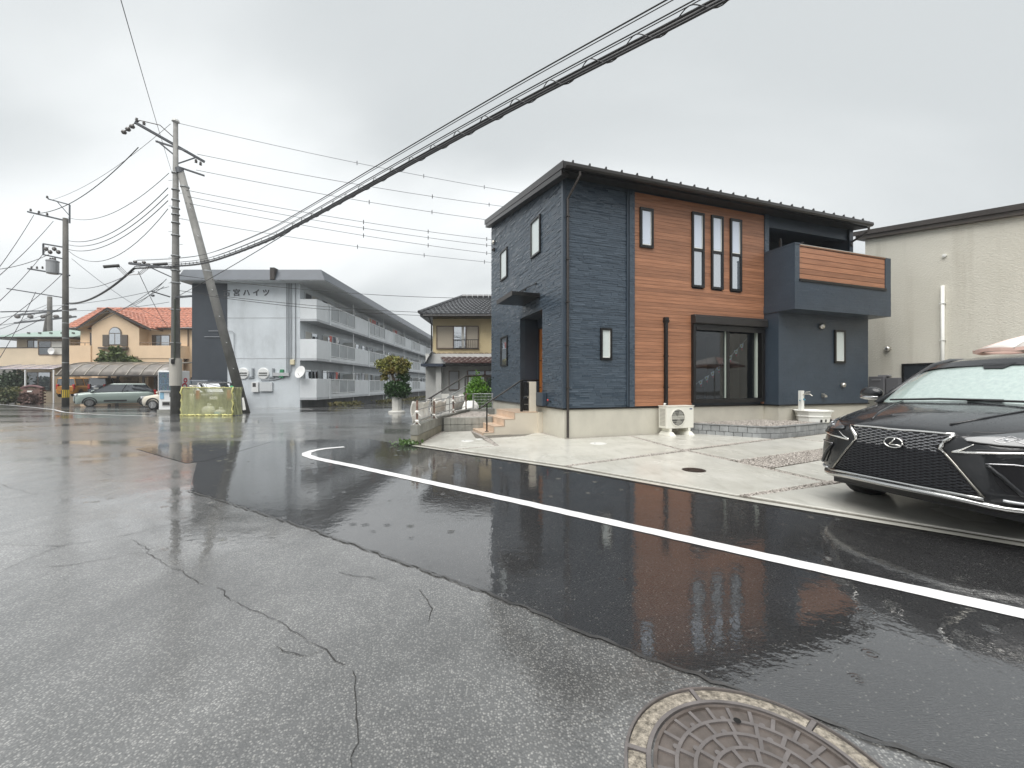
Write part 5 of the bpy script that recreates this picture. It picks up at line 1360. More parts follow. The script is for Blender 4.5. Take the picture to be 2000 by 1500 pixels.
MB().lathe([(.42,0),(.42,.07),(.36,.10),(.24,.11),(.24,.80),(.27,.82)], n=16).build('pot_body', POTW, pot)
for a in (0.4,2.0,3.6,5.2): MB().box(.20*math.cos(a)-.03,.20*math.cos(a)+.03,.24*math.sin(a)-.03,.24*math.sin(a)+.03,.10,.8).build('pot_rib', POTW, pot)

sh = thing('conifer_shrub', 'bright green clipped conifer shrub behind the mesh fence', 'shrub', (-1.45,17.2,gz(17.2)))
MB().tube([(0,0,0),(0,0,1.0)], [.06,.03], 6).build('stem', BARK, sh)
L_LM = leafmat('leaf_lime', (.05,.13,.012), (.17,.36,.03), 6, .45)
leaf_mesh('crown', crown_points([(0,0,1.0,.56,.5,.52),(-.15,0,.55,.5,.45,.5),(.22,0,.6,.46,.45,.5),(-.05,0,1.45,.30,.28,.28),(.02,.0,1.72,.12,.1,.2)], 5200, 12, .55), L_LM, sh, .10, 13, up=.9)

# ================================================================== OLD TILED HOUSE BEHIND
jh = thing('tiled_roof_house', 'old cream house with black clay tile roofs behind the fence', 'house', (0,0,gz(24)))
JB = -gz(24)
CREAM = M('cream_siding', (.60,.49,.29), .6, var=.08, vs=1, bs=25, bst=.2)
JGREY = M('grey_render', (.52,.52,.50), .7, var=.15, vs=1.2, dirt=.35)
X0, X1, Y0_, Y1_ = -4.65, 4.0, 24.0, 31.0
MB().box(X0,X1,Y0_,Y1_,3.0+JB,5.5+JB).build('upper_wall', CREAM, jh)
MB().box(X0-.2,X1,23.0,Y1_,0,3.0+JB).build('lower_wall', JGREY, jh)
for k in range(19): MB().box(-1.9,X1,Y0_-.018,Y0_,3.05+JB+k*.125,3.05+JB+k*.125+.115).build('clapboard', CREAM, jh)
TILEB = M('clay_tile_black', (.035,.036,.040), .22, .1, var=.4, vs=6, coat=.5)
def tiled(name, P, u0, u1, n, rows_, mat, parent, tw, amp):
    """P(u, v): eave to ridge; wavy courses with stepped lips"""
    mb = MB(); m_ = int((u1(0)-u0(0))/tw*6)
    for j in range(rows_):
        va, vb = j/rows_, (j+1)/rows_; ra, rb, rc = [], [], []
        for i in range(m_+1):
            f_ = i/m_; w_ = amp*(abs(math.sin(math.pi*i/6))**.8)
            ua, ub = u0(va)+(u1(va)-u0(va))*f_, u0(vb)+(u1(vb)-u0(vb))*f_
            pa, pb = Vector(P(ua,va)), Vector(P(ub,vb))
            ra.append(pa+Vector((0,0,w_+.05))); rb.append(pb+Vector((0,0,w_*.8+.004))); rc.append(pa+Vector((0,0,w_*.3-.01)))
        mb.grid([rc,ra,rb])
    return mb.build(name, mat, parent, kind='stuff', fixn=False)
def eaveP(y0,z0,y1,z1): return lambda u,v: (u, y0+(y1-y0)*v, z0+(z1-z0)*v)
tiled('roof_tiles', eaveP(23.1,5.25+JB,27.4,7.05+JB), lambda v: -5.25+1.9*v, lambda v: 4.6-1.5*v, 0, 12, TILEB, jh, .28, .07)
tiled('roof_tiles', lambda u,v: (-5.25+1.9*v, u, 5.25+JB+1.8*v), lambda v: 23.1+4.3*v, lambda v: 31.9-4.3*v, 0, 12, TILEB, jh, .28, .07)
MB().hexa([(-5.2,23.15,5.12+JB),(4.6,23.15,5.12+JB),(4.6,31.9,5.12+JB),(-5.2,31.9,5.12+JB)],[(-5.2,23.15,5.24+JB),(4.6,23.15,5.24+JB),(4.6,31.9,5.24+JB),(-5.2,31.9,5.24+JB)]).build('eaves_board', BLACKM, jh)
for k in range(12): MB().tube([(-5.25+1.9*k/12,23.1+4.3*k/12,5.36+JB+1.8*k/12),(-5.25+1.9*(k+.95)/12,23.1+4.3*(k+.95)/12,5.36+JB+1.8*(k+.95)/12)], .10, 8).build('hip_tile', TILEB, jh)
for k in range(18): MB().tube([(-3.35+.36*k,27.4,7.16+JB),(-3.35+.36*k+.33,27.4,7.16+JB)], .13, 8).build('ridge_tile', TILEB, jh)
MB().tube([(-5.0,23.05,5.15+JB),(4.6,23.05,5.15+JB)], .06, 8).build('gutter', BLACKM, jh)
MB().tube([(-4.72,23.3,5.1+JB),(-4.70,23.93,4.8+JB),(-4.70,23.93,3.2+JB)], .04, 6).build('downpipe', BLACKM, jh)
tiled('roof_tiles', eaveP(21.9,2.42+JB,24.0,3.08+JB), lambda v: -3.55-.9*v, lambda v: 4.6, 0, 5, M('clay_tile_brown', (.075,.040,.035), .25, .1, var=.35, vs=3, coat=.5), jh, .28, .07)
tiled('roof_tiles', lambda u,v: (-4.45-.0*v-.35*(1-v), u, 2.42+JB+.66*v), lambda v: 22.6, lambda v: 27.0, 0, 3, TILEB, jh, .28, .05)
MB().box(-4.9,-3.7,21.95,24.0,2.25+JB,2.40+JB).build('eaves_board', M('eaves_blue',(.02,.03,.05),.5), jh)
MB().box(-3.6,4.6,21.98,23.4,2.30+JB,2.41+JB).build('eaves_board', BLACKM, jh)
MB().box(-4.15,-3.85,22.3,22.6,0,2.3+JB).build('porch_pillar', JGREY, jh)
JF = M('bronze_frame', (.13,.095,.075), .4, .3)
w1 = MB(); w1.box(-4.42,-1.95,Y0_-.10,Y0_,3.35+JB,3.41+JB); w1.box(-4.42,-1.95,Y0_-.10,Y0_,4.64+JB,4.70+JB)
for x in (-4.42,-3.45,-2.72,-2.0): w1.box(x,x+.06,Y0_-.098,Y0_,3.41+JB,4.64+JB)
w1 = w1.build('window', JF, jh)
MB().box(-4.36,-3.45,Y0_-.07,Y0_-.01,3.41+JB,4.64+JB).build('shutter_case', M('shutter_taupe',(.37,.32,.25),.5), w1)
MB().box(-3.39,-2.72,Y0_-.05,Y0_-.02,3.41+JB,4.64+JB).build('pane', G_MIR, w1); MB().box(-2.66,-2.0,Y0_-.05,Y0_-.02,3.41+JB,4.64+JB).build('pane', M('blind_taupe',(.40,.35,.28),.5), w1)
MB().box(-2.95,-2.80,Y0_-.056,Y0_-.05,3.41+JB,4.64+JB).build('curtain', CURT, w1)
br = MB(); br.box(-3.42,-1.92,Y0_-.32,Y0_-.29,3.84+JB,3.88+JB); br.box(-3.42,-1.92,Y0_-.32,Y0_-.29,3.34+JB,3.38+JB); br.box(-3.42,-3.39,Y0_-.31,Y0_,3.34+JB,3.37+JB); br.box(-1.95,-1.92,Y0_-.31,Y0_,3.34+JB,3.37+JB)
br = br.build('window_railing', BLACKM, jh)
for k in range(12): MB().box(-3.40+.125*k,-3.38+.125*k,Y0_-.315,Y0_-.295,3.38+JB,3.84+JB).build('baluster', BLACKM, br)
w2 = MB(); w2.box(-3.55,-2.95,22.93,23.0,.95+JB,2.05+JB); w2 = w2.build('window', JF, jh); MB().box(-3.50,-3.0,22.91,22.93,1.0+JB,2.0+JB).build('pane', M('pane_grey',(.27,.28,.29),.3), w2)
w3 = MB(); w3.box(-2.5,1.5,22.93,23.0,.3+JB,1.75+JB); w3 = w3.build('window', JF, jh)
for k in range(4): MB().box(-2.42+.98*k,-1.56+.98*k,22.91,22.93,.4+JB,1.68+JB).build('pane', (G_PALE,G_DARK)[k%2], w3)
w4 = MB(); w4.box(-2.5,1.5,22.93,23.0,1.78+JB,2.05+JB); w4 = w4.build('window', M('frame_maroon',(.10,.03,.03),.5), jh)
for k in range(4): MB().box(-2.45+.98*k,-1.56+.98*k,22.91,22.93,1.82+JB,2.02+JB).build('pane', G_SKY, w4)
MB().box(-2.75,-2.58,22.95,23.0,0,2.1+JB).build('post', JGREY, jh)
lw = thing('low_block_fence', 'low pale block fence beside the tiled house', 'fence', (0,0,gz(20)))
for k in range(5): MB().box(-3.9+.42*k,-3.52+.42*k,20.2,20.35,0,.95 if k%2 else .75).build('block', POTW, lw)

# ================================================================== UTILITY POLES AND LINES
CPOLE = M('pole_concrete', (.195,.193,.183), .8, var=.25, vs=1.4, bs=20, bst=.3, dirt=.6)
CPOLE2 = M('pole_dark', (.105,.10,.09), .8, var=.3, vs=1.0, bs=20, bst=.3, dirt=.5)
INS = M('insulator', (.085,.075,.07), .3); ARM = M('arm_steel', (.11,.115,.125), .5, .5)
def pole(name, label, x, y, h, r0, r1, mat):
    p = thing(name, label, 'utility pole', (x,y,gz(y)))
    MB().tube([(0,0,-.05),(0,0,h*.5),(0,0,h)], [r0,(r0+r1)/2,r1], 16).build('shaft', mat, p, smooth=True)
    return p
def insul(p, x, y, z, r_=.05):
    MB().lathe([(r_*.4,0),(r_,.02),(r_*.5,.06),(r_,.09),(r_*.5,.13),(r_*.8,.16),(0,.2)], c=(x,y,z), n=10).build('insulator', INS, p, smooth=True)
P1 = pole('utility_pole', 'tall stained concrete utility pole with crossarms beside the vending machine', -16.26, 19.8, 14.1, .205, .095, CPOLE)
P1B = thing('brace_pole', 'leaning concrete brace pole propping the tall utility pole', 'utility pole', (-13.55,20.8,gz(20.8)))
MB().tube([(0,0,-.05),(-2.5,-.95,11.7)], [.23,.15], 14).build('shaft', CPOLE, P1B, smooth=True)
MB().tube([(-2.52,-.96,11.65),(-2.56,-.97,11.9)], .17, 12).build('cap', ARM, P1B)
for k in range(8):
    f_ = .08+.11*k; MB().tube([(-2.5*f_+.13,-.95*f_-.16,11.7*f_),(-2.5*f_+.17,-.95*f_-.26,11.7*f_)], .02, 5).build('reflector_stud', RAILW, P1B)
for z in (7.0,11.0): MB().lathe([(.19,0),(.19,.06)], c=(-2.5*z/11.7,-.95*z/11.7,z), n=12).build('band', GREYR, P1B)
tg = MB().obox((.02,-.22,.45),(.22,.02,.62),(0,R(-10),0)).build('notice_plate', WHITEP, P1B)
b0_ = gz(19.8)
def lz(py, D=19.8): return 1.3+(750-py)/800*D-b0_
# main crossarm, tilted in view because it runs towards the camera
MB().bar((-1.15,-.9,lz(262)),(.85,.75,lz(300)),.10).build('crossarm', ARM, P1)
MB().bar((-.7,-.3,lz(283)),(.45,.15,lz(292)),.07).build('crossarm', ARM, P1); MB().bar((-.62,-.3,lz(283)),(0,0,lz(305)),.06).build('arm_brace', ARM, P1)
MB().bar((.1,.05,lz(318)),(.62,.5,lz(296)),.05).build('arm_brace', ARM, P1); MB().bar((.05,.0,lz(325)),(.95,.6,lz(331)),.07).build('crossarm', ARM, P1)
for x,y,z in ((-1.1,-.85,lz(262)+.05),(-.9,-.7,lz(264)+.05),(.6,.5,lz(296)-.28),(.75,.6,lz(298)-.3)): insul(P1,x,y,z,.07)
MB().tube([(-1.6,-1.0,lz(285)),(-1.3,-.95,lz(270)),(-1.0,-.8,lz(256)),(-.5,-.3,lz(252)),(-.1,0,lz(268))], .02, 6).build('jumper_wire', INS, P1)
for k in range(3): MB().ball((-1.55+.16*k,-1.0+.03*k,lz(283-6*k)), (.12,.1,.1), 8).build('strain_insulator', INS, P1)
MB().lathe([(.10,0),(.16,.05),(.14,.14),(.05,.2)], c=(0,0,lz(240)), n=12).build('pole_cap', M('cap_white',(.6,.6,.58),.5), P1)
for k in range(16):
    z = 2.6+k*.62; s = 1 if k%2 else -1
    MB().tube([(s*.18,0,z),(s*.34,0,z)], .012, 5).build('step_bolt', GREYR, P1)
for k,z in enumerate((3.4,5.0,6.3,6.9,7.6,8.6,9.2,9.6,9.9,10.3,10.8,11.6)): MB().lathe([(.235-.0065*z+.004,0),(.235-.0065*z+.004,.04)], c=(0,0,z), n=16).build('band', GREYR, P1)
MB().bar((0,0,lz(525)),(-1.75,-.55,lz(521)),.09).build('crossarm', ARM, P1); MB().bar((0,0,lz(545)),(-1.1,-.35,lz(523)),.05).build('arm_brace', ARM, P1)
for k in range(5): MB().ball((-1.7+.16*k,-.5+.05*k,lz(520)+.08*(k%2)), (.10,.07,.07), 8).build('cable_closure', INS, P1)
for q_ in ([(-2.3,-1.2,lz(535)),(-1.95,-.8,lz(528))],[(-.9,-.2,lz(519)),(-.4,0,lz(515))]): MB().tube(q_, .07, 8).build('cable_closure', M('closure_grey',(.03,.03,.03),.5), P1)
for k in range(3): MB().tube([(-2.1+.1*k,-.8,lz(530)),(-1.8+.1*k,-.7,lz(545)),(-1.4+.1*k,-.5,lz(541)),(-1.1+.1*k,-.35,lz(525))], .012, 5).build('slack_cable', INS, P1)
MB().lathe([(.245,0),(.245,1.32)], c=(0,0,1.35), n=18).build('sticker_wrap', M('wrap_grey',(.43,.41,.37),.6,var=.06), P1)
MB().box(.02,.14,-.30,-.22,2.40,2.62).build('small_box', BLACKM, P1); MB().tube([(.12,-.21,2.6),(.13,-.2,5.5)], .04, 6).build('conduit', M('mossy_pipe',(.05,.06,.045),.7), P1)
MB().tube([(-.1,-.2,5.6),(-.5,-.8,5.75)], .03, 6).ball((-.45,-.75,5.55),(.08,.08,.06),8).build('street_light', ARM, P1)
MB().bar((.1,-.1,5.6),(1.0,-.3,5.62),.08).build('street_light', ARM, P1)
P2 = pole('utility_pole', 'dark utility pole with transformer and yellow-black band at the far left', -32.7, 30.0, 13.8, .20, .15, CPOLE2)
def l2(py): return 1.3+(750-py)/800*30-gz(30)
MB().bar((-2.3,-.4,l2(418)),(.15,.0,l2(432)),.10).build('crossarm', ARM, P2); MB().bar((.3,0,l2(436)),(.3,0,l2(400)),.07).build('bracket', ARM, P2); MB().bar((.3,0,l2(400)),(-1.05,-.2,l2(391)),.07).build('bracket', ARM, P2); MB().bar((.25,0,l2(420)),(-.5,-.1,l2(395)),.04).build('arm_brace', ARM, P2)
for x,z in ((-2.2,l2(416)),(-1.6,l2(420)),(-1.0,l2(424)),(-1.0,l2(391))): insul(P2,x,-.3,z,.08)
MB().bar((-1.4,-.2,l2(478)),(.1,0,l2(484)),.09).build('crossarm', ARM, P2); MB().bar((-1.4,-.2,l2(499)),(.1,0,l2(507)),.09).build('crossarm', ARM, P2); MB().bar((-1.4,-.2,l2(478)),(-1.4,-.2,l2(499)),.08).build('bracket', ARM, P2)
for k in range(4): MB().ball((-1.2+.3*k,-.2,l2(488+(k%2)*6)), (.14,.12,.16), 8).build('switch_gear', INS, P2)
tf = MB().lathe([(.30,0),(.34,.05),(.34,.85),(.36,.88),(.36,.95),(.2,1.02)], c=(-.78,-.15,l2(536)), n=18).build('transformer', M('transformer_grey',(.34,.35,.36),.5,.3), P2, smooth=False)
for k in range(3): MB().lathe([(.05,0),(.07,.06),(.04,.18)], c=(-.95+.17*k,-.15,l2(536)+1.0), n=8).build('bushing', INS, tf)
MB().bar((-2.4,-.3,l2(527)),(.3,0,l2(538)),.10).build('crossarm', ARM, P2)
for k in range(3): insul(P2,-2.2+.4*k,-.25,l2(527),.07)
yb = MB().lathe([(.206,0),(.206,.56)], c=(0,0,.68), n=18).build('warning_band', M('band_yellow',(.62,.44,.03),.5), P2)
for k in range(6):
    a = R(200+28*k); MB().bar((.207*math.cos(a),.207*math.sin(a),.69),(.207*math.cos(a),.207*math.sin(a),1.23),.045,.01).build('band_stripe', M('band_black',(.03,.03,.03),.5), yb)
for z in (3.2,5.0,6.1,7.0,7.4): MB().lathe([(.205-.004*z,0),(.205-.004*z,.05)], c=(0,0,z), n=16).build('band', GREYR, P2)
MB().bar((0,0,l2(606)),(-4.0,-.6,l2(612)),.07).build('crossarm', ARM, P2); MB().bar((0,0,l2(582)),(-3.8,-.4,l2(566)),.07).build('crossarm', ARM, P2)
P3 = pole('distant_pole', 'distant twin-legged pole rising behind the green roof', -79, 70, 17.0, .45, .3, CPOLE2)
MB().tube([(-2.4,0,0),(-.3,0,14)], [.4,.28], 10).build('shaft', CPOLE2, P3)
for z in (13.3,14.6): MB().bar((-6,0,z-.8),(4.5,0,z+.3),.25).build('crossarm', ARM, P3)
for z in (6,8,10,12): MB().bar((-1.6+.1*z,0,z),(0,0,z+1),.2).build('cross_brace', ARM, P3)
for k in range(5): MB().ball((-5.5+2.2*k,0,13.6), (.5,.3,.35), 8).build('insulator', INS, P3)
P4 = pole('rear_pole', 'utility pole hidden behind the navy house', 6.0, 28.0, 13.2, .2, .14, CPOLE)
MB().bar((-1,0,12.6),(1,0,12.6),.1).build('crossarm', ARM, P4)

WIRE = M('wire_black', (.020,.020,.022), .5); WIREG = M('wire_grey', (.10,.105,.11), .5)
def wire(a, b_, sag, r_, label, mat=WIRE, n=18, group='overhead lines', marks=0, name='overhead_wire'):
    a, b_ = Vector(a), Vector(b_); pts = []
    for i in range(n+1):
        f_ = i/n; p = a.lerp(b_,f_); p.z -= sag*4*f_*(1-f_); pts.append(p)
    base = thing(name, label, 'wire', tuple(a), 0, group)
    MB().tube([p-a for p in pts], r_*.72, 6).build('conductor', mat, base, smooth=True)
    for k in range(marks):
        f_ = .40+.52*k/max(1,marks-1); p = a.lerp(b_,f_)-a; p.z -= sag*4*f_*(1-f_)
        MB().tube([p-Vector((0,0,.11)), p+Vector((0,0,.11))], .022, 5).build('spacer', mat, base)
    return base
def A(px, py, D): return ((px-1000)/800*D, D, 1.3+(750-py)/800*D)
def B(px, y2, D=26.5): return A(px, y2, D)
# lines running right behind the house
for (x0,y0,x1,y1,mk,lab,sg) in ((338,238,1100,390,4,'topmost thin line from the tall pole over the grey block',.25),(385,301,1100,417,4,'second line from the crossarm of the tall pole to the right',.25),(383,332,1100,447,4,'third line from the lower crossarm of the tall pole to the right',.25),
        (362,371,1100,482,4,'uppermost of the three close cables leaving the tall pole to the right',.3),(362,383,1100,494,4,'middle of the three close cables leaving the tall pole to the right',.3),(362,396,1100,510,4,'lowest of the three close cables leaving the tall pole to the right',.3),(340,425,1100,524,4,'lowest thin line from the tall pole above the grey block roof',.3)):
    wire(A(x0,y0,19.8), B(x1,y1), sg, .016 if '2' in str(mk) else .015, lab, WIREG if y0 in (238,425) else WIRE, marks=mk)
for (x0,y0,x1,y1,lab) in ((345,537,1010,582,'upper slack cable crossing in front of the grey block'),(345,567,1010,612,'lower pair of cables crossing the grey block end wall'),(400,577,1000,617,'thin cable drooping to the cream tiled house')):
    wire(A(x0,y0,19.8), A(x1,y1,24.5), .35, .018, lab, WIRE)
# lines between the two poles
for (x0,y0,x1,y1,sg,r_,lab) in ((333,242,100,391,.5,.014,'thin earth line between the tops of the two poles'),(270,288,66,417,.8,.03,'thick high line between the crossarms of the two poles'),(330,338,133,425,.9,.02,'single line below the high crossarms between the poles'),
        (328,367,133,470,.9,.026,'first of three parallel low-voltage lines between the poles'),(328,380,133,478,.9,.026,'second of three parallel low-voltage lines between the poles'),(328,392,133,487,.9,.026,'third of three parallel low-voltage lines between the poles'),(328,408,135,491,1.5,.022,'slack lowest line drooping between the poles'),(262,524,132,592,.5,.075,'heavy cable bundle between the poles'),(262,530,132,560,.4,.02,'thin service cable between the poles')):
    wire(A(x0,y0,19.5), A(x1,y1,30), sg, r_, lab)
for (x0,y0,x1,y1,D1,lab) in ((66,420,-80,620,20,'high line leaving the far pole to the left'),(104,432,-90,610,18,'second line leaving the far pole to the left'),(95,482,-60,640,20,'low line leaving the far pole to the left'),(132,592,-90,695,22,'heavy bundle leaving the far pole to the left'),(95,497,-60,530,22,'flat thin line leaving the far pole to the left'),(120,537,-60,672,24,'service line below the transformer to the left'),(70,570,-40,760,26,'telephone line drooping to the left edge')):
    wire(A(x0,y0,30), A(x1,y1,D1), .3, .025, lab)
for (x0,y0,D0,x1,y1,D1,lab) in ((140,505,30,350,640,38,'service drop to the orange-roofed house'),(325,545,19.8,235,600,39,'service drop from the tall pole to the gabled house'),(320,560,19.8,180,610,39,'second service drop towards the gabled house'),(318,552,19.8,140,640,36,'low service drop to the carport'),(270,530,19.5,345,655,38,'short drop behind the tall pole'),
        (92,595,70,-60,628,45,'far line left of the distant pole'),(92,600,70,-60,660,45,'second far line left of the distant pole'),(96,598,70,330,560,60,'far line right of the distant pole'),(96,606,70,330,590,60,'second far line right of the distant pole'),(92,612,70,-60,640,45,'third far line left of the distant pole')):
    wire(A(x0,y0,D0), A(x1,y1,D1), .5, .02 if D0 < 50 else .05, lab, WIREG)
# heavy bundle along the new street over the camera's right
Pb = [(-18.0,19.45,6.80),(-16.1,19.6,6.95),(-12.3,16.6,6.25),(-8.0,13.05,5.78),(-5.9,11.2,5.62),(-2.7,8.35,5.45),(0,6.13,5.42),(2.26,4.3,5.36),(4.4,2.6,5.40),(8,-.4,5.7)]
bun_ = thing('cable_bundle', 'thick spiral-wrapped cable bundle sweeping over the street to the upper right', 'cable', Pb[0])
def smoothpts(P_, n=8):
    out = []
    for i in range(len(P_)-1):
        p0,p1,p2,p3 = [Vector(P_[max(0,min(len(P_)-1,i+k))]) for k in (-1,0,1,2)]
        for j in range(n):
            t_ = j/n; out.append(.5*((2*p1)+(p2-p0)*t_+(2*p0-5*p1+4*p2-p3)*t_*t_+(3*p1-p0-3*p2+p3)*t_**3))
    return out+[Vector(P_[-1])]
S_ = smoothpts(Pb); O_ = Vector(Pb[0])
MB().tube([p-O_ for p in S_], .024, 8).build('main_cable', WIRE, bun_, smooth=True)
MB().tube([p-O_+Vector((.03,.03,.085)) for p in S_], .016, 8).build('second_cable', WIRE, bun_, smooth=True)
MB().tube([p-O_+Vector((-.02,-.02,-.05)) for p in S_], .014, 6).build('third_cable', WIRE, bun_, smooth=True)
hel = []; tot = 0
S2 = smoothpts(Pb, 60)
for i,p in enumerate(S2):
    if i: tot += (p-S2[i-1]).length
    a = tot*2*math.pi/.62; hel.append(p-O_+Vector((.045*math.cos(a)*.6,.045*math.cos(a)*.7,.035+.085*math.sin(a))))
MB().tube(hel, .007, 5).build('spiral_hanger', WIRE, bun_)
for dz,dx_,r_,lab in ((.36,.02,.014,'thin wire just above the cable bundle'),(.42,.10,.009,'second thin wire just above the cable bundle'),(.16,.0,.012,'wire close along the top of the cable bundle'),(.20,.06,.009,'finest wire close along the cable bundle')):
    base = thing('overhead_wire', lab, 'wire', Pb[0], 0, 'overhead lines')
    MB().tube([p-O_+Vector((dx_,dx_,dz+.35*i/len(S_)*0)) for i,p in enumerate(S_)], r_*.7, 6).build('conductor', WIRE, base, smooth=True)
wire((-16.1,19.6,5.45), (-6.3,11.6,5.62), .05, .016, 'single cable climbing from the tall pole to the bundle')
wire((-16.2,19.5,lz(342)+b0_), (-4.9,4.6,7.4), .1, .010, 'twisted guy wire running from the tall pole up over the street', WIREG)
# ================================================================== PARKED CARS ACROSS THE JUNCTION
def small_car(name, label, loc, rz, Lc, W, H, paint, hood, nose, belt, rake, rear, glass, plate=True, trim=PLBLK, group=None, pillar=None):
    c = thing(name, label, 'car', loc, rz, group)
    h = W/2
    # lower body: stations along the length, rounded in section
    st_ = [(0.0,.74,nose*.82),( -.10,.90,nose*.95),(-.45,.97,nose),(-hood,1.,belt),(-Lc*.6,1.,belt+.03),(-Lc+.25,.99,belt+.06),(-Lc+.02,.92,belt)]
    rows = []
    for x,wf,top in st_:
        lo_ = .24 if x > -Lc+.1 else .34
        half = [(x,h*wf*.86,lo_),(x,h*wf*.98,lo_+.12),(x,h*wf,.52),(x,h*wf*.985,top-.12),(x,h*wf*.90,top),(x,0,top+.02)]
        rows.append(half+[(a,-b_,z) for a,b_,z in reversed(half[:-1])])
    mb = MB(); mb.grid(rows); n = len(rows[0]); mb.f += [tuple(range(n)), tuple(range((len(rows)-1)*n,len(rows)*n))]
    mb.build('body', paint, c, smooth=True, sub=1)
    xb, xt, xr, xe = -hood+.02, -hood-rake, -Lc+rear, -Lc+.10
    g0 = [(xb,h*.86,belt-.02),(xb,-h*.86,belt-.02),(xe,-h*.88,belt),(xe,h*.88,belt)]; g1 = [(xt,h*.74,H-.05),(xt,-h*.74,H-.05),(xr,-h*.76,H-.05),(xr,h*.76,H-.05)]
    MB().hexa(g0,g1).build('windows', glass, c, bevel=.03)
    MB().hexa([(xt+.06,h*.78,H-.085),(xt+.06,-h*.78,H-.085),(xr-.06,-h*.79,H-.085),(xr-.06,h*.79,H-.085)],[(xt-.2,h*.68,H),(xt-.2,-h*.68,H),(xr+.1,-h*.68,H-.01),(xr+.1,h*.68,H-.01)]).build('roof', paint, c, bevel=.03, smooth=False)
    for s in (1,-1):
        for (x0,x1) in ((xb-.05,xt),((xb+xe)/2+.1,(xt+xr)/2+.1),(xe+.05,xr)):
            MB().bar((x0,h*.885*s,belt-.02),(x1,h*.765*s,H-.06),.075,.03).build('pillar', pillar or paint, c)
        MB().ball((xb-.15,h*1.05*s,belt+.06), (.07,.10,.07), 10).build('mirror', paint, c, smooth=True)
        for x in (-.78,-Lc+.72):
            w_ = MB(); w_.lathe([(.16,-.08),(.29,-.09),(.305,-.06),(.305,.06),(.29,.09),(.16,.08)], c=(x,h*.90*s,.305), n=24, axis='y'); w_ = w_.build('wheel', RUBBER, c, smooth=True)
            MB().lathe([(.205,.093*s),(.19,.08*s),(.05,.075*s),(0,.08*s)], c=(x,h*.90*s,.305), n=20, axis='y').build('rim', M('rim_dark',(.22,.22,.22),.3,.7), w_)
            for k in range(5):
                a = k*1.257; MB().bar((x,h*.90*s+.096*s,.305),(x+.19*math.cos(a),h*.90*s+.096*s,.305+.19*math.sin(a)),.035,.01).build('spoke', SATIN, w_)
            MB().lathe([(.33,h*.92*s),(.40,h*1.0*s),(.40,h*1.005*s),(.33,h*1.006*s)], c=(x,0,.33), n=18, axis='y', a0=-.15, a1=math.pi+.15).build('wheel_arch', trim, c)
        MB().obox((-.13,h*.70*s,nose*.86),(.16,h*.38,.13),(0,0,-.45*s)).build('headlight', LAMPW, c, bevel=.02)
        MB().box(-Lc-.02,-Lc+.12,h*.74*s-.08,h*.74*s+.08,belt-.32,belt+.12).build('tail_light', M('tail_red',(.45,.02,.02),.2), c, bevel=.015)
        MB().box(-Lc*.62,-Lc*.34,h*.99*s-.02,h*.99*s+.02,.38,.50).build('side_moulding', trim, c)
    MB().box(-.10,.035,-h*.55,h*.55,.30,.46).build('lower_grille', PLBLK, c, bevel=.02)
    if plate:
        MB().box(.036,.045,-.17,.17,.42,.58).build('number_plate', WHITEP, c); MB().box(-Lc-.035,-Lc-.02,-.17,.17,.70,.86).build('number_plate', WHITEP, c)
    return c
SAGE = M('paint_sage', (.29,.35,.32), .35, .2, coat=.8); ORANGE = M('paint_orange', (.62,.27,.03), .4, coat=.7)
DKBLUE = M('paint_slate', (.06,.075,.095), .35, .2, coat=.8); CREAMC = M('paint_cream', (.62,.57,.47), .35, coat=.8); BLK = M('paint_black', (.012,.013,.015), .3, coat=1.)
a_ = math.atan2(-.68,-.73)
s_ = small_car('parked_minivan', 'sage green minivan with black wheel arches parked in front of the carport', (-31.9,29.9,gz(30)-.02), a_, 4.45, 1.74, 1.74, SAGE, .80, 1.06, 1.10, 1.05, .60, G_DARK, pillar=BLK)
MB().box(-.02,.05,-.60,.60,.42,.80).build('front_mask', M('mask_silver',(.45,.48,.47),.35,.3), s_, bevel=.03); MB().box(.045,.06,-.28,.28,.46,.68).build('grille_insert', PLBLK, s_)
small_car('parked_hatchback', 'cream hatchback mostly hidden behind the vending machine', (-22.4,25.3,gz(25.3)), math.atan2(-.09,-1), 3.3, 1.62, 1.50, CREAMC, .95, .88, .98, .6, .4, G_DARK)
rv = math.atan2(.93,-.36)
ov_ = small_car('parked_kei_van', 'orange boxy kei van seen from behind beside the banded pole', (-41.4,40.0,.10), rv, 3.4, 1.50, 1.78, ORANGE, .70, .95, 1.05, .35, .12, G_DARK)
MB().box(-3.44,-3.405,-.55,.55,.55,.98).build('tailgate_panel', M('paint_orange_dark',(.42,.17,.02),.4), ov_)
small_car('parked_kei_van', 'slate blue kei van with pale roof beside the orange van', (-39.2,40.6,.12), rv, 3.4, 1.48, 1.76, DKBLUE, .70, .95, 1.05, .35, .12, G_DARK)
small_car('parked_suv', 'black SUV parked behind the yellow refuse net', (-17.45,24.6,gz(22.5)), math.atan2(.87,-.52), 4.2, 1.75, 1.62, BLK, 1.0, .95, 1.05, .55, .5, G_DARK)
small_car('parked_van', 'dark van roof showing behind the black SUV by the grey block', (-18.3,27.2,gz(26)), R(0), 4.1, 1.80, 1.85, DKBLUE, .9, 1.0, 1.1, .45, .25, G_DARK)

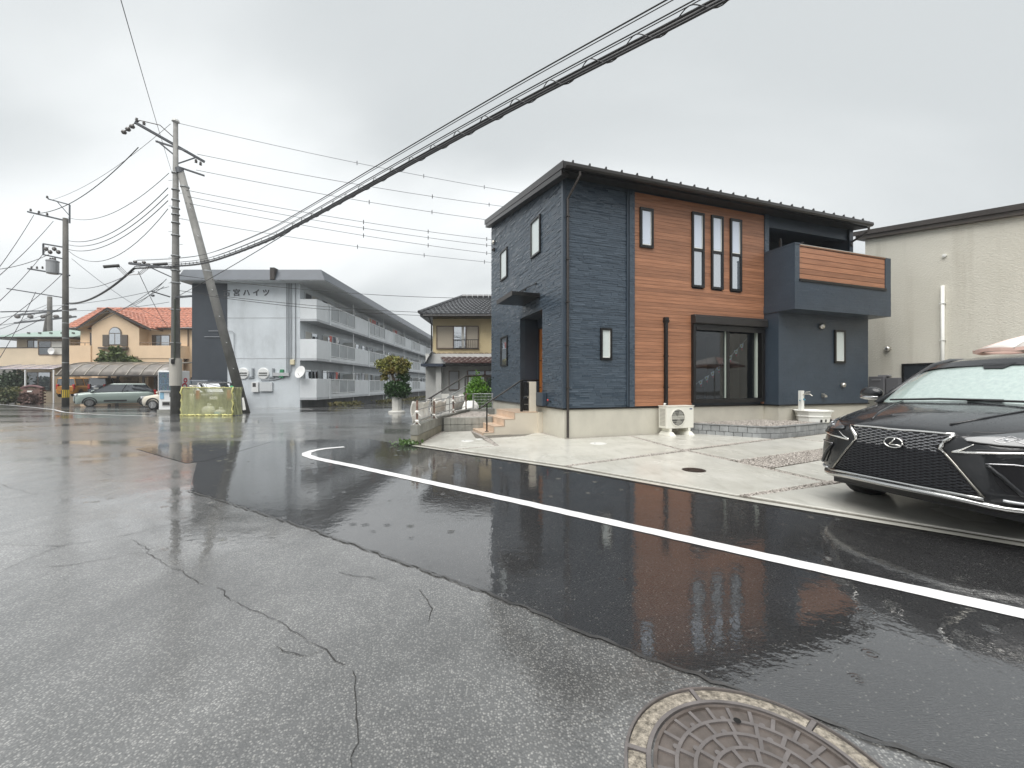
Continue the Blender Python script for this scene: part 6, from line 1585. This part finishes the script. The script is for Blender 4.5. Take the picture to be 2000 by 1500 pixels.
# ================================================================== VENDING MACHINE, REFUSE NET
vm = thing('vending_machine', 'white drinks vending machine with red lettering behind the tall pole', 'vending machine', (-17.68,20.5,gz(20.5)))
VW = M('vending_white', (.74,.75,.75), .35)
MB().box(-.05,1.05,-.05,.75,.0,.16).build('plinth', CW, vm)
MB().box(0,1.0,0,.70,.16,2.12).build('cabinet', VW, vm, bevel=.02)
MB().box(.08,.92,-.012,.0,1.12,2.04).build('display_backing', M('display_dark',(.12,.14,.15),.4), vm)
cl = [(.6,.05,.05),(.05,.25,.45),(.55,.45,.05),(.45,.45,.47),(.05,.3,.12),(.25,.12,.06)]
for rr_ in range(3):
    MB().box(.08,.92,-.05,-.012,1.14+.30*rr_,1.165+.30*rr_).build('shelf', WHITEP, vm)
    for k in range(7):
        cc = cl[(k*2+rr_*3)%6]; MB().lathe([(.04,0),(.042,.15),(.03,.19),(0,.2)], c=(.15+.117*k,-.05,1.166+.30*rr_), n=10).build('can', M('can_%d'%((k*2+rr_*3)%6), cc, .4), vm)
MB().box(.08,.92,-.10,-.094,1.12,2.04).build('display_glass', G_CLEAR, vm)
MB().box(.05,.08,-.105,0,1.08,2.08).box(.92,.95,-.105,0,1.08,2.08).box(.08,.92,-.105,0,2.04,2.08).box(.08,.92,-.105,0,1.08,1.12).build('display_frame', VW, vm)
MB().box(.08,.26,-.02,.0,.70,1.02).build('poster', M('poster_blue',(.25,.45,.6),.5), vm); MB().box(.55,.92,-.02,0,.80,1.0).build('coin_panel', M('coin_dark',(.1,.1,.1),.4), vm)
MB().box(.18,.60,-.025,0,.36,.58).build('delivery_flap', M('flap_grey',(.35,.35,.33),.4), vm); MB().box(.22,.56,-.03,-.025,.40,.54).build('flap_window', PLBLK, vm)
RED = M('letter_red', (.50,.02,.05), .45)
text_mesh('DyDo', .46, .004, 'lettering', RED, vm, (1.006,.52,.62), (R(90),R(-90),R(90)), .012)

nb = thing('refuse_net_box', 'refuse collection frame draped in yellow bird netting at the roadside', 'refuse net', (-13.32,17.95,gz(18)))
NETF = M('net_frame', (.35,.37,.36), .5, .5)
NET, t, b = new_mat('yellow_net')
t.nodes.remove(b); out_ = [n for n in t.nodes if n.type == 'OUTPUT_MATERIAL'][0]
df = t.nodes.new('ShaderNodeBsdfDiffuse'); df.inputs[0].default_value = (.60,.61,.36,1)
tl = t.nodes.new('ShaderNodeBsdfTranslucent'); tl.inputs[0].default_value = (.57,.58,.34,1)
ts = t.nodes.new('ShaderNodeBsdfTransparent')
m1 = t.nodes.new('ShaderNodeMixShader'); m1.inputs[0].default_value = .45; t.links.new(df.outputs[0], m1.inputs[1]); t.links.new(tl.outputs[0], m1.inputs[2])
m2 = t.nodes.new('ShaderNodeMixShader')
t.links.new(ramp(t, noise(t, 5, 4, .7, stretch=(1,1,.4)), .35, .46, .7, .74), m2.inputs[0])
t.links.new(ts.outputs[0], m2.inputs[1]); t.links.new(m1.outputs[0], m2.inputs[2]); t.links.new(m2.outputs[0], out_.inputs[0])
w2_, d2_, hh = 1.06, .60, 1.22
for x,y in ((-w2_,0),(w2_,0),(-w2_,d2_),(w2_,d2_)): MB().tube([(x,y,0),(x,y,hh)], .02, 6).build('frame_post', NETF, nb)
for a,b_ in (((-w2_,0,hh),(w2_,0,hh)),((-w2_,d2_,hh),(w2_,d2_,hh)),((-w2_,0,hh),(-w2_,d2_,hh)),((w2_,0,hh),(w2_,d2_,hh))): MB().tube([a,b_], .02, 6).build('frame_rail', NETF, nb)
def net(P, n=28, m_=12, sd=0):
    r = random.Random(sd); ph = [r.uniform(0,6) for _ in range(4)]; rows = []
    for j in range(m_+1):
        row = []
        for i in range(n+1):
            u, v = i/n, j/m_; w_ = (.045*math.sin(u*17+ph[0]+3*v)+.03*math.sin(u*37+ph[1]+v)-.08*math.sin(math.pi*v)*math.sin(math.pi*u))*(1-.2*v)
            row.append(P(u, v, w_))
        rows.append(row)
    return MB().grid(rows).build('netting', NET, nb, smooth=True)
net(lambda u,v,w_: (-w2_-.06+2*(w2_+.06)*u, -.05-w_-.05*(1-v), .02+(hh+.01)*v-.03*math.sin(u*9)*0-.04*v*math.sin(math.pi*u)), sd=1)
net(lambda u,v,w_: (w2_+.05+w_, d2_*u, .02+(hh+.01)*v), 14, 10, 2)
net(lambda u,v,w_: (-w2_-.05-w_, d2_*u, .02+(hh+.01)*v), 14, 10, 3)
net(lambda u,v,w_: (-w2_+2*w2_*u, d2_*v, hh+.02-.08*math.sin(math.pi*u)*math.sin(math.pi*v)), 20, 8, 4)
HEM = M('net_hem', (.60,.57,.22), .7)
MB().tube([(-w2_-.08+2*(w2_+.08)*k/30, -.11+.03*math.sin(k*1.9), .035+.015*math.sin(k*2.7)) for k in range(31)], [.035+.012*math.sin(k*1.3) for k in range(31)], 6).build('hem', HEM, nb, smooth=True)
for x in (-w2_-.06,w2_+.05): MB().tube([(x+.03*math.sin(k*2.1),-.05-.02*math.sin(k),.05+hh*k/10) for k in range(11)], [.03+.012*math.sin(k*1.7) for k in range(11)], 6).build('hem', HEM, nb, smooth=True)
MB().tube([(-w2_+2*w2_*k/20, -.05, hh+.02+.012*math.sin(k*1.6)) for k in range(21)], .018, 6).build('hem', HEM, nb)
MB().ball((w2_-.02,.0,hh+.04),(.10,.06,.06),8).build('green_clip', M('clip_green',(.02,.30,.12),.5), nb)
def sack(label, x, y, sx_, h, seed):
    b1 = thing('refuse_bag', label, 'refuse bag', (x,y,gz(18)), 0, 'bags inside the refuse net'); r = random.Random(seed); rows = []
    for j in range(8):
        tt = math.pi*j/7; rows.append([(sx_*math.sin(tt)**.6*math.cos(a)*(1+.13*math.sin(3*a+j)), sx_*.7*math.sin(tt)**.6*math.sin(a)*(1+.1*math.sin(5*a)), h*(.5+.5*math.cos(tt))) for a in [2*math.pi*i/16 for i in range(17)]])
    MB().grid(rows).build('bag', M('bag_white',(.70,.70,.68),.4,bs=12,bst=.6,bd=.04), b1, smooth=True)
    MB().tube([(0,0,h*.95),(.03,0,h+.08)], [.05,.09], 7).build('knot', M('bag_white',(.7,.7,.68),.4), b1)
    return b1
sack('larger white refuse bag inside the yellow net', -13.55, 18.3, .27, .42, 1)
bb = sack('smaller white refuse bag with a blue patch inside the yellow net', -13.0, 18.25, .24, .26, 2)
MB().obox((0,-.17,.11),(.26,.03,.10),(R(-12),0,0)).build('blue_print', M('print_blue',(.15,.35,.55),.5), bb)

# ================================================================== GABLED HOUSE WITH ORANGE TILES
ph_ = thing('gabled_house', 'peach two-storey house with orange tile roof and arched window', 'house', (0,0,0))
PEACH = M('peach_render', (.70,.53,.36), .7, var=.06, vs=.8, bs=12, bst=.25, bd=.02)
GY = 40.0; GB_ = -.9
MB().box(-43.2,-31.0,GY+1.0,GY+9,GB_,6.9).build('wall', PEACH, ph_)
MB().prism([(-41.05,GB_),(-36.4,GB_),(-36.4,6.75),(-39.1,8.35),(-41.05,6.95)], GY, GY+1.0, 'y').build('gable_wall', PEACH, ph_)
TILEO = M('clay_tile_orange', (.38,.150,.095), .5, var=.5, vs=4, coat=.2)
MB().box(-44.2,-30.6,GY+.4,GY+9.6,6.72,6.84).build('eaves_board', BROWNM, ph_)
tiled('roof_tiles', lambda u,v: (u, GY+.3+4.4*v, 6.85+2.6*v), lambda v: -44.3-.9*v, lambda v: -30.5-.4*v, 0, 10, TILEO, ph_, .42, .09)
tiled('roof_tiles', lambda u,v: (-39.1-3.0*(1-v), GY-.45+u, 6.75+1.95*v), lambda v: 0, lambda v: 4.6, 0, 8, TILEO, ph_, .42, .09)
tiled('roof_tiles', lambda u,v: (-39.1+4.2*(1-v), GY-.45+u, 6.65+2.05*v), lambda v: 0, lambda v: 4.6, 0, 10, TILEO, ph_, .42, .09)
for s,x1,z1 in ((1,-34.9,6.6),(-1,-42.1,6.7)):
    MB().hexa([(-39.1,GY-.47,8.62),(x1,GY-.47,z1),(x1,GY-.42,z1),(-39.1,GY-.42,8.62)],[(-39.1,GY-.47,8.42),(x1,GY-.47,z1-.16),(x1,GY-.42,z1-.16),(-39.1,GY-.42,8.42)]).build('barge_board', BROWNM, ph_)
    MB().hexa([(-39.1,GY-.42,8.60),(x1,GY-.42,z1),(x1,GY+1,z1),(-39.1,GY+1,8.60)],[(-39.1,GY-.42,8.52),(x1,GY-.42,z1-.08),(x1,GY+1,z1-.08),(-39.1,GY+1,8.52)]).build('gable_soffit', M('soffit_cream',(.45,.36,.26),.7), ph_)
MB().tube([(-45.2,GY+4.7,9.52),(-30.8,GY+4.7,9.52)], .14, 8).build('ridge', TILEO, ph_)
# arched window with shutters
aw = MB(); 
aw.prism([(-39.32+.62*math.cos(a)+.62,6.25+.62*math.sin(a)) for a in [math.pi*k/12 for k in range(13)]] + [(-39.32,5.1),(-38.08,5.1)], GY-.07, GY, 'y'); aw = aw.build('arched_window', M('frame_taupe',(.16,.14,.12),.5), ph_)
MB().prism([(-38.7+.52*math.cos(a),6.27+.52*math.sin(a)) for a in [math.pi*k/12 for k in range(13)]], GY-.09, GY-.07, 'y').build('pane', G_MIR, aw)
for x in (-39.22,-38.66): MB().box(x,x+.48,GY-.09,GY-.07,5.18,6.2).build('pane', G_MIR, aw)
for x in (-39.9,-38.08): MB().box(x,x+.58,GY-.10,GY-.005,5.0,6.1).build('shutter', M('shutter_brown',(.10,.085,.07),.6), aw)
MB().box(-40.1,-37.4,GY-.35,GY,4.72,4.88).build('window_box', M('shutter_brown',(.10,.085,.07),.6), aw)
# stone facing: individual rough stones
STONE = M('facing_stone', (.36,.26,.17), .8, var=.3, vs=5, rnd=.25, bs=12, bst=.5)
rs = random.Random(6); z = .3
while z < 4.0:
    hgt_ = rs.uniform(.22,.34); x = -40.4
    while x < -36.45:
        l = rs.uniform(.25,.7); MB().box(x,min(x+l-.03,-36.42),GY-.06-rs.uniform(0,.05),GY-.002,z,min(z+hgt_-.03,4.0)).build('facing_stone', STONE, ph_); x += l
    z += hgt_
def simple_window(parent, x0,x1,z0,z1,y, fm=JF, mats=(G_DARK,G_MIR)):
    m_ = MB(); m_.box(x0,x1,y-.06,y,z0,z0+.07); m_.box(x0,x1,y-.06,y,z1-.07,z1)
    for x in (x0,(x0+x1)/2-.035,x1-.07): m_.box(x,x+.07,y-.058,y,z0+.07,z1-.07)
    m_ = m_.build('window', fm, parent)
    MB().box(x0+.07,(x0+x1)/2-.035,y-.04,y-.01,z0+.07,z1-.07).build('pane', mats[0], m_); MB().box((x0+x1)/2+.035,x1-.07,y-.04,y-.01,z0+.07,z1-.07).build('pane', mats[1], m_)
    return m_
simple_window(ph_, -36.0,-34.2,5.05,6.2,GY+1.0); simple_window(ph_, -42.2,-41.2,5.0,6.4,GY+1.0)
MB().box(-36.4,-32.3,GY-.1,GY+1.0,3.8,5.05).build('balcony', PEACH, ph_); MB().box(-43.3,-41.05,GY-.1,GY+1.0,2.9,5.05).build('balcony', PEACH, ph_)
for x0,x1 in ((-36.3,-32.3),(-43.3,-41.1)):
    m_ = MB(); m_.tube([(x0,GY-.05,5.32),(x1,GY-.05,5.32)], .03, 6)
    for k in range(5): m_.tube([(x0+(x1-x0)*k/4,GY-.05,5.05),(x0+(x1-x0)*k/4,GY-.05,5.32)], .025, 6)
    m_.build('balcony_rail', JF, ph_)
# arched porch
arc = [(-34.3+1.55*math.cos(math.pi*k/16),1.9+1.55*math.sin(math.pi*k/16)) for k in range(17)]; arc2 = [(-34.3+1.30*math.cos(math.pi*k/16),1.9+1.30*math.sin(math.pi*k/16)) for k in range(17)]
for k in range(16): MB().prism([arc[k],arc[k+1],arc2[k+1],arc2[k]], GY-.12, GY+.2, 'y').build('arch_stone', STONE, ph_)
MB().prism([(-36.4,GB_),(-35.62,GB_)]+[(-34.3+1.32*math.cos(math.pi-math.pi*k/16),1.9+1.32*math.sin(math.pi*k/16)) for k in range(17)]+[(-32.98,GB_),(-32.2,GB_),(-32.2,3.8),(-36.4,3.8)], GY-.05, GY+.15, 'y').build('porch_front', PEACH, ph_)
MB().box(-33.9,-33.0,GY+.95,GY+.999,.8,2.4).build('porch_door', M('door_maroon',(.09,.03,.035),.5), ph_)
MB().box(-31.6,-31.3,GY+.9,GY+.999,.8,3.3).build('narrow_window', PLBLK, ph_)
MB().tube([(-32.35,GY+.9,6.8),(-32.35,GY+.9,3.9),(-32.9,GY+.9,3.3)], .05, 6).build('downpipe', JF, ph_)

gh_ = thing('green_roof_house', 'cream house with pale green hipped roof at the far left', 'house')
GREENR = M('roof_green', (.25,.33,.29), .5, var=.1, bs=6, bst=.2)
CRM2 = M('cream_render', (.68,.56,.41), .7, var=.05, bs=12, bst=.2)
MB().box(-53.2,-47.0,44.0,52,GB_,6.3).build('wall', CRM2, gh_); MB().box(-54.4,-46.6,43.2,44.0,3.2,5.1).build('balcony', CRM2, gh_); MB().box(-54.45,-46.55,43.15,44.02,5.1,5.17).build('balcony_cap', BROWNM, gh_)
MB().box(-50.4,-46.9,43.5,44.0,5.17,6.3).build('bay_wall', CRM2, gh_)
MB().hexa([(-55.2,42.6,6.22),(-45.6,42.6,6.22),(-45.6,53.4,6.22),(-55.2,53.4,6.22)],[(-49.6,47.6,7.75),(-46.2,47.6,7.75),(-46.2,48.6,7.75),(-49.6,48.6,7.75)]).build('roof', GREENR, gh_)
MB().box(-55.2,-45.6,42.6,53.4,6.1,6.21).build('eaves_board', BROWNM, gh_)
for k in range(6): MB().box(-52+1.2*k,-51.85+1.2*k,43.9,44.1,6.70,6.85).build('snow_guard', BROWNM, gh_)
simple_window(gh_, -52.0,-50.6,5.15,6.0,43.98); simple_window(gh_, -49.9,-47.2,4.35,5.85,43.19, mats=(G_DARK,CURT)); simple_window(gh_, -52.2,-49.5,.6,2.6,43.98)
di2 = MB().lathe([(0,0),(.35,-.08),(.36,-.06),(0,.02)], c=(-48.2,42.9,4.75), n=18, axis='y').build('satellite_dish', M('dish_white',(.72,.72,.71),.4), gh_)
tr_ = thing('terrace_roof', 'curved translucent terrace roof below the cream balcony', 'canopy', (0,0,gz(40)))
rows = [[(-51.0+.0*j-1.2*(1-math.cos(j*.25))*0+ (i*.72), 42.6-2.2*j/6, 3.35+.55*math.cos(j*.22)-.1*j/6) for i in range(9)] for j in range(7)]
MB().grid(rows).build('roof_sheet', M('terrace_plastic',(.33,.29,.31),.25,coat=.4), tr_, smooth=True, solid=.02)
for i in range(5): MB().tube([(-51.0+1.44*i,42.6-2.2*j/6,3.37+.55*math.cos(j*.22)-.1*j/6) for j in range(7)], .03, 6).build('rafter', M('rafter_pale',(.5,.5,.5),.5), tr_)
for x in (-50.9,-48.1,-45.3): MB().box(x,x+.1,40.4,40.5,0,3.3).build('post', RAILW, tr_)

cp = thing('carport', 'brown curved carport roof over the parked cars', 'carport', (0,0,gz(36)))
CPB = M('carport_panel', (.17,.15,.13), .3, var=.35, vs=2, coat=.5)
rows = []
for j in range(11):
    f_ = j/10; yy_ = 39.3-4.6*f_; zz_ = 3.05 + .75*math.sin(math.pi*(.5-.0)*(1-f_**2.2)) - .05*f_
    if f_ > .85: zz_ -= (f_-.85)*3.2
    rows.append([(-38.6+9.4*i/8, yy_, zz_) for i in range(9)])
MB().grid(rows).build('roof_sheet', CPB, cp, smooth=True, solid=.02)
for i in range(9): MB().tube([(r_[i][0],r_[i][1]-.01,r_[i][2]+.025) for r_ in rows], .035, 6).build('rafter', M('rafter_bronze',(.40,.37,.32),.4,.3), cp)
MB().bar((-38.7,34.72,rows[-1][0][2]),(-29.1,34.72,rows[-1][0][2]),.12).build('gutter', BROWNM, cp)
for x in (-38.4,-34.0,-29.6): MB().box(x,x+.15,38.9,39.05,0,3.6).build('post', BROWNM, cp)
MB().box(-31.6,-31.48,35.0,35.12,0,2.75).build('post', BROWNM, cp)
sf = thing('slatted_fence', 'dark brown horizontal slat fence beside the carport', 'fence', (0,0,gz(36)))
for k in range(7): MB().box(-31.2,-28.2,36.0,36.05,.35+.28*k,.35+.28*k+.23).build('slat', M('slat_brown',(.06,.04,.035),.5), sf)
for x in (-31.2,-29.7,-28.3): MB().box(x,x+.1,36.05,36.14,0,2.4).build('post', BROWNM, sf)

# garden plants on the left
bt = thing('garden_tree', 'bushy green garden tree above the carport roof', 'tree', (-38.0,41.0-1.6,gz(39)))
MB().tube([(0,0,0),(.1,0,2.2),(0,0,4.0)], [.14,.1,.04], 7).build('trunk', BARK, bt)
for p in ([(.1,0,2.4),(1.2,0,3.8)],[(.05,0,2.6),(-1.0,0,4.0)]): MB().tube(p, [.06,.02], 6).build('limb', BARK, bt)
leaf_mesh('crown', crown_points([(-.9,0,4.1,.9,.6,.55),(0,0,4.5,.8,.6,.6),(.9,0,4.0,1.1,.6,.55),(1.9,0,3.7,.8,.5,.45),(-.2,0,5.1,.45,.4,.4),(-1.4,0,4.8,.35,.3,.25)], 3200, 31, .3), leafmat('leaf_garden',(.03,.06,.015),(.13,.17,.045),2.5,.45), bt, .30, 32)
hd = thing('clipped_hedge', 'low clipped hedge with yellowing top at the left edge', 'hedge', (-47.0,38.0,gz(38)))
MB().tube([(0,0,0),(0,0,.9)], .1, 6).build('stem', BARK, hd)
leaf_mesh('crown', crown_points([(-3.0,0,.75,1.6,.9,.75),(-1.2,0,.85,1.6,.9,.80),(.6,0,.8,1.5,.9,.75),(2.0,0,.8,1.2,.8,.7)], 5200, 33, .6), leafmat('leaf_hedge',(.02,.04,.015),(.08,.10,.03),1.5,.5,(.20,.15,.03)), hd, .26, 34)
tb = thing('dark_shrub', 'tall dark green shrub beside the cream house at the left edge', 'shrub', (-50.5,41.0,gz(41)))
MB().tube([(0,0,0),(0,0,1.8)], .12, 6).build('stem', BARK, tb)
leaf_mesh('crown', crown_points([(0,0,1.8,1.5,1.0,1.2),(-1.6,0,1.2,1.3,1.0,1.1),(.9,0,2.4,.9,.8,.9),(-2.8,0,1.6,1.2,.9,1.2)], 4200, 35, .5), leafmat('leaf_dusky',(.02,.04,.02),(.07,.11,.05),1.5,.5), tb, .32, 36)
gt = thing('brick_gate_wall', 'rounded brown brick gate wall with a small white nameplate', 'gate wall', (-42.4,36.2,gz(36)))
BRK = M('brown_brick', (.15,.085,.07), .8, var=.35, vs=3, rnd=.2, bs=12, bst=.5)
for k in range(11):
    z = .13*k*1.0
    for q in range(4):
        xo = -.85+.43*q+(.2 if k%2 else 0); top_ = 1.35+.22*math.sin(math.pi*(xo+1.05)/2.1)
        if z < top_: MB().box(xo,xo+.41,-.15,.15,z,z+.122).build('brick', BRK, gt)
MB().tube([(-.95+1.95*k/10,0,1.42+.20*math.sin(math.pi*k/10)) for k in range(11)], .12, 8).build('coping', M('coping_maroon',(.11,.05,.05),.6), gt, smooth=True)
MB().box(-.25,.2,-.17,-.15,1.1,1.22).build('nameplate', WHITEP, gt)
bx_ = MB()
leaf_mesh('creeper', crown_points([(.0,-.3,.55,.9,.3,.55)], 900, 37, .4), leafmat('leaf_russet',(.07,.035,.03),(.16,.09,.07),2,.6), gt, .2, 38, 'stuff')

# far houses closing the view on the left
for i,(x,y,w_,d_,h_,rh,wc,rc,lab) in enumerate(((-70.5,56,9,8,5.4,1.9,(.55,.53,.49),(.42,.43,.44),'distant pale house with white-edged gable at the left edge'),(-82,66,10,8,5.4,2.0,(.50,.47,.42),(.16,.15,.15),'distant house with dark roof beyond the left edge'),(-60,70,10,8,5.2,2.2,(.52,.50,.46),(.20,.19,.19),'distant grey-roofed house behind the green roof'),(-42,78,12,9,5.5,2.2,(.50,.47,.43),(.10,.10,.11),'distant dark-roofed house behind the orange roof'))):
    fh = thing('distant_house', lab, 'house', (x,y,gz(y)), 0, 'houses in the far distance')
    wm, rm = M('far_wall_%d'%i, wc, .8), M('far_roof_%d'%i, rc, .6)
    MB().box(-w_/2,w_/2,-d_/2,d_/2,-1,h_).build('wall', wm, fh)
    MB().prism([(-w_/2-.6,h_-.1),(w_/2+.6,h_-.1),(0,h_+rh)], -d_/2-.6, d_/2+.6, 'y').build('roof', rm, fh)
    for s in (-1,1): MB().hexa([(0,-d_/2-.66,h_+rh+.1),(s*(w_/2+.7),-d_/2-.66,h_-.1),(s*(w_/2+.7),-d_/2-.6,h_-.1),(0,-d_/2-.6,h_+rh+.1)],[(0,-d_/2-.66,h_+rh-.2),(s*(w_/2+.7),-d_/2-.66,h_-.35),(s*(w_/2+.7),-d_/2-.6,h_-.35),(0,-d_/2-.6,h_+rh-.2)]).build('barge_board', RAILW, fh)
    simple_window(fh, -2.2,-.4,3.2,4.6,-d_/2); simple_window(fh, .8,2.6,3.2,4.6,-d_/2); simple_window(fh, -2.2,.2,.3,2.2,-d_/2)

# guessed houses behind the camera, added only for reflections in glass, car and wet road
for i,(x,y,w_,d_,h_,rh,wc,rc,lab) in enumerate(((9.5,-13,9,8,5.6,1.9,(.22,.21,.19),(.04,.04,.045),'unseen grey-walled house added across the street behind the viewpoint'),(-3.5,-16,8.5,8,5.4,1.8,(.30,.28,.23),(.04,.04,.04),'unseen cream house added across the street behind the viewpoint'),(-17,-14,9,8,5.6,2.0,(.26,.25,.22),(.05,.045,.04),'unseen brown-roofed house added further along the street behind the viewpoint'),(24,-9,9,8,5.8,2.0,(.25,.24,.22),(.04,.04,.045),'unseen dark-roofed house added right of the viewpoint'))):
    fh = thing('reflection_house', lab, 'house', (x,y,0), 0, 'unseen houses added for reflections')
    MB().box(-w_/2,w_/2,-d_/2,d_/2,-.1,h_).build('wall', M('opp_wall_%d'%i, wc, .8), fh)
    MB().prism([(-d_/2-.6,h_-.1),(d_/2+.6,h_-.1),(0,h_+rh)], -w_/2-.5, w_/2+.5, 'x').build('roof', M('opp_roof_%d'%i, rc, .6), fh)
    for (a,b_,c_,e_) in ((-3,-1.4,3.3,4.5),(1.2,3,3.3,4.5),(-2.8,-.6,.5,2.4),(1,3,.8,2.2)):
        m_ = MB().box(a,b_,d_/2,d_/2+.05,c_,e_).build('window', BLACKM, fh); MB().box(a+.06,b_-.06,d_/2+.045,d_/2+.056,c_+.06,e_-.06).build('pane', G_DARK, m_)

# ================================================================== RAIN HAZE: one closed box of thin even air round everything below the sky
HZ = bpy.data.materials.new('rain_haze'); HZ.use_nodes = True
t = HZ.node_tree
for n_ in list(t.nodes):
    if n_.type != 'OUTPUT_MATERIAL': t.nodes.remove(n_)
pv = t.nodes.new('ShaderNodeVolumePrincipled'); pv.inputs['Color'].default_value = (.90,.93,.95,1); pv.inputs['Density'].default_value = .0009
t.links.new(pv.outputs[0], [n_ for n_ in t.nodes if n_.type == 'OUTPUT_MATERIAL'][0].inputs['Volume'])
MB().box(-140,80,-40,130,-2.6,24).build('haze', HZ, kind='stuff')
